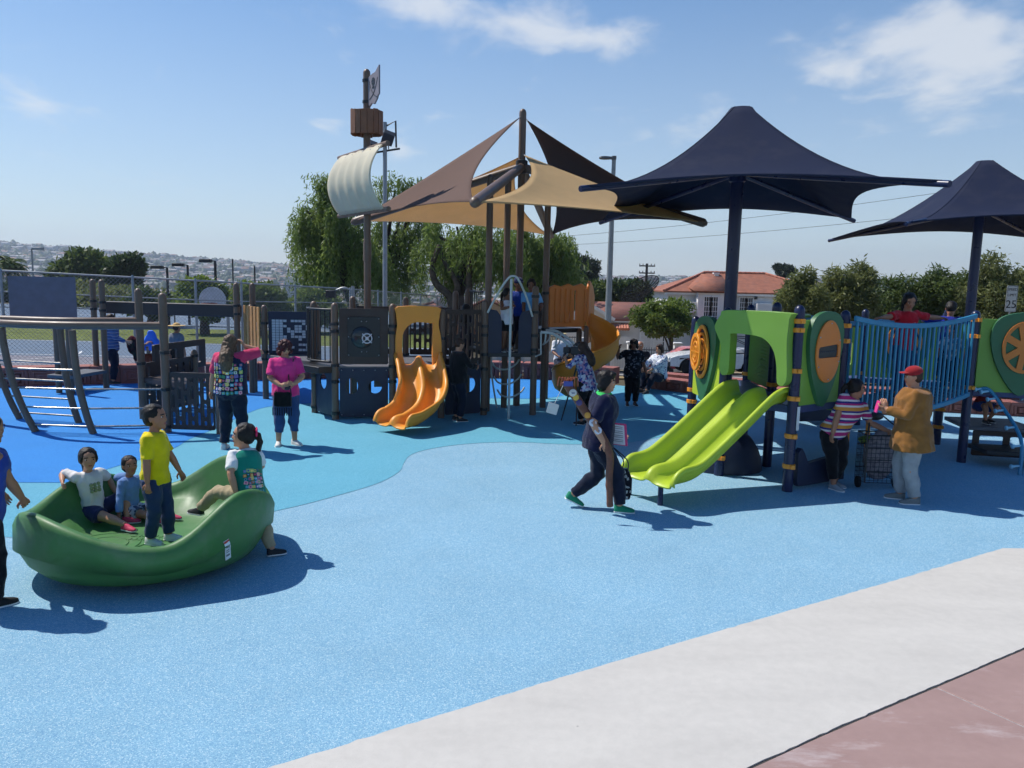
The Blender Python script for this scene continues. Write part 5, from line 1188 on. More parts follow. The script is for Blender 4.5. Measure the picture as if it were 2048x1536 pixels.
# low black rail fence between lawn and far court
lowf = empty('rail_fence', (-20, 33, 0), 'low dark rail fence standing on the lawn strip', 'fence')
for z in (.35, 1.0):
    mb = MB(); mb.tube([(-45, 33, z), (-9, 33, z)], .02, 6); mb.build('fence_rail', M_BLACK, lowf, 60)
for k in range(15):
    mb = MB(); mb.lathe(V(-45 + k * 2.55, 33, -.1), [(.03, 0), (.03, 1.15)], 8); mb.build('fence_post', M_BLACK, lowf, 60)
# fan shaped backboard on a grey post
hb_ = P(425, 595, 25.0); hoop = empty('basketball_hoop', V(hb_.x + .15, 25.3, -.05), 'grey fan shaped basketball backboard with bare rim', 'basketball hoop')
s_ = 25.0 / F
fan = [(-26 * s_, -10 * s_)] + [(26.5 * s_ * math.cos(t), -6 * s_ + 27 * s_ * math.sin(t)) for t in np.linspace(math.pi - .05, .05, 20)] + [(26 * s_, -10 * s_), (18 * s_, -18 * s_), (-18 * s_, -18 * s_)]
fan = list(reversed(fan))
mb = MB(); mb.plate(hb_, (1, 0.05, 0), (0, 0, 1), fan, (), .04); mb.build('backboard', C(184, 188, 194, rough=.5), hoop, 30)
mb = MB(); rc = hb_ + V(0, -.28, -.18); mb.tube([rc + V(.23 * math.cos(t), .23 * math.sin(t), 0) for t in np.linspace(0, 2 * math.pi, 17)[:-1]], .012, 6, closed=True); mb.bar(hb_ + V(0, -.02, -.18), rc + V(0, .23, 0), .08, .03); mb.build('rim', C(150, 70, 40), hoop)
mb = MB(); mb.tube([V(hb_.x + .15, 25.9, -.1), V(hb_.x + .15, 25.9, hb_.z - .4), V(hb_.x + .1, 25.6, hb_.z - .1), V(hb_.x, 25.06, hb_.z - .05)], .055, 8); mb.build('hoop_post', M_GALV, hoop, 60)
# light poles
M_DKPOLE = mat('dark_bronze_pole', (.02, .02, .024), rough=.5, var=.05)
def light_pole(px, ytop, Y, side, label, r=.06, head=(.55, .3, .16), m=M_DKPOLE, name='court_light', arm=.35, group='court light poles'):
    t = P(px, ytop, Y); b = V(t.x, Y, gz(t.x, Y)); e = empty(name, b, label, 'light pole', group); mb = MB(); mb.tube([b, V(t.x, Y, t.z)], [r * 1.2, r], 8); mb.build('pole', m, e, 60)
    mb = MB(); c = V(t.x + side * (arm * .5 + head[0] * .3), Y, t.z); mb.box(c + V(side * arm * .4, 0, 0), head); mb.bar(V(t.x, Y, t.z), c, .05, .05); mb.build('lamp_head', m, e, 30, .02); return e
light_pole(63, 497, 70, 1, 'grey light pole with boxy head right of the palm', m=M_GALV, head=(.9, .4, .22), r=.07)
light_pole(334, 535, 38, -1, 'short black court light, first left of the row of three'); light_pole(375, 530, 40, -1, 'black court light in the middle of the row of three'); light_pole(430, 522, 42, -1, 'tallest black court light, above the backboard', head=(.62, .3, .18), r=.07)
for px, yt, lb in ((465, 518, 'thin dark pole just right of the tallest court light'), (509, 532, 'thin dark pole above the hedge left of the tower')):
    t = P(px, yt, 50); mb = MB(); mb.tube([V(t.x, 50, gz(t.x, 50)), V(t.x, 50, t.z)], .05, 6); thing(mb, 'thin_pole', M_DKPOLE, lb, 'pole')
# tall floodlight pole behind the mast
tp = P(776, 243, 24); fp = empty('floodlight_pole', V(P(769, 600, 24).x, 24, -.1), 'tall grey floodlight pole rising just right of the mast', 'light pole'); bx = P(770, 500, 24).x
mb = MB(); mb.tube([V(bx, 24, -.3), V(bx, 24, tp.z - .02)], [.08, .06], 10); mb.build('pole', M_GALV, fp, 60)
mb = MB(); z1 = tp.z; mb.tube([V(bx, 24, z1 - .15), V(bx + .32, 24, z1 + .02), V(bx + .34, 24, z1 - .75)], .03, 6); mb.bar(V(bx - .35, 24, z1 - .92), V(bx + .45, 24, z1 - .78), .05, .05); mb.build('bracket', M_DKPOLE, fp, 50)
for dx, dz in ((.12, -.5), (-.42, -.78)):
    mb = MB(); mb.box(V(bx + dx, 23.85, z1 + dz), (.34, .3, .34), rot=Matrix.Rotation(.5, 3, 'X') @ Matrix.Rotation(.35, 3, 'Y')); mb.bar(V(bx + dx, 23.9, z1 + dz - .1), V(bx + dx, 23.95, z1 - .82), .03, .03); mb.build('floodlight', M_DKPOLE, fp, 30, .02)
t = P(662, 588, 27); e = empty('court_floodlight', V(t.x, 27, gz(t.x, 27)), 'black square floodlight on a bent grey bracket above the fence', 'floodlight'); mb = MB(); mb.box(t, (.33, .25, .26)); mb.build('lamp_box', M_DKPOLE, e, 30, .02)
q = P(706, 572, 27.2); mb = MB(); mb.tube([V(q.x, 27.2, gz(q.x, 27)), q], .06, 8); mb.tube(catmull([q + V(0, 0, -.2), q + V(-.3, 0, -.05), t + V(.1, 0.2, .12)], 4), .025, 6); mb.build('pole', M_GALV, e, 60)
# street lamp on the right
sl_ = P(1228, 316, 30); base = P(1209, 660, 30); e = empty('street_lamp', V(base.x + .1, 30, gz(base.x, 30)), 'tall tapered grey street lamp between tower and navy umbrella', 'street lamp')
mb = MB(); mb.tube([V(sl_.x, 30, gz(sl_.x, 30) - .1), V(sl_.x, 30, sl_.z)], [.145, .075], 14); mb.build('pole', C(132, 138, 140, rough=.5), e, 60)
mb = MB(); mb.box(V(sl_.x, 30, sl_.z + .0), (.16, .2, .14)); mb.rings([[V(sl_.x - x, 30 + y, sl_.z + z) for y, z in ((-w, -h_), (w, -h_), (w * .8, h_), (-w * .8, h_))] for x, w, h_ in ((.02, .08, .04), (.15, .1, .045), (.35, .17, .05), (.5, .15, .04), (.56, .06, .02))]); mb.build('lamp_head', C(92, 92, 92, rough=.5), e, 40, .01)
# utility pole and wires
t = P(1294, 527, 95); e = empty('utility_pole', V(t.x, 95, gz(t.x, 95)), 'wooden utility pole with two crossarms behind the satellite dish', 'utility pole'); M_WOODP = mat('pole_wood', (.05, .045, .04), rough=.9, var=.3)
mb = MB(); mb.tube([V(t.x, 95, gz(t.x, 95)), t], [.2, .15], 8); mb.build('pole', M_WOODP, e, 60)
for z in (-.3, -1.15, -2.9):
    mb = MB(); w = .95 if z > -2 else .6; mb.box(t + V(0, -.2, z), (w * 2, .14, .15)); ca_ = mb.build('crossarm', M_WOODP, e, 30)
    for x in (-.9, -.5, .5, .9):
        if abs(x) < w: mb = MB(); mb.lathe(t + V(x, -.2, z + .05), [(.05, 0), (.07, .1), (.04, .22)], 6); mb.build('insulator', C(120, 120, 118), ca_, 50)
t2 = P(1985, 518, 60); e = empty('utility_pole', V(t2.x, 60, gz(t2.x, 60)), 'utility pole half hidden in shrubs beside the far umbrella column', 'utility pole'); mb = MB(); mb.tube([V(t2.x, 60, gz(t2.x, 60)), t2], [.17, .13], 8); mb.build('pole', M_WOODP, e, 60); mb = MB(); mb.box(t2 + V(0, -.2, -.2), (1.6, .12, .14)); mb.build('crossarm', M_WOODP, e)
for a, b, lb in (((1120, 473), (2100, 352), 'upper of two thin power lines crossing behind the navy umbrella'), ((1150, 489), (2150, 395), 'lower of two thin power lines crossing behind the navy umbrella')):
    A, B = P(*a, 70), P(*b, 48); mb = MB(); mb.tube([A.lerp(B, k / 16) - V(0, 0, .35 * 4 * (k / 16) * (1 - k / 16)) for k in range(17)], .014, 5); thing(mb, 'power_line', M_BLACK, lb, 'cable', smooth=60)
# mesh satellite dish
dc = P(1282, 582, 60); M_DISH = mat('matte_black_mesh', (.012, .012, .013), rough=.95, spec=.05); dish = empty('satellite_dish', V(dc.x, 60, gz(dc.x, 60)), 'big black mesh satellite dish tilted above the roofs', 'satellite dish'); ax = Vector((-.55, -.35, .76)).normalized(); x_, y_, z_ = basis(ax)
Rd = 1.62
for k in range(20):
    a = 2 * math.pi * k / 20; mb = MB(); mb.tube([dc + (x_ * math.cos(a) + y_ * math.sin(a)) * Rd * s + z_ * (.42 * s * s - .2) for s in np.linspace(.05, 1, 7)], .028, 4); mb.build('dish_rib', M_DISH, dish, 60)
for s in (.25, .5, .75, 1.0):
    mb = MB(); mb.tube([dc + (x_ * math.cos(a) + y_ * math.sin(a)) * Rd * s + z_ * (.42 * s * s - .2) for a in np.linspace(0, 2 * math.pi, 33)[:-1]], .014 if s < 1 else .03, 4, closed=True); mb.build('dish_ring', M_DISH, dish, 60)
mb = MB(); vs = []; fs = []
for i, s in enumerate(np.linspace(.03, 1, 7)):
    for j in range(32): a = 2 * math.pi * j / 32; vs.append(dc + (x_ * math.cos(a) + y_ * math.sin(a)) * Rd * s + z_ * (.42 * s * s - .2))
for i in range(6):
    for j in range(32): fs.append((i * 32 + j, i * 32 + (j + 1) % 32, (i + 1) * 32 + (j + 1) % 32, (i + 1) * 32 + j))
mm = bpy.data.materials.new('dish_gauze'); mm.use_nodes = True; nt = mm.node_tree; bs = nt.nodes['Principled BSDF']; bs.inputs['Base Color'].default_value = (.015, .015, .016, 1); bs.inputs['Specular IOR Level'].default_value = 0; bs.inputs['Roughness'].default_value = 1; tr_ = nd(nt, 'ShaderNodeBsdfTransparent'); mx_ = nd(nt, 'ShaderNodeMixShader'); mx_.inputs[0].default_value = .5; nt.links.new(tr_.outputs[0], mx_.inputs[1]); nt.links.new(bs.outputs[0], mx_.inputs[2]); nt.links.new(mx_.outputs[0], nt.nodes['Material Output'].inputs[0])
mb.add(vs, fs).build('dish_gauze', mm, dish, 60)
mb = MB(); mb.tube([V(dc.x + .1, 60, gz(dc.x, 60)), dc - z_ * .25], .07, 8); mb.build('mast', M_BLACK, dish, 60)
# speed limit sign
sg = P(2022, 608, 24); e = empty('speed_limit_sign', V(sg.x, 24, gz(sg.x, 24)), 'white SPEED LIMIT 25 road sign on a thin post at the right edge', 'sign')
mb = MB(); mb.plate(sg, (1, 0, 0), (0, 0, 1), rrect(-.17, -.24, .17, .56, .03), (), .006); pl = mb.build('sign_plate', C(196, 196, 192, rough=.5), e, 30)
mb = MB(); mb.tube([V(sg.x, 24.03, gz(sg.x, 24)), V(sg.x, 24.03, sg.z + .5)], .025, 6); mb.build('sign_post', M_GALV, e, 60)
M_INK = mat('sign_ink', (.01, .01, .01), rough=.6)
def text_mesh(name, body, size, loc, rot, m, parent, ext=.002, align='CENTER'):
    cu = bpy.data.curves.new(name, 'FONT'); cu.body = body; cu.size = size; cu.align_x = align; cu.align_y = 'CENTER'; cu.extrude = ext; cu.resolution_u = 3
    o = bpy.data.objects.new(name, cu); me = bpy.data.meshes.new_from_object(o); bpy.data.objects.remove(o); bpy.data.curves.remove(cu)
    me.transform(Matrix.Translation(loc) @ rot.to_4x4()); return link_mesh(name, me, m, parent)
RX = Matrix.Rotation(math.pi / 2, 3, 'X')
for body, z, s in (('SPEED', .44, .115), ('LIMIT', .27, .115), ('25', -.02, .34)): text_mesh('sign_lettering', body, s, sg + V(0, -.005, z), RX, M_INK, pl)
mb = MB(); mb.plate(sg + V(0, -.004, 0), (1, 0, 0), (0, 0, 1), rrect(-.155, -.225, .155, .545, .025), [rrect(-.147, -.217, .147, .537, .02)], .003); mb.build('sign_border', M_INK, pl)
# ================================================================== HOUSES ACROSS THE STREET
M_STUCCO = mat('white_stucco', (.72, .71, .70), rough=.9, var=.06, scale=1.5, bump=.2, bscale=40, dirt=.05)
M_TRIM = mat('white_trim', (.78, .78, .77), rough=.6, var=.03)
M_GLASS = mat('dark_window_glass', (.03, .035, .045), rough=.06, var=.1, scale=1.2, spec=.6)
M_ROOF = mat('terracotta_tile', lin((148, 92, 70)), rough=.85, var=.22, scale=2.2, bump=.5, bscale=14, dirt=.1)
M_ROOFB = mat('brown_tile', lin((132, 84, 70)), rough=.88, var=.2, scale=2.2, bump=.5, bscale=14, dirt=.1)
M_RTILE = mat('ridge_tile', lin((186, 118, 94)), rough=.8, var=.2, scale=3)
def window(parent, c, w, h, nx=3, ny=4, leaves_=2, name='window', nrm=V(0, -1, 0)):
    c = Vector(c); mb = MB(); mb.plate(c, (1, 0, 0), (0, 0, 1), [(-w / 2 - .07, -h / 2 - .07), (w / 2 + .07, -h / 2 - .07), (w / 2 + .07, h / 2 + .07), (-w / 2 - .07, h / 2 + .07)], [[(-w / 2, -h / 2), (w / 2, -h / 2), (w / 2, h / 2), (-w / 2, h / 2)]], .10); f = mb.build(name, M_TRIM, parent, 30)
    lw = w / leaves_
    for l in range(leaves_):
        x0 = -w / 2 + l * lw
        mb = MB(); mb.bar(c + V(x0, 0, -h / 2), c + V(x0, 0, h / 2), .09, .06); mb.bar(c + V(x0 + lw, 0, -h / 2), c + V(x0 + lw, 0, h / 2), .09, .06)
        for i in range(1, nx): mb.bar(c + V(x0 + lw * i / nx, 0, -h / 2), c + V(x0 + lw * i / nx, 0, h / 2), .035, .04)
        for j in range(1, ny): mb.bar(c + V(x0, 0, -h / 2 + h * j / ny), c + V(x0 + lw, 0, -h / 2 + h * j / ny), .035, .04)
        mb.build('sash', M_TRIM, f, 30)
        for i in range(nx):
            for j in range(ny):
                mb = MB(); mb.box(c + V(x0 + lw * (i + .5) / nx, .03, -h / 2 + h * (j + .5) / ny), (lw / nx, .008, h / ny)); mb.build('pane', M_GLASS, f, None)
    return f
def hip_roof(parent, x0, x1, y0, y1, ze, zr, ov=.45, m=M_ROOF, ridge=None):
    x0 -= ov; x1 += ov; y0 -= ov; y1 += ov; k = (y1 - y0) / 2; ra, rb = V(x0 + k * 1.0, (y0 + y1) / 2, zr), V(x1 - k * 1.0, (y0 + y1) / 2, zr)
    c = [V(x0, y0, ze), V(x1, y0, ze), V(x1, y1, ze), V(x0, y1, ze)]
    mb = MB(); mb.add(c + [ra, rb] + [p - V(0, 0, .12) for p in c], [(0, 1, 5, 4), (1, 2, 5), (2, 3, 4, 5), (3, 0, 4), (0, 6, 7, 1), (1, 7, 8, 2), (2, 8, 9, 3), (3, 9, 6, 0), (9, 8, 7, 6)])
    r = mb.build('roof', m, parent, 20)
    for a, b in ((c[0], ra), (c[1], rb), (ra, rb)):
        n = max(3, int((b - a).length / .42))
        for i in range(n):
            p, q = a.lerp(b, i / n), a.lerp(b, (i + .92) / n); mb = MB(); mb.cyl(p + V(0, 0, .03), q + V(0, 0, .07), .13, .11, 7); mb.build('ridge_tile', M_RTILE, r, 60)
    mb = MB(); mb.bar(V(x0 + .1, y0 + .12, ze - .2), V(x1 - .1, y0 + .12, ze - .2), .12, .22, up=(0, 0, 1)); mb.build('eave_board', M_TRIM, r)
    return r
YH = 70.0
def hp(px, py, Y=YH): return P(px, py, Y)
xa, xb = hp(1335, 600).x, hp(1650, 600).x; ze = hp(1400, 583).z; zr = hp(1500, 547, YH + 4).z
H1 = empty('white_house', V((xa + xb) / 2, YH + 4, gz(xa, YH) - .5), 'two storey white stucco house with red tiled hip roof', 'house')
zb = gz(xa, YH) - 1
mb = MB(); mb.box(V((xa + xb) / 2, YH + 4.2, (ze + zb) / 2), (xb - xa, 8.4, ze - zb)); mb.build('wall', M_STUCCO, H1, 30)
hip_roof(H1, xa, xb, YH, YH + 8.4, ze, zr)
bx0, bx1 = hp(1396, 600, YH - 1.2).x, hp(1455, 600, YH - 1.2).x
mb = MB(); mb.box(V((bx0 + bx1) / 2, YH - .45, (ze - .1 + zb) / 2), (bx1 - bx0, 1.5, ze - .1 - zb)); mb.build('bay_wall', M_STUCCO, H1, 30)
mb = MB(); q0, q1 = V(bx0 - .5, YH - 1.6, ze - .02), V(bx1 + .3, YH - 1.6, ze - .02); rt = V((bx0 + bx1) / 2 - .2, YH + 2.6, zr - .25); mb.add([q0, q1, V(bx1 + .3, YH + 2.6, zr - .3), rt, V(bx0 - .5, YH + .6, ze + .3)], [(0, 1, 2, 3), (0, 3, 4)]); br = mb.build('bay_roof', M_ROOF, H1, 20)
sm_ = br.modifiers.new('thickness', 'SOLIDIFY'); sm_.thickness = .12
wz = hp(1420, 618, YH - 1.2); window(H1, V(wz.x + .05, YH - 1.23, wz.z), 1.25, 2.1, 3, 5, 2, 'french_door')
wz = hp(1492, 610); window(H1, V(wz.x, YH - .04, wz.z), 1.2, 1.25, 3, 3, 2)
wz = hp(1345, 640); window(H1, V(wz.x, YH - .04, wz.z - 1), 1.2, 1.25, 3, 3, 2)
mb = MB(); q = hp(1511, 595); mb.box(q + V(0, -.15, 0), (.22, .2, .32)); mb.bar(q + V(0, -.1, .2), q + V(0, .1, .2), .05, .05); mb.build('wall_lamp', M_BLACK, H1)
for a, b, c_, d_ in ((1512, 1546, 607, 622), (1380, 1405, 604, 625)):
    p, q = hp(a, c_, YH - .6), hp(b, d_, YH - .6); mb = MB(); mb.box(V((p.x + q.x) / 2, YH - .5, (p.z + q.z) / 2), (q.x - p.x, 1.0, p.z - q.z)); mb.build('balcony_parapet', M_STUCCO, H1, 30)
for px, py in ((1513, 573), (1432, 552)):
    q = hp(px, py, YH + 2.4); mb = MB(); mb.box(q, (.4, .4, .35)); mb.box(q + V(0, 0, .25), (.55, .55, .1)); mb.build('roof_vent', M_TRIM, H1)
mb = MB(); p, q = hp(1405, 640, YH - 3), hp(1470, 648, YH - 3); mb.bar(V(p.x - .8, YH - 2.5, p.z), V(q.x + 1, YH - 2.5, p.z - .1), 2.4, .15, up=(0, 0, 1)); mb.build('porch_roof', M_ROOF, H1, 20)
# single storey house with gable end
Y2 = 52.0
def h2(px, py, Y=Y2): return P(px, py, Y)
H2 = empty('white_bungalow', V(h2(1230, 700).x, Y2 + 3, gz(4, Y2)), 'low white house with brown tiled roof and gable end beside the lamp post', 'house')
gx0, gx1 = h2(1130, 640).x, h2(1222, 640).x; apex_z = h2(1178, 607).z; e_z = h2(1222, 636).z; zb2 = gz(4, Y2) - .6
mb = MB(); mb.plate(V(gx0, Y2, 0), (1, 0, 0), (0, 0, 1), [(0, zb2), (gx1 - gx0, zb2), (gx1 - gx0, e_z), ((gx1 - gx0) * .52, apex_z - .1), (0, e_z)], (), .25); mb.build('gable_wall', M_STUCCO, H2, 30)
ex = h2(1330, 640).x
mb = MB(); mb.box(V((gx1 + ex) / 2, Y2 + 3.4, (e_z - .1 + zb2) / 2), (ex - gx1, 6.0, e_z - .1 - zb2)); mb.build('wall', M_STUCCO, H2, 30)
apx = gx0 + (gx1 - gx0) * .52
mb = MB(); mb.add([V(apx, Y2 - .3, apex_z), V(gx1 + .15, Y2 - .3, e_z - .05), V(ex + .5, Y2 + .0, e_z - .05), V(ex + .2, Y2 + 4.2, apex_z + .05), V(apx, Y2 + 6, apex_z)], [(0, 1, 2, 3, 4)]); rf = mb.build('roof', M_ROOFB, H2, 20); s3 = rf.modifiers.new('t', 'SOLIDIFY'); s3.thickness = .12
mb = MB(); mb.bar(V(apx, Y2 - .35, apex_z - .05), V(gx1 + .2, Y2 - .35, e_z - .12), .08, .22, up=(0, 0, 1)); mb.bar(V(apx, Y2 - .35, apex_z - .05), V(gx0 - .2, Y2 - .35, e_z - .12), .08, .22, up=(0, 0, 1)); mb.bar(V(gx1 + .2, Y2 - .2, e_z - .15), V(ex + .4, Y2 + .1, e_z - .15), .1, .22, up=(0, 0, 1)); mb.build('fascia_board', M_TRIM, rf)
aw0, aw1 = h2(1219, 655), h2(1256, 655)
for i in range(7):
    x = aw0.x + (aw1.x - aw0.x) * (i + .5) / 7; mb = MB(); mb.cyl(V(x, Y2 - .1, aw0.z + .25), V(x, Y2 - .75, aw0.z - .05), .11, n=7); mb.build('awning_tile', M_RTILE, H2, 60)
mb = MB(); arch = [(0, 0), (.35, 0), (.35, 1.2)] + [(.35 + 1.1 * (1 - math.cos(t)), 1.2 + .75 * math.sin(t)) for t in np.linspace(0, math.pi / 2, 8)] + [(1.45, 2.4), (0, 2.4)]
mb.plate(V(aw0.x - .1, Y2 - .5, gz(4, Y2)), (1, 0, 0), (0, 0, 1), arch, (), .3); mb.build('porch_arch', M_STUCCO, H2, 30)
for px in (1295, 1318): q = h2(px, 690); window(H2, V(q.x, Y2 + .38, q.z + .2), .9, 1.6, 2, 4, 1)
# front garden railings and pillars
gf = empty('garden_railing', V(h2(1240, 720, 46).x, 46, gz(6, 46)), 'white iron garden railing between white pillars by the bungalow', 'fence'); fy = 45.5
zg = gz(6, fy)
for px in (1262, 1276, 1355, 1412):
    q = h2(px, 690, fy); mb = MB(); mb.box(V(q.x, fy, zg + .85), (.42, .42, 1.75)); mb.box(V(q.x, fy, zg + 1.77), (.52, .52, .1)); mb.build('pillar', M_STUCCO, gf, 30, .02)
for s0, s1 in ((1205, 1262), (1276, 1355), (1355, 1412)):
    xA, xB = h2(s0, 700, fy).x, h2(s1, 700, fy).x
    for z in (.2, 1.35): mb = MB(); mb.bar(V(xA, fy, zg + z), V(xB, fy, zg + z), .04, .05); mb.build('rail', M_TRIM if s0 < 1270 else M_BLACK, gf)
    n = int((xB - xA) / .14)
    for i in range(n): mb = MB(); x = xA + (xB - xA) * (i + .5) / n; mb.bar(V(x, fy, zg + .1), V(x, fy, zg + 1.5), .022, .022); mb.build('baluster', M_TRIM if s0 < 1270 else M_BLACK, gf)
lw = empty('garden_wall', V(h2(1120, 740, 44).x, 44, gz(2, 44)), 'low white garden wall with railing seen under the tower deck', 'wall'); lw['kind'] = 'thing'; zl = gz(2, 44)
xA, xB = h2(985, 720, 44).x, h2(1160, 720, 44).x
mb = MB(); mb.box(V((xA + xB) / 2, 44, zl + .5), (xB - xA, .25, 1.2)); mb.build('base_wall', M_STUCCO, lw, 30, .02)
for i in range(6):
    x = xA + (xB - xA) * i / 5; mb = MB(); mb.box(V(x, 43.95, zl + .95), (.45, .45, 2.0)); mb.build('pillar', M_STUCCO, lw, 30, .02)
for i in range(36): x = xA + (xB - xA) * (i + .5) / 36; mb = MB(); mb.bar(V(x, 44, zl + 1.1), V(x, 44, zl + 2.0), .02, .02); mb.build('baluster', M_BLACK, lw)
mb = MB(); mb.bar(V(xA, 44, zl + 1.95), V(xB, 44, zl + 1.95), .04, .04); mb.build('rail', M_BLACK, lw)
mb = MB(); q = h2(1052, 720, 42); trunk_small = None
# small gabled houses beyond the fence, seen between tower posts
for k, (px, py, wpx, Y, lb) in enumerate(((893, 592, 46, 60, 'small pale house with white gable trim behind the tower posts'), (855, 612, 40, 55, 'low tan roofed house left of the white gable'), (585, 562, 34, 95, 'plain white block building below the pepper tree'), (975, 598, 70, 62, 'brown roofed house seen between the tower columns'))):
    c_ = P(px, py, Y); w = wpx * Y / F; zb_ = gz(c_.x, Y) - 3; hh = c_.z - zb_; e = empty('far_house', V(c_.x, Y, zb_ + 3), lb, 'house')
    flat = k == 2; rise = 0 if flat else w * .22
    mb = MB(); mb.plate(V(c_.x, Y, 0), (1, 0, 0), (0, 0, 1), [(-w / 2, zb_), (w / 2, zb_), (w / 2, c_.z - rise), (0, c_.z + .0), (-w / 2, c_.z - rise)], (), .3); mb.box(V(c_.x, Y + 3.2, (zb_ + c_.z - rise) / 2 - .05), (w - .05, 6.0, c_.z - rise - zb_)); mb.build('wall', M_STUCCO if k in (0, 2) else C(190, 164, 130, rough=.9), e, 30)
    if not flat:
        for s in (-1, 1):
            mb = MB(); mb.add([V(c_.x, Y - .3, c_.z + .08), V(c_.x + s * (w / 2 + .3), Y - .3, c_.z - rise - .12), V(c_.x + s * (w / 2 + .3), Y + 6.4, c_.z - rise - .12), V(c_.x, Y + 6.4, c_.z + .08)], [(0, 1, 2, 3)]); r = mb.build('roof', M_ROOFB if k else C(176, 160, 140, rough=.9), e); s4 = r.modifiers.new('t', 'SOLIDIFY'); s4.thickness = .15
            if k == 0: mb = MB(); mb.bar(V(c_.x, Y - .34, c_.z), V(c_.x + s * (w / 2 + .3), Y - .34, c_.z - rise - .2), .06, .2, up=(0, 0, 1)); mb.build('gable_trim', M_TRIM, e)
# ------------------------------------------------------------------ parked vehicles
def wheel(parent, c, r, w, side=-1):
    c = Vector(c); ax = V(0, side, 0); mb = MB(); mb.lathe(c - ax * w / 2, [(r * .66, 0), (r * .95, .01), (r, w * .2), (r, w * .8), (r * .95, w - .01), (r * .66, w)], 28, ax); t = mb.build('wheel', C(26, 26, 27, rough=.85), parent, 50)
    mb = MB(); mb.lathe(c + ax * (w / 2 - .06), [(r * .66, .045), (r * .62, .05), (r * .56, .01), (r * .2, .025), (.02, .03)], 24, ax); rm = mb.build('rim', C(176, 178, 182, rough=.3, metal=.6), t, 40)
    for k in range(5):
        a = 2 * math.pi * k / 5 + .3; q = c + ax * (w / 2 - .02) + V(math.cos(a), 0, math.sin(a)) * r * .40; mb = MB(); mb.lathe(q, [(r * .115, 0), (r * .115, .008), (.003, .009)], 10, ax); mb.build('rim_opening', M_BLACK, rm, 50)
def extrude_body(parent, origin, prof, w, m, name, bevel=.05, holes=(), inset=None):
    """side outline (x along the car, z up) given its width"""
    mb = MB(); mb.plate(Vector(origin), (1, 0, 0), (0, 0, 1), prof, holes, w); return mb.build(name, m, parent, 30, bevel)
def arch_pts(cx, r, z=0.0, n=9): return [(cx + r * math.cos(t), z + r * math.sin(t)) for t in np.linspace(math.pi, 0, n)]
M_CARW = mat('white_car_paint', (.86, .86, .86), rough=.28, var=.02, coat=.6); M_CARR = mat('faded_red_car_paint', lin((178, 62, 72)), rough=.35, var=.05, coat=.4); M_CGLASS = mat('car_glass', (.02, .024, .03), rough=.05, spec=.7, var=.02)
M_BUMP = mat('grey_bumper_plastic', (.06, .06, .065), rough=.6)
ty = 36.0; tz = gz(9, ty) + .03; tx = P(1336, 740, ty).x
truck = empty('pickup_truck', V(tx + 2.5, ty, tz), 'white compact pickup truck with black rack parked behind the seat wall', 'pickup truck')
o_ = V(tx, ty + .85, tz)
low = [(.08, .38)] + [(.45, .36)] + arch_pts(.95, .42, .34) + [(1.45, .30), (3.25, .30)] + arch_pts(3.85, .42, .34) + [(4.75, .42), (4.85, .5), (4.85, .98), (3.05, 1.0), (3.0, .98), (1.55, .98), (1.45, 1.0), (.9, .96), (.35, .86), (.12, .78), (.04, .6)]
extrude_body(truck, o_, low, 1.66, M_CARW, 'body', .06)
cab = [(1.35, .95), (1.62, 1.28), (1.95, 1.50), (2.15, 1.55), (2.85, 1.55), (2.98, 1.48), (3.05, .95)]
extrude_body(truck, o_, cab, 1.42, M_CARW, 'cab', .06)
for s in (-1, 1):
    y = o_.y + s * .712; mb = MB(); mb.plate(V(o_.x, y, o_.z), (1, 0, 0), (0, 0, 1), [(1.60, 1.02), (2.35, 1.02), (2.35, 1.44), (2.05, 1.44), (1.85, 1.34)], (), .02); mb.plate(V(o_.x, y, o_.z), (1, 0, 0), (0, 0, 1), [(2.42, 1.02), (2.92, 1.02), (2.88, 1.44), (2.42, 1.44)], (), .02); mb.build('side_window', M_CGLASS, truck, 30)['kind'] = 'stuff'
    mb = MB(); mb.plate(V(o_.x, o_.y + s * .835, o_.z), (1, 0, 0), (0, 0, 1), rrect(1.25, .70, 1.42, .74, .01), (), .012); mb.build('fender_vent', M_BUMP, truck)
mb = MB(); mb.plate(V(0, 0, 0) + V(o_.x + 1.42, o_.y, o_.z + 1.0), (0, 1, 0), Vector((.36, 0, .42)), [(-.62, .05), (.62, .05), (.55, 1.0), (-.55, 1.0)], (), .03); mb.build('windscreen', M_CGLASS, truck)
for c_ in (.95, 3.85):
    for s in (-1, 1): wheel(truck, (o_.x + c_, o_.y + s * .74, o_.z + .345), .345, .22, s)
mb = MB(); mb.box(V(o_.x + .0, o_.y, o_.z + .48), (.22, 1.7, .24)); mb.build('front_bumper', M_BUMP, truck, 30, .05); mb = MB(); mb.box(V(o_.x + 4.9, o_.y, o_.z + .48), (.18, 1.66, .2)); mb.build('rear_bumper', M_BUMP, truck, 30, .04)
for s in (-1, 1): mb = MB(); mb.box(V(o_.x + .07, o_.y + s * .66, o_.z + .72), (.12, .28, .16)); mb.build('headlight', C(225, 225, 220, rough=.15), truck, 30, .03)
mb = MB(); mb.box(V(o_.x + 1.55, o_.y - .92, o_.z + 1.02), (.1, .16, .13)); mb.build('wing_mirror', M_BUMP, truck, 30, .02)
mb = MB(); mb.box(V(o_.x + 3.95, o_.y, o_.z + 1.03), (1.7, 1.5, .06)); mb.build('bed_cover', M_BUMP, truck)
rk = MB()
for s in (-.72, .72):
    for x in (3.15, 4.65): rk.tube([o_ + V(x, s, 1.0), o_ + V(x, s, 1.72)], .025, 6)
    rk.tube([o_ + V(2.0, s, 1.80), o_ + V(4.8, s, 1.70)], .025, 6); rk.tube([o_ + V(3.15, s, 1.70), o_ + V(4.6, s, 1.08)], .02, 6)
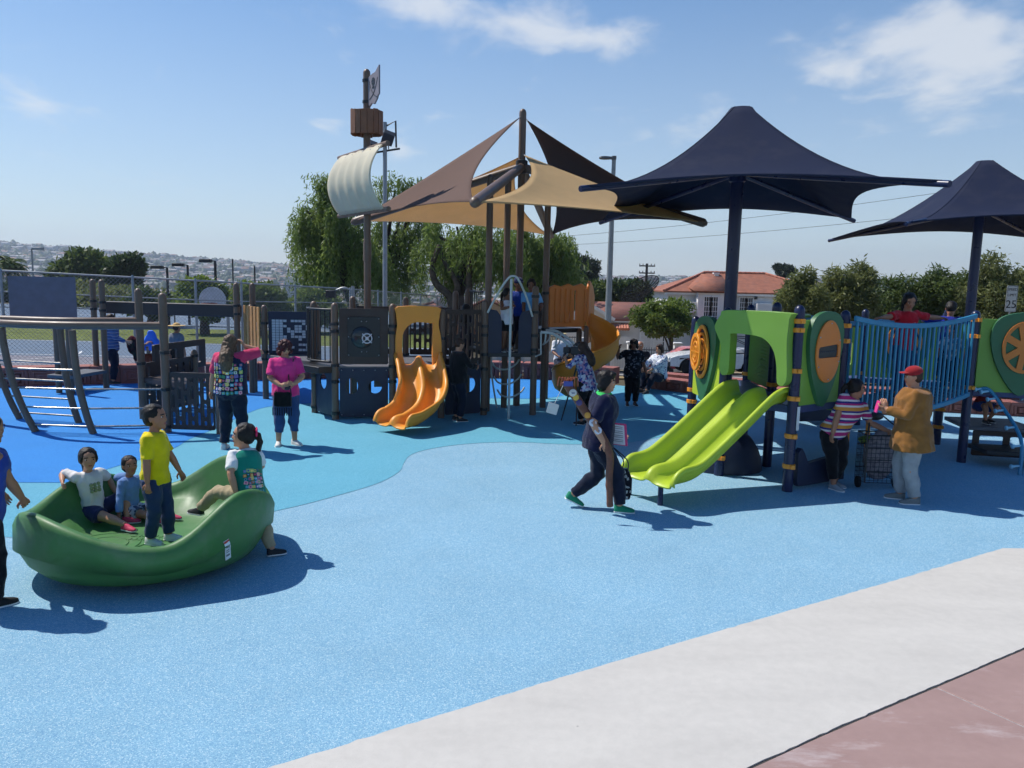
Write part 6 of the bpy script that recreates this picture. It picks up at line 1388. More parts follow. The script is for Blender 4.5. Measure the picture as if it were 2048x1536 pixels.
for x in (2.2, 3.15, 4.65): rk.tube([o_ + V(x, -.72, 1.73), o_ + V(x, .72, 1.73)], .022, 6)
rk.build('ladder_rack', M_BLACK, truck, 60)['kind'] = 'stuff'
mb = MB(); mb.rings([[o_ + V(x, y, z) for y, z in ((-.6, 1.04), (.6, 1.04), (.5, zt), (-.5, zt))] for x, zt in ((3.1, 1.12), (3.6, 1.22), (4.2, 1.20), (4.7, 1.10))]); mb.build('silver_load', C(150, 154, 160, rough=.5), truck, 40)
ry = 40.0; rz_ = gz(8, ry) + .03; rx0 = P(1296, 720, ry).x
car = empty('red_car', V(rx0 + 2.2, ry, rz_), 'faded red hatchback parked beyond the white pickup', 'car'); o_ = V(rx0, ry + .8, rz_)
low = [(.06, .32), (.4, .28)] + arch_pts(.85, .36, .30) + [(1.3, .24), (2.95, .24)] + arch_pts(3.4, .36, .30) + [(4.1, .36), (4.18, .55), (4.12, .90), (3.9, .94), (1.35, .90), (1.0, .86), (.3, .74), (.04, .6)]
extrude_body(car, o_, low, 1.6, M_CARR, 'body', .06)
extrude_body(car, o_, [(1.12, .86), (1.75, 1.27), (2.0, 1.35), (3.0, 1.36), (3.4, 1.28), (4.0, .92)], 1.3, mat('pinkish_car_roof', lin((204, 120, 122)), rough=.35, coat=.4), 'cabin', .06)
for s in (-1, 1):
    for pr in ([(1.36, .92), (2.12, .92), (2.12, 1.28), (1.86, 1.26)], [(2.2, .92), (2.86, .92), (2.86, 1.28), (2.2, 1.28)], [(2.95, .92), (3.8, .92), (3.35, 1.24), (2.95, 1.28)]):
        mb = MB(); mb.plate(V(o_.x, o_.y + s * .655, o_.z), (1, 0, 0), (0, 0, 1), pr, (), .02); mb.build('side_window', M_CGLASS, car)
    mb = MB(); mb.plate(V(o_.x, o_.y + s * .805, o_.z), (1, 0, 0), (0, 0, 1), rrect(2.2, .72, 2.4, .77, .02), (), .02); mb.build('door_handle', M_BUMP, car)
for c_ in (.85, 3.4):
    for s in (-1, 1): wheel(car, (o_.x + c_, o_.y + s * .70, o_.z + .30), .30, .18, s)
# ================================================================== PEOPLE
def cloth(r, g, b, **k): return mat('cloth_%d_%d_%d' % (r, g, b), lin((r, g, b)), rough=k.get('rough', .9), var=k.get('var', .14), scale=9, bump=.35, bscale=260, spec=.15, sheen=.15)
def skin(r, g, b): return mat('skin_%d_%d_%d' % (r, g, b), lin((r, g, b)), rough=.5, var=.07, scale=14, spec=.4)
SK1, SK2, SK3, SK4 = skin(190, 138, 108), skin(166, 114, 86), skin(122, 80, 58), skin(206, 160, 132)
def hairm(r, g, b): return mat('hair_%d_%d_%d' % (r, g, b), lin((r, g, b)), rough=.5, var=.4, scale=30, bump=.6, bscale=90, spec=.28)
HB, HBR, HGR = hairm(30, 24, 22), hairm(62, 44, 34), hairm(96, 74, 56)
def ramp_mat(name, cols, axis='z', freq=1.0, interp='CONSTANT', kind='ramp', scale=12.0, rough=.9):
    m = bpy.data.materials.new(name); m.use_nodes = True; nt = m.node_tree; b = nt.nodes['Principled BSDF']; tc = nd(nt, 'ShaderNodeTexCoord'); b.inputs['Roughness'].default_value = rough; b.inputs['Specular IOR Level'].default_value = .15
    rp = nd(nt, 'ShaderNodeValToRGB'); rp.color_ramp.interpolation = interp; el = rp.color_ramp.elements; n = len(cols)
    el[0].color = (*lin(cols[0]), 1); el[1].position = 1.0 / n; el[1].color = (*lin(cols[1]), 1)
    for i in range(2, n): e = el.new(i / n); e.color = (*lin(cols[i]), 1)
    if kind == 'ramp':
        sp_ = nd(nt, 'ShaderNodeSeparateXYZ'); nt.links.new(tc.outputs['Object'], sp_.inputs[0]); mu = nd(nt, 'ShaderNodeMath', operation='MULTIPLY'); mu.inputs[1].default_value = freq; nt.links.new(sp_.outputs['XYZ'.index(axis.upper())], mu.inputs[0]); fr_ = nd(nt, 'ShaderNodeMath', operation='FRACT'); nt.links.new(mu.outputs[0], fr_.inputs[0]); nt.links.new(fr_.outputs[0], rp.inputs[0])
    elif kind == 'cells':
        v = nd(nt, 'ShaderNodeTexVoronoi'); v.inputs['Scale'].default_value = scale; nt.links.new(tc.outputs['Object'], v.inputs['Vector']); s_ = nd(nt, 'ShaderNodeSeparateColor'); nt.links.new(v.outputs['Color'], s_.inputs[0]); nt.links.new(s_.outputs[0], rp.inputs[0])
    elif kind == 'noise':
        v = nd(nt, 'ShaderNodeTexNoise'); v.inputs['Scale'].default_value = scale; v.inputs['Detail'].default_value = 3; nt.links.new(tc.outputs['Object'], v.inputs['Vector']); nt.links.new(v.outputs[0], rp.inputs[0])
    nt.links.new(rp.outputs[0], b.inputs['Base Color']); return m
def remesh(mb, voxel, smooth=6, wr=0.0, wf=11.0, seed=0.0):
    me = bpy.data.meshes.new('tmp'); me.from_pydata(mb.v, [], mb.f); bm = bmesh.new(); bm.from_mesh(me); bmesh.ops.recalc_face_normals(bm, faces=bm.faces); bm.to_mesh(me); bm.free()
    o = bpy.data.objects.new('tmp', me); COL.objects.link(o); r = o.modifiers.new('r', 'REMESH'); r.mode = 'VOXEL'; r.voxel_size = voxel; s = o.modifiers.new('s', 'SMOOTH'); s.factor = .5; s.iterations = smooth
    dg = bpy.context.evaluated_depsgraph_get(); dg.update(); out = bpy.data.meshes.new_from_object(o.evaluated_get(dg)); bpy.data.objects.remove(o); bpy.data.meshes.remove(me)
    if wr:
        n = len(out.vertices); co = np.empty(n * 3, np.float32); nr = np.empty(n * 3, np.float32); out.vertices.foreach_get('co', co); out.vertices.foreach_get('normal', nr); co = co.reshape(-1, 3); nr = nr.reshape(-1, 3)
        d = np.array([.8 * noise.noise(Vector((c[0] * wf + seed, c[1] * wf, c[2] * wf * .8))) - 1.1 * abs(noise.noise(Vector((c[0] * wf * .9 + c[2] * wf * .5, c[1] * wf * .9 + seed, c[2] * wf * .8 - c[0] * wf * .4)))) + .35 * noise.noise(Vector((c[0] * wf * 2.4, c[1] * wf * 2.4 + seed, c[2] * wf * 1.7))) for c in co.tolist()]) + .25; co += nr * (d * wr)[:, None]; out.vertices.foreach_set('co', co.ravel()); out.update()
    return out
def ik(a, t, l1, l2, pole):
    a, t = Vector(a), Vector(t); d = t - a; L = d.length
    if L > (l1 + l2) * .999: t = a + d.normalized() * (l1 + l2) * .999; d = t - a; L = d.length
    u = d.normalized(); x = (l1 * l1 - l2 * l2 + L * L) / (2 * L); h = math.sqrt(max(0, l1 * l1 - x * x)); p = Vector(pole); p = p - u * p.dot(u)
    p = p.normalized() if p.length > 1e-5 else Vector((0, 0, 1)); return a + u * x + p * h, t
def rot_yp(yaw, pitch, roll=0): return Matrix.Rotation(-math.radians(yaw), 3, 'Z') @ Matrix.Rotation(math.radians(pitch), 3, 'X') @ Matrix.Rotation(math.radians(roll), 3, 'Y')
def person(base, face, H, label, top, bottom, shoes, hair, skinm=SK2, kid=0.0, fat=1.0, pelvis=None, lean=(0, 0), head=(0, 0), hands=None, elbows=None, feet=None, knees=None, sleeve=.42, hem=-.10, leg=.94, style='short', voxel=.0072, shoe_white=None, group=None, foot_yaw=(8, -8), hand_dir=(None, None), extra=None, curl=(.6, .6), neckz=.0, skirt=0.0, lips=True, twist=0.0, top_over=1.0):
    """a posed figure: local x to its right, y forwards, z up, in units of its height"""
    base = Vector(base); fa = math.radians(face); fw = Vector((math.sin(fa), math.cos(fa), 0)); rt = Vector((math.cos(fa), -math.sin(fa), 0)); up = Vector((0, 0, 1))
    def W(p): return base + (rt * p[0] + fw * p[1] + up * p[2]) * H
    Rw = Matrix((rt, fw, up)).transposed()
    hh = .137 + .055 * kid; sh_z = 1 - hh - .030; pel = Vector(pelvis) if pelvis else Vector((0, 0, .525 - .045 * kid)); tl = sh_z - (.525 - .045 * kid); sw = .106 - .018 * kid; hw = .052
    Rl = Matrix.Rotation(-math.radians(lean[0]), 3, 'X') @ Matrix.Rotation(math.radians(lean[1]), 3, 'Y') @ Matrix.Rotation(math.radians(twist), 3, 'Z')
    def sp_(t, x=0, y=0): return pel + Rl @ Vector((x, y, t * tl))
    shR, shL = sp_(.945, sw), sp_(.945, -sw); la, lf = .172 - .012 * kid, .150 - .012 * kid; lt = (.525 - .045 * kid - .062) * 1.012 / 1.985
    hd = hands or ((.17, .03, .47), (-.17, .03, .47)); ep = elbows or ((.5, -1, -.2), (-.5, -1, -.2)); ft = feet or ((.06, 0, .042), (-.06, 0, .042)); kp = knees or ((.1, 1, 0), (-.1, 1, 0))
    body = MB(); hand_parts = MB()
    def torso(mb, infl, t0, rings, neck=True):
        R_ = []
        for t, rx, ry, yo in rings:
            c = sp_(t, 0, yo); ax, ay = Rl @ Vector((1, 0, 0)), Rl @ Vector((0, 1, 0)); R_.append([W(c + ax * (rx * (1 - .09 * kid) * fat + infl) * math.cos(a) + ay * (ry * (fat * 1.0 + (fat - 1) * .8) + infl) * math.sin(a)) for a in np.linspace(0, 2 * math.pi, 21)[:-1]])
        mb.rings(R_)
    fem = 1.0
    RINGS = [(-.22, .055, .05, 0), (-.12, .086, .070, 0), (.05, .094, .074, -.004), (.35, .080, .062, .002), (.62, .090, .070, .006), (.82, .098, .068, .002), (.95, .092, .052, 0), (1.02, .060, .042, 0), (1.06, .036, .036, 0)]
    torso(body, 0, -.2, RINGS)
    neck0 = sp_(1.0); headc_l = sp_(1.0) + Rl @ Vector((0, .012, 0)) * 1.0 + Vector((0, .008, .030 + hh * .5 + neckz)); Rh = Rw @ rot_yp(head[0], head[1]) ; u = hh * H; hc = W(headc_l)
    def Hd(x, y, z): return hc + Rh @ (Vector((x, y, z)) * u)
    body.tube([W(sp_(.96)), W(neck0 + Vector((0, .004, .01))), Hd(0, -.06, -.30), Hd(0, -.04, -.1)], [.045 * H * (.9 + .1 * fat), .036 * H, .033 * H, .03 * H], 12)
    for c, r in (((0, -.04, .13), (.335, .42, .365)), ((0, .10, -.05), (.285, .29, .36)), ((0, .14, -.26), (.205, .215, .225)), ((0, .375, -.09), (.045, .085, .075)), ((0, .35, .02), (.035, .05, .12)), ((0, .30, -.235), (.10, .07, .05)), ((0, .29, -.40), (.09, .07, .075)), ((0, .28, .115), (.22, .085, .045))): body.ell(Hd(*c), tuple(q * u for q in r), 14, 10, rot=Rh)
    for s in (-1, 1): body.ell(Hd(s * .335, -.04, -.03), (.035 * u, .085 * u, .125 * u), 8, 6, rot=Rh); body.ell(Hd(s * .17, .26, -.10), (.09 * u, .08 * u, .08 * u), 8, 6, rot=Rh)
    J = {}
    for i, (S, s) in enumerate(((shR, 1), (shL, -1))):
        e_, w_ = ik(S, Vector(hd[i]), la, lf, ep[i]); J['RL'[i]] = (S, e_, w_); f2 = (.8 + .2 * fat)
        body.tube([W(S + Vector((-s * .02, 0, .0))), W(S), W(S.lerp(e_, .5)), W(e_), W(e_.lerp(w_, .3)), W(w_)], [.036 * H * f2, .036 * H * f2, .031 * H * f2, .0255 * H * f2, .027 * H * f2, .0185 * H], 12)
        hdv = Vector(hand_dir[i]) if hand_dir[i] else (w_ - e_); hdv.normalize(); side_ = Vector((s, 0, 0)) - hdv * hdv.dot(Vector((s, 0, 0))); side_ = side_.normalized() if side_.length > .05 else Vector((0, 1, 0)); fwd_ = hdv.cross(side_) * s
        if fwd_.length < .1: fwd_ = Vector((0, 1, 0))
        fwd_.normalize(); pn = -side_     # palm faces the body
        pc = w_ + hdv * .028; Rm = Matrix((W(side_) - W((0, 0, 0)), W(fwd_) - W((0, 0, 0)), W(hdv) - W((0, 0, 0)))).transposed(); Rm = Matrix([r_ / H for r_ in Rm])
        body.ell(W(pc), (.012 * H, .024 * H, .034 * H), 10, 8, rot=Rm)
        cu = curl[i]
        for k, (o_, ln) in enumerate(((.018, .040), (.006, .045), (-.006, .042), (-.018, .033))):
            p0 = w_ + hdv * .046 + fwd_ * o_; d1 = (hdv + pn * cu * .5).normalized(); p1 = p0 + d1 * ln * .45; d2 = (hdv * (1 - cu * .6) + pn * cu * 1.3).normalized(); p2 = p1 + d2 * ln * .32; d3 = (hdv * (1 - cu * 1.2) + pn * cu * 1.4).normalized(); p3 = p2 + d3 * ln * .26
            hand_parts.tube([W(p0 - hdv * .012), W(p0), W(p1), W(p2), W(p3)], [.0062 * H, .0062 * H, .0058 * H, .0052 * H, .003 * H], 6)
        tb = w_ + hdv * .018 + fwd_ * .020; t1 = tb + (hdv * .6 + fwd_ * .75 + pn * .25).normalized() * .022; t2 = t1 + (hdv * .9 + fwd_ * .15 + pn * .4 * cu).normalized() * .022; hand_parts.tube([W(tb - fwd_ * .008), W(tb), W(t1), W(t2)], [.008 * H, .0078 * H, .0066 * H, .0036 * H], 6)
    for i, s in ((0, 1), (1, -1)):
        hip = pel + Matrix.Rotation(math.radians(lean[1] * .3), 3, 'Y') @ Vector((s * hw, 0, -.02)); k_, a_ = ik(hip, Vector(ft[i]), lt, lt * .985, kp[i]); J['rl'[i]] = (hip, k_, a_); f2 = .7 + .3 * fat
        body.tube([W(hip), W(hip.lerp(k_, .35)), W(k_), W(k_.lerp(a_, .3)), W(k_.lerp(a_, .7)), W(a_)], [.062 * H * f2, .058 * H * f2, .038 * H * f2, .040 * H * f2, .028 * H, .024 * H], 14)
    e = empty('person', base, label, 'person', group)
    me = remesh(body, voxel * H, 4)
    # join the fingers to the same surface
    bm = bmesh.new(); bm.from_mesh(me); m2 = bpy.data.meshes.new('h'); m2.from_pydata(hand_parts.v, [], hand_parts.f); bm.from_mesh(m2); bm.to_mesh(me); bm.free(); bpy.data.meshes.remove(m2)
    for pl_ in me.polygons: pl_.material_index = 0
    B = link_mesh('body', me, skinm, e, 180); out = {'e': e, 'W': W, 'J': J, 'Hd': Hd, 'H': H, 'sp': sp_, 'Rh': Rh, 'u': u, 'Rl': Rl, 'Rw': Rw, 'body': B}
    # face
    fm = MB()
    for s in (-1, 1): fm.cur = 0; fm.ell(Hd(s * .145, .325, .035), (.050 * u, .036 * u, .024 * u), 8, 6, rot=Rh); fm.cur = 1; fm.ell(Hd(s * .145, .350, .035), (.030 * u, .025 * u, .030 * u), 8, 6, rot=Rh); fm.cur = 2; fm.bar(Hd(s * .07, .385, .135), Hd(s * .235, .325, .125), .03 * u, .035 * u)
    fm.cur = 3; fm.ell(Hd(0, .352, -.225), (.088 * u, .035 * u, .020 * u), 8, 5, rot=Rh); fm.ell(Hd(0, .350, -.252), (.075 * u, .035 * u, .020 * u), 8, 5, rot=Rh)
    f_ = fm.build('face_features', [C(226, 220, 214, rough=.3), C(34, 22, 18, rough=.2), hair, C(158, 82, 78, rough=.5)], B, 60); f_['kind'] = 'stuff'
    # clothes
    def garment(mb, name, m, wr=.011, v=voxel, sm=5):
        me = remesh(mb, v * H, sm, wr * H, 13.0 / max(H, .8), seed=len(label)); return link_mesh(name, me, m, e, 180)
    if top:
        sb = MB(); T0 = hem
        rr_ = [(T0, .098, .078, 0), (.05, .097, .077, -.003), (.35, .086, .068, .002), (.62, .093, .074, .006), (.82, .103, .073, .002), (.95, .100, .060, 0), (1.02, .072, .050, 0), (1.055, .046, .042, 0)]
        if T0 < -.3: rr_ = [(T0, .112, .092, 0), (-.2, .106, .086, 0)] + rr_[1:]
        torso(sb, .010 * top_over, T0, rr_)
        for i, s in ((0, 1), (1, -1)):
            S, e_, w_ = J['RL'[i]]; f2 = .8 + .2 * fat
            if sleeve > 0:
                if sleeve <= .5: q = S.lerp(e_, sleeve * 2); pts, rs = [S + Vector((-s * .03, 0, .002)), S, S.lerp(q, .5), q], [.042, .0445 * f2, .043 * f2, .042 * f2]
                else: q = e_.lerp(w_, (sleeve - .5) * 2); pts, rs = [S + Vector((-s * .03, 0, .002)), S, S.lerp(e_, .5), e_, e_.lerp(q, .5), q], [.042, .0445 * f2, .040 * f2, .036 * f2, .034 * f2, .028]
                sb.tube([W(p) for p in pts], [r_ * H * (.92 + .08 * top_over) for r_ in rs], 12)
        out['shirt'] = garment(sb, 'top', top)
    if bottom:
        pb_ = MB(); torso(pb_, .008, -.2, [(-.24, .06, .055, 0), (-.12, .090, .074, 0), (.05, .097, .077, -.004), (.22, .090, .070, 0)])
        for i in (0, 1):
            hip, k_, a_ = J['rl'[i]]; f2 = .7 + .3 * fat
            if leg <= .5: q = hip.lerp(k_, leg * 2); pts, rs = [hip + Vector((0, 0, .01)), hip.lerp(q, .5), q], [.070, .068, .066]
            else: q = k_.lerp(a_, (leg - .5) * 2); pts, rs = [hip + Vector((0, 0, .01)), hip.lerp(k_, .4), k_, k_.lerp(q, .35), k_.lerp(q, .7), q], [.070, .066, .050, .049, .043, .040]
            pb_.tube([W(p) for p in pts], [r_ * H * f2 for r_ in rs], 14)
        if skirt: torso(pb_, .01, 0, [(-skirt, .12, .10, 0), (-.1, .1, .08, 0), (.2, .09, .072, 0)])
        out['pants'] = garment(pb_, 'trousers', bottom)
    # shoes
    if shoes:
        for i, s in ((0, 1), (1, -1)):
            hip, k_, a_ = J['rl'[i]]; fy = math.radians(foot_yaw[i]); dn = (a_ - k_).normalized(); fd_ = Vector((math.sin(fy), math.cos(fy), 0))
            tilt = extra.get('tilt', (0, 0))[i] if extra else 0
            fd_ = (fd_ * math.cos(tilt) - Vector((0, 0, 1)) * math.sin(tilt)).normalized()
            if extra and extra.get('fdir', (None, None))[i]: fd_ = Vector(extra['fdir'][i]).normalized()
            sd = fd_.cross(Vector((0, 0, 1))); sd = sd.normalized() if sd.length > .1 else Vector((1, 0, 0)); fu = sd.cross(fd_)
            S_ = lambda x, y, z: W(a_ + sd * x + fd_ * y + fu * z)
            rings = []
            for y, w, zt in ((-.036, .014, .012), (-.030, .022, .016), (-.005, .024, .018), (.03, .024, .004), (.06, .027, -.006), (.088, .024, -.013), (.104, .014, -.020)):
                rings.append([S_(x * w, y, -.042), S_(x * w, y, -.042)] if False else [S_(w * cx, y, -.042 + (zt + .042) * cz) for cx, cz in ((-.9, 0), (.9, 0), (1.02, .25), (.95, .6), (.6, .95), (0, 1.0), (-.6, .95), (-.95, .6), (-1.02, .25))])
            ms_ = MB(); ms_.rings(rings); o = ms_.build('shoe', shoes, e, 50)
            so = MB(); so.rings([[S_(w * cx, y, z) for cx, z in ((-1.08, -.0425), (1.08, -.0425), (1.08, -.034), (-1.08, -.034))] for y, w in ((-.038, .014), (-.03, .023), (0, .024), (.03, .024), (.06, .0275), (.09, .0245), (.107, .013))]); so.build('sole', shoe_white or C(225, 225, 222, rough=.6), o, 40)
    # hair
    if hair is not None and style != 'none':
        hb = MB(); hb.ell(Hd(0, -.095, .185), (.375 * u, .425 * u, .375 * u), 18, 12, rot=Rh); hb.ell(Hd(0, -.20, -.02), (.345 * u, .30 * u, .34 * u), 14, 10, rot=Rh); wr = .004
        if style in ('bob', 'long', 'pony', 'curly'):
            for s in (-1, 1): hb.ell(Hd(s * .30, -.02, .08), (.10 * u, .27 * u, .28 * u), 10, 8, rot=Rh)
        if style == 'bob':
            for s in (-1, 1): hb.ell(Hd(s * .31, -.12, -.14), (.12 * u, .26 * u, .34 * u), 10, 8, rot=Rh)
            hb.ell(Hd(0, -.30, -.22), (.32 * u, .22 * u, .34 * u), 12, 8, rot=Rh); hb.ell(Hd(-.05, .20, .40), (.28 * u, .19 * u, .15 * u), 10, 8, rot=Rh); hb.ell(Hd(0, -.12, .17), (.43 * u, .47 * u, .42 * u), 14, 10, rot=Rh); wr = .007
        if style == 'long':
            for s in (-1, 1): hb.ell(Hd(s * .30, -.12, -.25), (.12 * u, .22 * u, .45 * u), 10, 8, rot=Rh)
            fb = .058 * (fat + (fat - 1) * .8) + .022; hb.tube([Hd(0, -.28, .05), Hd(0, -.34, -.30), W(sp_(.93, 0, -fb * .95)), W(sp_(.78, .005, -fb * 1.1)), W(sp_(.64, .01, -fb * 1.12)), W(sp_(.55, .01, -fb * 1.1))], [.36 * u, .42 * u, .44 * u, .42 * u, .32 * u, .12 * u], 12); wr = .006
        if style == 'pony': hb.tube([Hd(0, -.38, .12), Hd(0, -.58, .06), Hd(.02, -.68, -.25), Hd(.03, -.62, -.65), Hd(.05, -.58, -.95)], [.12 * u, .13 * u, .14 * u, .11 * u, .03 * u], 10)
        if style == 'curly': hb.ell(Hd(0, -.10, .18), (.47 * u, .50 * u, .46 * u), 16, 12, rot=Rh); wr = .016; [hb.ell(Hd(s * .36, -.12, -.22), (.17 * u, .26 * u, .30 * u), 10, 8, rot=Rh) for s in (-1, 1)]
        if style == 'curly' and extra and extra.get('longcurl'): hb.ell(Hd(0, -.28, -.35), (.40 * u, .28 * u, .42 * u), 12, 8, rot=Rh)
        mh = remesh(hb, voxel * H * .9, 3, wr * H, 34 / H, 3.0); out['hair'] = link_mesh('hair', mh, hair, e, 180)
    return out
def hold(p, i):
    S, e_, w_ = p['J'][i]; d = (w_ - e_).normalized(); return p['W'](w_ + d * .05)
def patches(p, name, n, rows, cols, pals, span, zr, inside=1, back=True, size=.045, group=None):
    """sewn badges laid on the surface of a vest"""
    from mathutils.bvhtree import BVHTree
    o = p['shirt'] if name is None else p[name]; bv = BVHTree.FromPolygons([v.co for v in o.data.vertices], [tuple(f.vertices) for f in o.data.polygons]); rg = random.Random(5)
    shapes = []
    for k in range(3):
        mb = MB(); pts = oval(0, 0, .5, .5, 14) if k == 0 else rrect(-.5, -.42, .5, .42, .1) if k == 1 else [(-.5, -.3), (0, -.5), (.5, -.3), (.45, .5), (-.45, .5)]
        mb.plate((0, 0, 0), (1, 0, 0), (0, 1, 0), pts, (), .10); shapes.append(mb)
    cnt = 0
    for r in range(rows):
        for c in range(cols):
            x = -span + 2 * span * (c + .5 + rg.uniform(-.12, .12)) / cols; t = zr[0] + (zr[1] - zr[0]) * (r + .5 + rg.uniform(-.12, .12)) / rows
            src = p['W'](p['sp'](t, x, -.4 if back else .4)); dst = p['W'](p['sp'](t, x * .8, 0)); d = (dst - src).normalized(); hit = bv.ray_cast(src, d, 2.0)
            if hit[0] is None: continue
            nrm = hit[1]
            if nrm.dot(d) > 0: nrm = -nrm
            s = shapes[rg.randrange(3)]; sz = size * rg.uniform(.8, 1.15) * p['H'] / 1.65; x_, y_, z_ = basis(nrm, (0, 0, 1)); a = rg.uniform(-.25, .25); xr = x_ * math.cos(a) + y_ * math.sin(a); yr = nrm.cross(xr)
            mb = MB(); mb.v = [tuple(hit[0] + nrm * .004 + (xr * q[0] + yr * q[1]) * sz + nrm * q[2] * sz * .6) for q in s.v]; mb.f = s.f; mb.mi = s.mi
            b_ = mb.build('badge', pals[rg.randrange(len(pals))], o, 40)
            mb = MB(); mb.v = [tuple(hit[0] + nrm * (.006 + sz * .035) + (xr * q[0] * .5 + yr * q[1] * .5) * sz + nrm * q[2] * sz * .3) for q in s.v]; mb.f = s.f; mb.mi = s.mi; mb.build('badge_motif', pals[rg.randrange(len(pals))], b_, 40)
            cnt += 1
    return cnt
PAL = [C(222, 222, 216), C(196, 208, 222), C(90, 170, 190), C(70, 130, 90), C(210, 120, 60), C(196, 84, 120), C(120, 100, 170), C(230, 206, 120), C(60, 90, 150), C(160, 190, 110), C(40, 44, 60), C(236, 170, 180)]
M_JEAN = cloth(44, 62, 100); M_DKJEAN = cloth(26, 32, 50); M_BLK = cloth(22, 22, 26)
def torso_overlay(p, name, m, rings, fat=1.0, wr=.004, infl=.024):
    """vest or similar worn over the top"""
    mb = MB(); R_ = []
    for t, rx, ry, yo in rings:
        c = p['sp'](t, 0, yo); ax, ay = p['Rl'] @ Vector((1, 0, 0)), p['Rl'] @ Vector((0, 1, 0)); R_.append([p['W'](c + ax * (rx * fat + infl) * math.cos(a) + ay * (ry * (fat + (fat - 1) * .8) + infl) * math.sin(a)) for a in np.linspace(0, 2 * math.pi, 21)[:-1]])
    mb.rings(R_); me = remesh(mb, .0075 * p['H'], 5, wr * p['H'], 10); o = link_mesh(name, me, m, p['e'], 180); p[name] = o; return o
VEST = [(-.12, .098, .078, 0), (.05, .097, .077, -.003), (.35, .088, .069, .002), (.62, .094, .074, .006), (.82, .096, .070, .002), (.93, .082, .056, 0), (1.0, .060, .046, 0)]
# ---- walking woman with staff, clipboard and bags
b = G(1192, 1019)
pw = person(b, 92, 1.66, 'woman in navy jacket with lime collar striding past carrying a staff', cloth(22, 26, 56), M_DKJEAN, C(20, 130, 96, rough=.8), HB, SK1, fat=1.12, pelvis=(0, 0, .492), lean=(5, 0), head=(20, -4), hands=((.165, .02, .512), (-.17, .16, .52)), elbows=((.35, -1, -.1), (-.4, -1, -.3)), feet=((.05, .155, .045), (-.045, -.165, .085)), knees=((0, 1, 0), (0, 1, .2)), sleeve=.43, hem=-.20, leg=.97, style='bob', extra={'tilt': (.0, .45)}, foot_yaw=(8, -2), curl=(.9, .9), top_over=1.5, hand_dir=((-.1, .45, -1), None))
mb = MB(); sp_, W_ = pw['sp'], pw['W']
R_ = [[W_(sp_(t, x * math.cos(a), yo + y * math.sin(a))) for a in np.linspace(0, 2 * math.pi, 21)[:-1]] for t, x, y, yo in ((.86, .112, .082, .004), (.97, .098, .068, 0), (1.05, .066, .056, .0), (1.10, .056, .05, 0), (1.07, .046, .044, .0))]
mb.rings(R_); link_mesh('collar', remesh(mb, .011, 4, .004, 12), C(52, 196, 92, rough=.9), pw['e'], 180)
hnd = hold(pw, 'R'); top_ = P(1131, 762, b.y - .22); bot_ = P(1220, 1012, b.y - .18); hn = V(hnd.x + .01, hnd.y + .03, hnd.z)
mid_ = top_.lerp(bot_, .60)
st_pts = catmull([top_, top_.lerp(hn, .35) + V(.0, 0, .0), hn + V(0, 0, 0), hn.lerp(bot_, .55), bot_], 6); ns = len(st_pts)
rg = random.Random(3); mb = MB(); mb.tube([p + V(rg.uniform(-.004, .004), rg.uniform(-.004, .004), 0) for p in st_pts], [.050 - .014 * i / ns + rg.uniform(-.002, .002) for i in range(ns)], 12)
M_STAFF = mat('staff_brown_wood', lin((112, 66, 48)), rough=.6, var=.3, scale=16, bump=.4, bscale=40)
stf = empty('walking_staff', bot_, 'long thick brown staff with round badges held by the walking woman', 'staff'); so_ = mb.build('shaft', M_STAFF, stf, 60)
for k, t in enumerate((.06, .12, .18, .23, .28, .335, .375)):
    p_ = st_pts[int(t * ns)].lerp(st_pts[int(t * ns) + 1], .5); mb = MB(); nrm = V(.10, -1, .12).normalized(); r_ = .042 if k in (1, 5, 6) else .034
    if k == 0: mb.box(p_ + V(0, -.052, .02), (.10, .02, .055), rz=.0)
    else: mb.lathe(p_ + V(.0, -.050, 0), [(r_, 0), (r_, .010), (r_ * .85, .014), (.003, .014)], 14, nrm)
    bd_ = mb.build('badge', [C(70, 80, 150), C(210, 206, 196), C(220, 180, 70), C(80, 70, 120), C(214, 150, 60), C(206, 206, 214), C(212, 212, 220)][k], stf, 50)
    if k in (1, 5, 6): mb = MB(); mb.box(p_ + V(0, -.064, 0), (r_ * .9, .004, r_ * .35)); mb.build('badge_motif', C(110, 116, 140), bd_, 50)
for k in range(7): mb = MB(); a = top_ + V(-.02 + .012 * k, -.02, .0); mb.tube(catmull([a, a + V(-.05 + .02 * k, -.03, .05), a + V(-.07 + .025 * k, -.03, -.05)], 4), .006, 5); mb.build('fringe', C(176, 92, 60), stf)
mb = MB(); tg = top_ + V(-.13, .0, -.30); mb.plate(tg, (.95, 0, -.25), (.25, 0, .95), rrect(-.06, -.07, .06, .05, .01), (), .01); mb.tube([tg + V(.02, 0, .05), top_ + V(-.02, 0, -.04)], .004, 5); mb.build('hanging_tag', C(204, 204, 198), stf)
cpz = hold(pw, 'L'); cb_ = V(P(1232, 870, b.y + .12).x, b.y + .10, P(1232, 872, b.y).z); clip = empty('clipboard', cb_, 'pink clipboard with printed sheet in the walking woman\'s hand', 'clipboard')
dx_, dz_ = Vector((.97, -.22, -.06)).normalized(), Vector((-.10, 0, .99)).normalized()
mb = MB(); mb.plate(cb_, dx_, dz_, rrect(-.10, -.125, .125, .135, .012), (), .008); bd = mb.build('board', C(214, 54, 116, rough=.4), clip, 30)
mb = MB(); mb.plate(cb_ + V(0, -.008, 0), dx_, dz_, rrect(-.10, -.115, .095, .115, .004), (), .004); sh_ = mb.build('paper', C(226, 226, 230), clip)
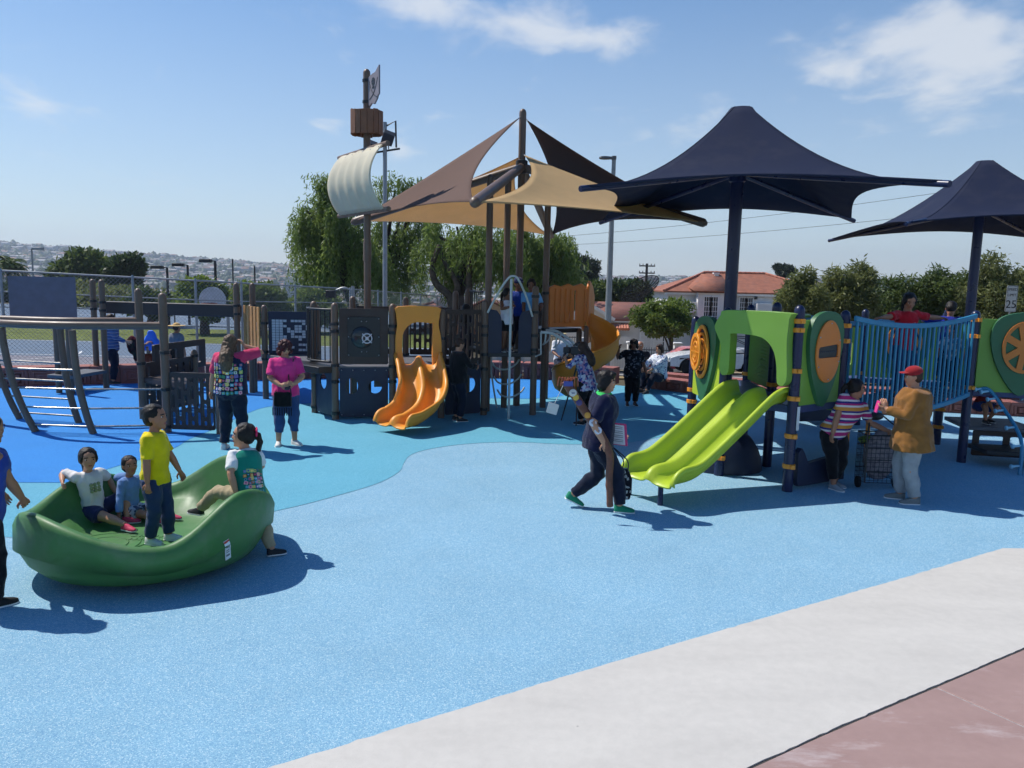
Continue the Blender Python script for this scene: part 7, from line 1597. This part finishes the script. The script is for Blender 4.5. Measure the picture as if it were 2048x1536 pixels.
mb = MB(); [mb.plate(cb_ + V(0, -.0115, 0), dx_, dz_, [(-.085, z), (.075, z), (.075, z + .005), (-.085, z + .005)], (), .002) for z in (-.08, -.06, -.03, -.01, .02, .04, .07, .09)]; mb.build('printed_lines', C(60, 60, 70), sh_)['kind'] = 'stuff'
bg = V(P(1247, 970, b.y - .02).x, b.y - .02, 0); zt_, zb_ = P(1238, 938, bg.y).z, P(1238, 996, bg.y).z
bag = empty('tote_bag', V(bg.x, bg.y, zb_), 'black and white flowered tote bag hanging beside the walking woman', 'bag'); mb = MB()
mb.rings([[V(bg.x + x * w, bg.y + y * .06, z) for x, y in ((-1, -1), (0, -1.2), (1, -1), (1.1, 0), (1, 1), (0, 1.2), (-1, 1), (-1.1, 0))] for z, w in ((zb_, .06), (zb_ + .02, .075), (zb_ + .15, .082), (zt_ - .08, .075), (zt_, .045))]); mb.build('bag_body', ramp_mat('flowered_cloth', [(24, 24, 30), (30, 30, 36), (190, 190, 182), (20, 20, 26), (150, 150, 148)], kind='cells', scale=32), bag, 60)
mb = MB(); [mb.tube(catmull([V(bg.x + s * .04, bg.y - .03, zt_ - .02), V(bg.x + s * .02, bg.y - .03, zt_ + .12), V(cb_.x - .09, b.y + .05, cb_.z - .10)], 4), .007, 6) for s in (-1, 1)]; mb.build('bag_strap', M_BLACK, bag, 60)
# ---- brown jacket and red cap
b = G(1812, 1003)
pb = person(b, -78, 1.66, 'person in tan brown jacket and red cap holding up a pink phone', cloth(138, 94, 46), cloth(150, 152, 156), C(120, 122, 120, rough=.8), HBR, SK1, fat=1.28, lean=(2, 0), head=(0, -6), hands=((.04, .20, .66), (-.03, .20, .69)), elbows=((.6, -.4, -1), (-.6, -.4, -1)), feet=((.06, .03, .042), (-.06, -.04, .042)), sleeve=.96, hem=-.42, leg=.97, hand_dir=((-.1, .3, 1), (.1, .3, 1)), top_over=1.5)
def cap(p, m, name='cap', visor=True, brim=None):
    mb = MB(); Hd, Rh, u = p['Hd'], p['Rh'], p['u']; mb.ell(Hd(0, -.06, .26), (.40 * u, .46 * u, .34 * u), 16, 10, rot=Rh)
    if visor: mb.rings([[Hd(x, y, z) for x, z in ((-w, .25), (-w * .5, .30), (0, .32), (w * .5, .30), (w, .25), (w * .5, .27), (0, .29), (-w * .5, .27))] for y, w in ((.25, .33), (.42, .32), (.58, .26), (.66, .12))])
    if brim: mb.lathe(Hd(0, -.04, .24), [(brim * u, 0), (brim * u * .98, .03 * u), (.42 * u, .06 * u), (.40 * u, .0)], 28, Rh @ Vector((0, 0, 1)))
    return mb.build(name, m, p['e'], 50)
cap(pb, cloth(150, 34, 40))
ph = (hold(pb, 'R') + hold(pb, 'L')) / 2 + V(-.02, 0, .03); mb = MB(); mb.box(ph, (.018, .08, .15), rot=Matrix.Rotation(.25, 3, 'Y')); thing(mb, 'phone', C(220, 70, 140, rough=.35), 'pink phone raised by the person in the red cap', 'phone', bevel=.006)
# ---- striped shirt girl leaning on the cart
b = G(1668, 976)
STR = ramp_mat('striped_cloth', [(176, 52, 110), (176, 52, 110), (214, 206, 204), (60, 54, 120), (206, 140, 66), (206, 140, 66), (214, 206, 204), (176, 52, 110), (60, 54, 120), (214, 206, 204)], freq=4.2)
pst = person(b, 172, 1.52, 'girl in striped tee bending over the handle of a shopping cart', STR, M_BLK, C(150, 154, 160, rough=.7), HB, SK2, kid=.25, fat=1.12, pelvis=(0.03, -.02, .50), lean=(14, -24), head=(-55, -8), hands=((.13, .10, .42), (-.38, .10, .52)), elbows=((1, -.6, 0), (-.2, -.5, -1)), feet=((.03, .04, .042), (-.03, -.06, .042)), sleeve=.36, hem=-.12, leg=.88, style='pony', foot_yaw=(-20, -35))
# ---- wheeled shopping cart
cx = G(1752, 975); cart = empty('shopping_cart', cx, 'black wire two wheeled shopping cart full of bags', 'cart'); w_, d_, zt_ = .225, .15, .72; M_CW = mat('black_wire', (.012, .012, .014), rough=.4)
for z in (.10, .24, .40, .56, .72): mb = MB(); mb.tube([cx + V(x * w_, y * d_, z) for x, y in ((-1, -1), (1, -1), (1, 1), (-1, 1))], .006 if z < .7 else .010, 5, closed=True); mb.build('wire_ring', M_CW, cart, 60)
wv = MB()
for i in range(9):
    t = -1 + 2 * i / 8
    for s in (-1, 1): wv.tube([cx + V(t * w_, s * d_, .10), cx + V(t * w_, s * d_, .72)], .0035, 4); wv.tube([cx + V(s * w_, t * d_, .10), cx + V(s * w_, t * d_, .72)], .0035, 4)
for j in range(10):
    z = .13 + j * .06; wv.tube([cx + V(x * w_, y * d_, z) for x, y in ((-1, -1), (1, -1), (1, 1), (-1, 1))], .003, 4, closed=True)
wv.build('wire_basket', M_CW, cart, 60)['kind'] = 'stuff'
mb = MB(); hp_ = P(1742, 830, cx.y); mb.tube([cx + V(-w_, -d_, .1), cx + V(-w_ - .01, -d_, .75), V(hp_.x - .02, hp_.y - .03, hp_.z)], .011, 6); mb.tube([cx + V(w_, -d_, .1), cx + V(w_ - .02, -d_, .78), V(hp_.x + .12, hp_.y, hp_.z + .02)], .011, 6); mb.build('handle_frame', M_CW, cart, 60)
mb = MB(); mb.ell(V(hp_.x + .05, hp_.y - .02, hp_.z - .01), (.11, .05, .055), 12, 8); mb.build('handle_pad', M_BLACK, cart, 60)
for s in (-1, 1): mb = MB(); mb.lathe(cx + V(s * (w_ + .02), -.0, .075) - V(.02, 0, 0), [(.03, 0), (.075, .004), (.075, .034), (.03, .038)], 18, V(1, 0, 0)); mb.build('cart_wheel', C(24, 24, 26, rough=.8), cart, 50)
mb = MB(); mb.ell(cx + V(0, 0, .42), (.20, .13, .33), 14, 10); mb.ell(cx + V(.04, -.03, .70), (.14, .10, .10), 12, 8); me_ = remesh(mb, .02, 3, .02, 9); link_mesh('bag_load', me_, ramp_mat('grey_print_bag', [(132, 122, 128), (110, 100, 110), (150, 140, 144), (96, 88, 98)], kind='noise', scale=14, interp='LINEAR'), cart, 180)
# ---- girl in red on the bridge
dk = V(5.62, 11.12, 1.03)
hR, hL = P(1752, 640, 10.75), P(1925, 645, 11.45)
def loc(base, face, H, w):
    fa = math.radians(face); d = Vector(w) - Vector(base); return ((d.x * math.cos(fa) - d.y * math.sin(fa)) / H, (d.x * math.sin(fa) + d.y * math.cos(fa)) / H, d.z / H)
Hg = 1.50; fg_ = 172
pr = person(dk, fg_, Hg, 'girl in red tee standing on the blue bridge with arms spread', cloth(198, 32, 44), M_JEAN, C(60, 60, 66), HB, SK2, kid=.3, hands=(loc(dk, fg_, Hg, hR + V(.06, .0, .03)), loc(dk, fg_, Hg, hL + V(-.04, 0, .03))), elbows=((0, -.3, -1), (0, -.3, -1)), head=(12, -22), sleeve=.42, hem=-.15, style='pony', hand_dir=((1, 0, -.1), (-1, 0, -.1)), curl=(.8, .8))
mb = MB(); [mb.ell(pr['W'](pr['sp'](.62 + .07 * math.sin(k * 2.3), .035 * math.cos(k * 1.7), .093)), .012, 8, 6) for k in range(9)]; mb.build('shirt_print', C(216, 190, 186), pr['shirt'])['kind'] = 'stuff'
# ---- children in the spinner
b = G(316, 1083, .192)
py_ = person(b, 98, 1.25, 'boy in yellow polo shirt and jeans standing in the spinner bowl', cloth(224, 204, 20), M_JEAN, C(214, 214, 210, rough=.7), HB, SK2, kid=.8, fat=1.02, hands=((.16, .04, .44), (-.15, .12, .45)), feet=((.06, -.02, .042), (-.05, .06, .042)), head=(-6, 4), sleeve=.44, hem=-.18, leg=.97, twist=10, top_over=1.6)
mb = MB(); R_ = [[py_['W'](py_['sp'](t, r_ * math.cos(a), r_ * .92 * math.sin(a))) for a in np.linspace(0, 2 * math.pi, 17)[:-1]] for t, r_ in ((.99, .066), (1.06, .050), (1.09, .046), (1.03, .054))]; mb.rings(R_); link_mesh('collar', remesh(mb, .008, 3), cloth(224, 204, 20), py_['e'], 180)
mb = MB(); [mb.ell(py_['W'](py_['sp'](t, 0, .086)), .006, 6, 5) for t in (.96, .86, .76)]; mb.build('polo_buttons', C(236, 230, 190), py_['shirt'])['kind'] = 'stuff'
b = V(-3.90, 7.15, .19); Hs = 1.15
pk = person(b, 125, Hs, 'girl in white print tee and pink shoes sitting on the spinner floor', C(222, 218, 214, rough=.9), cloth(40, 46, 84), C(206, 56, 92, rough=.7), HB, SK1, kid=.85, pelvis=(0, -.10, .13), lean=(-6, 4), head=(14, 2), hands=(loc(b, 125, Hs, V(-4.19, 7.06, .64)), (-.20, -.12, .22)), elbows=((.4, -1, .2), (-.6, -1, .2)), feet=((-.06, .40, .05), (-.16, .12, .05)), knees=((-.2, .3, 1), (-.9, .4, .5)), sleeve=.40, hem=-.08, leg=.36, style='pony', foot_yaw=(-10, -50))
mb = MB(); [mb.ell(pk['W'](pk['sp'](.62 + .09 * ((k % 3) - 1), .03 * ((k // 3) - 1), .088)), (.018, .018, .018), 8, 6) for k in range(9)]; mb.build('shirt_print', [C(150, 160, 120), C(90, 96, 90)][0], pk['shirt'])['kind'] = 'stuff'
b = V(-3.66, 7.36, .19); Hs = 1.0
pc_ = person(b, 105, Hs, 'small child in light blue hoodie sitting behind the yellow boy', cloth(112, 146, 200), ramp_mat('print_shorts', [(60, 60, 76), (200, 200, 206), (80, 84, 110), (170, 170, 180)], kind='cells', scale=40), C(196, 52, 92, rough=.7), HB, SK2, kid=1.0, pelvis=(0, -.08, .11), lean=(2, 0), head=(30, 8), hands=((.22, -.02, .03), (-.15, .2, .14)), elbows=((1, -.6, .2), (-1, -.4, 0)), feet=((.05, .36, .05), (-.08, .36, .06)), knees=((.3, .2, 1), (-.3, .2, 1)), sleeve=.96, hem=-.08, leg=.38)
mb = MB(); mb.ell(pc_['W'](pc_['sp'](1.0, 0, -.07)), (.09, .06, .05), 12, 8); link_mesh('hood', remesh(mb, .01, 2), cloth(112, 146, 200), pc_['e'], 180)
b = V(-2.36, 6.92, 0.0); Hs = 1.26; fz = -48
pv = person(b, fz, Hs, 'girl in green badge vest and pink bow climbing over the spinner rim', C(224, 224, 222, rough=.9), cloth(168, 152, 122), C(30, 30, 34, rough=.7), HB, SK1, kid=.75, pelvis=(-.02, .02, .49), lean=(20, 6), head=(-62, 4), hands=((.10, .28, .56), loc(b, fz, Hs, P(472, 985, 6.75))), elbows=((1, -.4, -.2), (-1, -.4, 0)), feet=(loc(b, fz, Hs, V(b.x + .16, b.y + .02, .06)), loc(b, fz, Hs, P(398, 1018, 7.0))), knees=((.1, 1, .4), (0, .3, 1)), sleeve=.40, hem=-.1, leg=.96, style='pony', foot_yaw=(110, -18))
torso_overlay(pv, 'vest', cloth(22, 132, 112), VEST, 1.02)
print('badges', patches(pv, 'vest', 0, 6, 6, PAL, .085, (-.06, .52), back=True, size=.043))
mb = MB(); c_ = pv['Hd'](0, -.50, .22); [mb.ell(c_ + pv['Rh'] @ (Vector((s * .16, -.02, z)) * pv['u']), (.15 * pv['u'], .05 * pv['u'], .10 * pv['u']), 10, 8, rot=pv['Rh'] @ Matrix.Rotation(s * .4, 3, 'Y')) for s in (-1, 1) for z in (.05, -.12)]; mb.tube([c_, c_ + pv['Rh'] @ (Vector((.1, -.1, -.35)) * pv['u'])], [.05 * pv['u'], .03 * pv['u']], 6); link_mesh('hair_bow', remesh(mb, .008, 2), C(220, 40, 96, rough=.7), pv['e'], 180)
b = V(-4.07, 5.74, 0); Hs = 1.52; fz = 34
person(b, fz, Hs, 'child in blue sleeveless shirt at the left frame edge gripping the spinner', cloth(40, 66, 148), M_BLK, C(20, 20, 22, rough=.7), HB, SK2, kid=.5, fat=1.15, lean=(11, 0), hands=(loc(b, fz, Hs, V(-3.88, 6.05, .70)), (-.2, .2, .5)), elbows=((.5, -.6, -.6), (-1, -.6, 0)), sleeve=.0, hem=-.22, leg=.97, feet=((.07, .02, .042), (-.06, -.05, .042)), head=(0, -6), top_over=1.6)
# ---- women by the hull climber
b = G(466, 900)
pl2 = person(b, 2, 1.72, 'woman seen from behind in navy vest covered with badges', cloth(206, 60, 100), M_DKJEAN, C(212, 208, 208, rough=.6), HGR, SK1, fat=1.2, hands=((.10, .06, .90), (-.20, .05, .50)), elbows=((1, .1, -.7), (-1, -.8, 0)), head=(14, 4), sleeve=.44, hem=-.06, leg=.96, style='long', feet=((.085, .0, .042), (-.085, .02, .042)), hand_dir=((-.5, .1, .8), None))
torso_overlay(pl2, 'vest', cloth(30, 34, 62), VEST, 1.20, infl=.022)
print('badges', patches(pl2, 'vest', 0, 8, 8, PAL, .15, (-.08, .80), size=.052))
b = G(573, 889)
pp = person(b, 158, 1.60, 'woman in pink tee and capri jeans looking down at her phone', cloth(222, 60, 132), cloth(52, 78, 122), C(214, 210, 204, rough=.6), hairm(72, 34, 34), SK1, fat=1.2, hands=((.06, .17, .60), (-.06, .17, .61)), elbows=((1, -.5, -.4), (-1, -.5, -.4)), head=(-14, -24), sleeve=.42, hem=-.14, leg=.80, style='curly', extra={'longcurl': 1}, feet=((.075, .02, .042), (-.075, .03, .042)), foot_yaw=(12, -30), hand_dir=((-.5, .5, .2), (.5, .5, .2)))
mb = MB(); q = (hold(pp, 'R') + hold(pp, 'L')) / 2; mb.box(q + V(0, 0, .02), (.075, .014, .14), rot=Matrix.Rotation(-.7, 3, 'X')); thing(mb, 'phone', C(40, 40, 44, rough=.3), 'dark phone in the hands of the woman in pink', 'phone', bevel=.006)
q = pp['W'](pp['sp'](-.20, .04, .13)); bagw = empty('shoulder_bag', q, 'black fringed shoulder bag hanging in front of the woman in pink', 'bag'); mb = MB(); mb.box(q + V(0, 0, -.0), (.26, .07, .22)); link_mesh('bag_body', remesh(mb, .012, 8, .008, 14), cloth(20, 20, 22), bagw, 180)
for k in range(9): mb = MB(); x = -.14 + .035 * k; mb.bar(q + V(x, -.04, -.12), q + V(x, -.04, -.24), .014, .006); mb.build('fringe', cloth(20, 20, 22), bagw)
mb = MB(); mb.tube(catmull([q + V(.14, -.02, .06), pp['W'](pp['sp'](.6, -.02, .105)), pp['W'](pp['sp'](.98, -.07, .07)), pp['W'](pp['sp'](1.02, -.08, 0))], 5), .010, 6); mb.build('bag_strap', M_BLACK, bagw, 60)
b = G(915, 842)
pd = person(b, 62, 1.52, 'woman in black jacket beside the orange slide looking at her phone', cloth(24, 24, 28), M_DKJEAN, C(40, 40, 44), HBR, SK1, fat=1.2, hands=((.05, .22, .66), (-.06, .22, .67)), elbows=((1, -.5, -.6), (-1, -.5, -.6)), head=(0, -20), sleeve=.95, hem=-.18, style='short', voxel=.009)
q = (hold(pd, 'R') + hold(pd, 'L')) / 2; mb = MB(); mb.box(q + V(0, 0, .03), (.016, .08, .15)); thing(mb, 'phone', C(90, 90, 96, rough=.3), 'phone held by the woman in the black jacket', 'phone', bevel=.006)
# ---- children on the tower deck
b = V(-.13, 15.0, 1.22)
person(b, 150, 1.22, 'girl in white tank top holding the silver fire pole', C(216, 214, 220, rough=.9), M_BLK, C(60, 56, 60), HB, SK3, kid=.75, fat=1.1, hands=((.05, .2, .72), loc(b, 150, 1.22, P(1024, 601, 14.5))), elbows=((1, -.3, -.6), (-.6, -.2, -1)), head=(-18, -10), sleeve=.0, hem=-.2, leg=.34, style='pony', voxel=.009)
b = V(.33, 15.35, 1.22)
person(b, 165, 1.40, 'girl in pale blue tee behind the right navy gate', cloth(110, 172, 222), M_JEAN, C(60, 60, 60), HB, SK3, kid=.6, fat=1.12, hands=((.14, .16, .5), (-.1, .2, .62)), head=(20, -14), sleeve=.40, style='pony', voxel=.009)
b = V(.08, 15.55, 1.22)
pcap = person(b, 170, 1.42, 'child in royal blue tee and cap between the two girls', cloth(36, 62, 140), M_DKJEAN, C(50, 50, 50), HB, SK3, kid=.6, head=(-10, -8), sleeve=.42, style='short', voxel=.010); cap(pcap, cloth(30, 40, 84))
b = V(-.95, 15.5, .98)
person(b, 20, 1.12, 'small dark haired child behind the slotted brown panel', cloth(44, 40, 48), M_DKJEAN, C(30, 30, 30), HB, SK2, kid=.9, style='long', voxel=.011)
# ---- camera operator
b = G(1170, 849); fz = -55
FLOR = ramp_mat('floral_cloth', [(150, 156, 190), (74, 82, 150), (196, 190, 206), (176, 130, 160), (60, 66, 120), (206, 206, 216)], kind='cells', scale=26)
pcam = person(b, fz, 1.52, 'woman in floral blouse filming with a shoulder video camera', FLOR, M_BLK, C(20, 20, 22), HBR, SK1, fat=1.05, lean=(10, 0), hands=((.02, .22, .80), (-.10, .24, .78)), elbows=((.8, -.2, -1), (-.8, -.2, -1)), head=(0, -4), sleeve=.62, hem=-.35, style='long', voxel=.009, feet=((.05, .0, .042), (-.05, .02, .042)))
cq = P(1158, 702, b.y + .12); vc = empty('video_camera', V(cq.x, cq.y, 0), 'black video camera on a tripod held by the woman in floral', 'video camera'); dv = Vector((math.sin(math.radians(fz)), math.cos(math.radians(fz)), 0)); rz_c = math.atan2(dv.y, dv.x)
for nm, o_, s_ in (('camera_body', 0, (.30, .12, .15)), ('lens_hood', .24, (.14, .11, .11)), ('viewfinder', -.0, (.16, .07, .06))): mb = MB(); mb.box(cq + dv * o_ + V(0, 0, .12 if nm == 'viewfinder' else 0), s_, rz=rz_c); mb.build(nm, M_BLACK, vc, 30, .015)
mb = MB(); mb.tube([cq + dv * -.1 + V(0, 0, .09), cq + V(0, 0, .16), cq + dv * .12 + V(0, 0, .09)], .015, 6); mb.build('top_handle', M_BLACK, vc, 60)
hb2 = cq + V(0, 0, -.10); mb = MB(); mb.cyl(hb2 - V(0, 0, .1), hb2 + V(0, 0, .03), .035); mb.build('tripod_head', M_BLACK, vc)
for a in (.4, 2.5, 4.6): mb = MB(); mb.tube([hb2 - V(0, 0, .06), V(hb2.x + .34 * math.cos(a), hb2.y + .34 * math.sin(a), 0.01)], [.018, .012], 8); mb.build('tripod_leg', M_BLACK, vc, 60)
# ---- people along the wall
b = V(1.32, 20.15, 0)
psh = person(b, 165, 1.70, 'man in white tee and pale cap sitting on the wall behind the spiral slide', C(220, 220, 220, rough=.9), M_DKJEAN, C(60, 60, 60), HB, SK3, fat=1.1, pelvis=(0, -.1, .30), hands=((.12, .12, .40), (-.12, .12, .40)), feet=((.07, .16, .042), (-.07, .16, .042)), head=(-20, -8), sleeve=.44, voxel=.011); cap(psh, cloth(208, 190, 140))
b = V(1.42, 19.6, 0)
person(b, 170, 1.02, 'dark haired child standing in front of the man in the pale cap', cloth(40, 40, 46), M_DKJEAN, C(40, 40, 40), HB, SK3, kid=.9, voxel=.011)
b = G(1262, 811)
pm = person(b, 176, 1.40, 'curly haired man in dark patterned shirt touching the spiral slide', ramp_mat('dark_pattern_cloth', [(24, 26, 34), (30, 32, 42), (20, 22, 28), (96, 100, 110), (26, 28, 36)], kind='cells', scale=30), M_BLK, C(70, 52, 40), HB, SK3, fat=1.25, hands=(loc(b, 176, 1.40, P(1238, 698, b.y - .1)), (-.2, .05, .5)), elbows=((.3, -.2, -1), (-1, -.8, 0)), head=(18, 0), sleeve=.45, hem=-.28, style='curly', voxel=.010)
seat_l = V(P(1279, 760, 18.75).x, 18.85, 0)
person(seat_l, 190, 1.66, 'bald man in black tee seated on the wall behind the curly haired man', cloth(30, 30, 36), M_DKJEAN, C(40, 40, 40), None, SK2, fat=1.2, pelvis=(0, -.1, .235), hands=((.1, .15, .34), (-.1, .15, .34)), feet=((.07, .22, .042), (-.07, .22, .042)), head=(10, -6), sleeve=.44, voxel=.011)
seat_w = V(P(1311, 760, 18.3).x, 18.45, 0)
person(seat_w, 230, 1.60, 'woman in blue and white print blouse seated on the panelled wall', ramp_mat('blue_print_cloth', [(196, 204, 220), (90, 110, 160), (220, 224, 230), (70, 84, 130), (150, 160, 190)], kind='noise', scale=22), M_DKJEAN, C(40, 40, 40), HBR, SK1, fat=1.25, pelvis=(0, -.1, .235), hands=((.08, .2, .34), (-.08, .2, .34)), feet=((.06, .24, .042), (-.06, .24, .042)), head=(-10, -4), sleeve=.9, style='bob', voxel=.011)
# ---- left background
b = V(P(226, 770, 17.9).x, 17.9, 0)
ppl = person(b, 60, 1.62, 'adult in blue plaid shirt behind the hull climber with a jacket over the arm', ramp_mat('plaid_cloth', [(60, 80, 130), (96, 120, 170), (50, 66, 110), (150, 166, 196)], freq=14), M_DKJEAN, C(60, 50, 46), HBR, SK4, fat=1.15, hands=((.12, .2, .62), (-.1, .2, .6)), head=(0, -10), sleeve=.9, hem=-.12, voxel=.011)
q = (hold(ppl, 'R') + hold(ppl, 'L')) / 2 + V(.05, 0, -.06); mb = MB(); mb.ell(q, (.13, .12, .22), 12, 10); mb.ell(q + V(.06, 0, -.22), (.06, .06, .18), 10, 8); jk = remesh(mb, .018, 2, .02, 10); o = link_mesh('folded_jacket', jk, ramp_mat('jacket_mix', [(36, 28, 34), (120, 40, 56), (40, 30, 36), (30, 66, 60)], kind='noise', scale=6, interp='LINEAR'), None, 180); tag(o, 'dark and red jacket carried by the adult in plaid', 'jacket')
b = V(P(356, 770, 17.6).x, 17.6, 0)
pht = person(b, 30, 1.46, 'man in grey tee and wide straw hat seen from behind', cloth(112, 116, 126), M_DKJEAN, C(50, 50, 50), HBR, SK2, fat=1.15, voxel=.011); cap(pht, C(206, 172, 116, rough=.9), 'straw_hat', False, .95)
b = V(P(300, 780, 16.2).x, 16.2, .0)
pbl = person(b, 150, 1.12, 'child in dark red top lifting a bright blue bag overhead', ramp_mat('rust_cloth', [(60, 34, 30), (120, 56, 40), (50, 30, 30)], kind='noise', scale=12), M_DKJEAN, C(40, 40, 40), HB, SK2, kid=.8, hands=((.05, .1, 1.0), (-.08, .1, 1.0)), elbows=((1, 0, 0), (-1, 0, 0)), voxel=.011)
q = P(303, 682, 16.2); mb = MB(); mb.rings([[q + V(x * w, y * w * .5, z) for x, y in ((-1, -1), (1, -1), (1.2, .2), (1, 1), (-1, 1), (-1.2, -.2))] for z, w in ((-.20, .18), (-.10, .16), (.05, .11), (.22, .04))]); o = link_mesh('blue_bag', remesh(mb, .016, 2, .02, 12), C(40, 110, 220, rough=.5), None, 180); tag(o, 'bright blue plastic bag held up by the child in dark red', 'bag')
b = V(P(346, 780, 15.4).x, 15.4, 0)
person(b, 210, 1.10, 'long haired girl in violet tee behind the hull climber panel', cloth(70, 84, 190), M_DKJEAN, C(40, 40, 40), HB, SK2, kid=.8, style='long', voxel=.011)
# ---- right side, behind the bridge
b = V(7.0, 12.35, 1.0)
person(b, 215, 1.10, 'child in pale print tee stooping on the deck behind the bridge rail', ramp_mat('pale_print', [(196, 204, 214), (120, 140, 170), (210, 214, 220), (150, 160, 180)], kind='cells', scale=18), M_DKJEAN, C(60, 160, 130), HB, SK2, kid=.8, lean=(30, 0), head=(0, -30), voxel=.011)
b = V(N6.x + .62, N6.y + .55, .53)
person(b, 165, 1.12, 'child in red tee and blue shorts crouching under the wheel panel', cloth(150, 36, 40), cloth(40, 62, 120), C(40, 40, 44), HB, SK2, kid=.8, pelvis=(0, -.1, .22), lean=(30, 0), head=(0, -20), hands=((.1, .3, .1), (-.1, .3, .1)), feet=((.08, .1, .042), (-.08, .0, .042)), knees=((.3, 1, .6), (-.3, 1, .6)), leg=.42, voxel=.011)
b = V(N6.x + .10, N6.y + .85, 1.12)
person(b, 30, 1.30, 'child in royal blue jacket behind the post with the orange clamps', cloth(30, 44, 140), M_DKJEAN, C(40, 40, 40), HB, SK2, kid=.7, lean=(16, 0), head=(0, -40), hands=((.3, .2, .75), (-.3, .2, .75)), sleeve=.95, voxel=.011)
# ---- stroller seen under the deck
s0 = G(1622, 836); st_ = empty('stroller', s0, 'dark baby stroller parked beyond the play structure', 'stroller'); mb = MB()
for x in (-.22, .22): mb.tube([s0 + V(x, .3, .1), s0 + V(x, -.1, .55), s0 + V(x, -.35, .95)], .014, 6); mb.tube([s0 + V(x, -.35, .1), s0 + V(x, .1, .6)], .014, 6)
mb.tube([s0 + V(-.22, -.35, .95), s0 + V(.22, -.35, .95)], .018, 6); mb.tube([s0 + V(-.22, .3, .1), s0 + V(.22, .3, .1)], .012, 6); mb.build('frame', C(150, 154, 160, rough=.35), st_, 60)
for x in (-.25, .25):
    for y in (-.35, .3): mb = MB(); mb.lathe(s0 + V(x - .02, y, .11), [(.03, 0), (.11, .004), (.11, .036), (.03, .04)], 16, V(1, 0, 0)); mb.build('stroller_wheel', C(24, 24, 26, rough=.8), st_, 50)
mb = MB(); mb.ell(s0 + V(0, 0, .48), (.2, .28, .12), 12, 8); mb.ell(s0 + V(0, -.2, .72), (.2, .12, .26), 12, 8); mb.ell(s0 + V(0, -.05, .98), (.23, .28, .16), 12, 8); link_mesh('seat', remesh(mb, .02, 2), cloth(36, 36, 42), st_, 180)
# ================================================================== AIR
hz_ = MB(); hz_.box((0, 950, 22), (4400, 2500, 150)); hazeo = hz_.build('haze', None, None, None); hazeo['kind'] = 'stuff'
hm = bpy.data.materials.new('haze_air'); hm.use_nodes = True; nt = hm.node_tree; nt.nodes.clear(); ho_ = nd(nt, 'ShaderNodeOutputMaterial'); hv = nd(nt, 'ShaderNodeVolumePrincipled'); hv.inputs['Color'].default_value = (.70, .82, 1.0, 1); hv.inputs['Density'].default_value = 0.00029; hv.inputs['Anisotropy'].default_value = 0.35
nt.links.new(hv.outputs[0], ho_.inputs['Volume']); hazeo.data.materials.append(hm); hm.cycles.homogeneous_volume = True
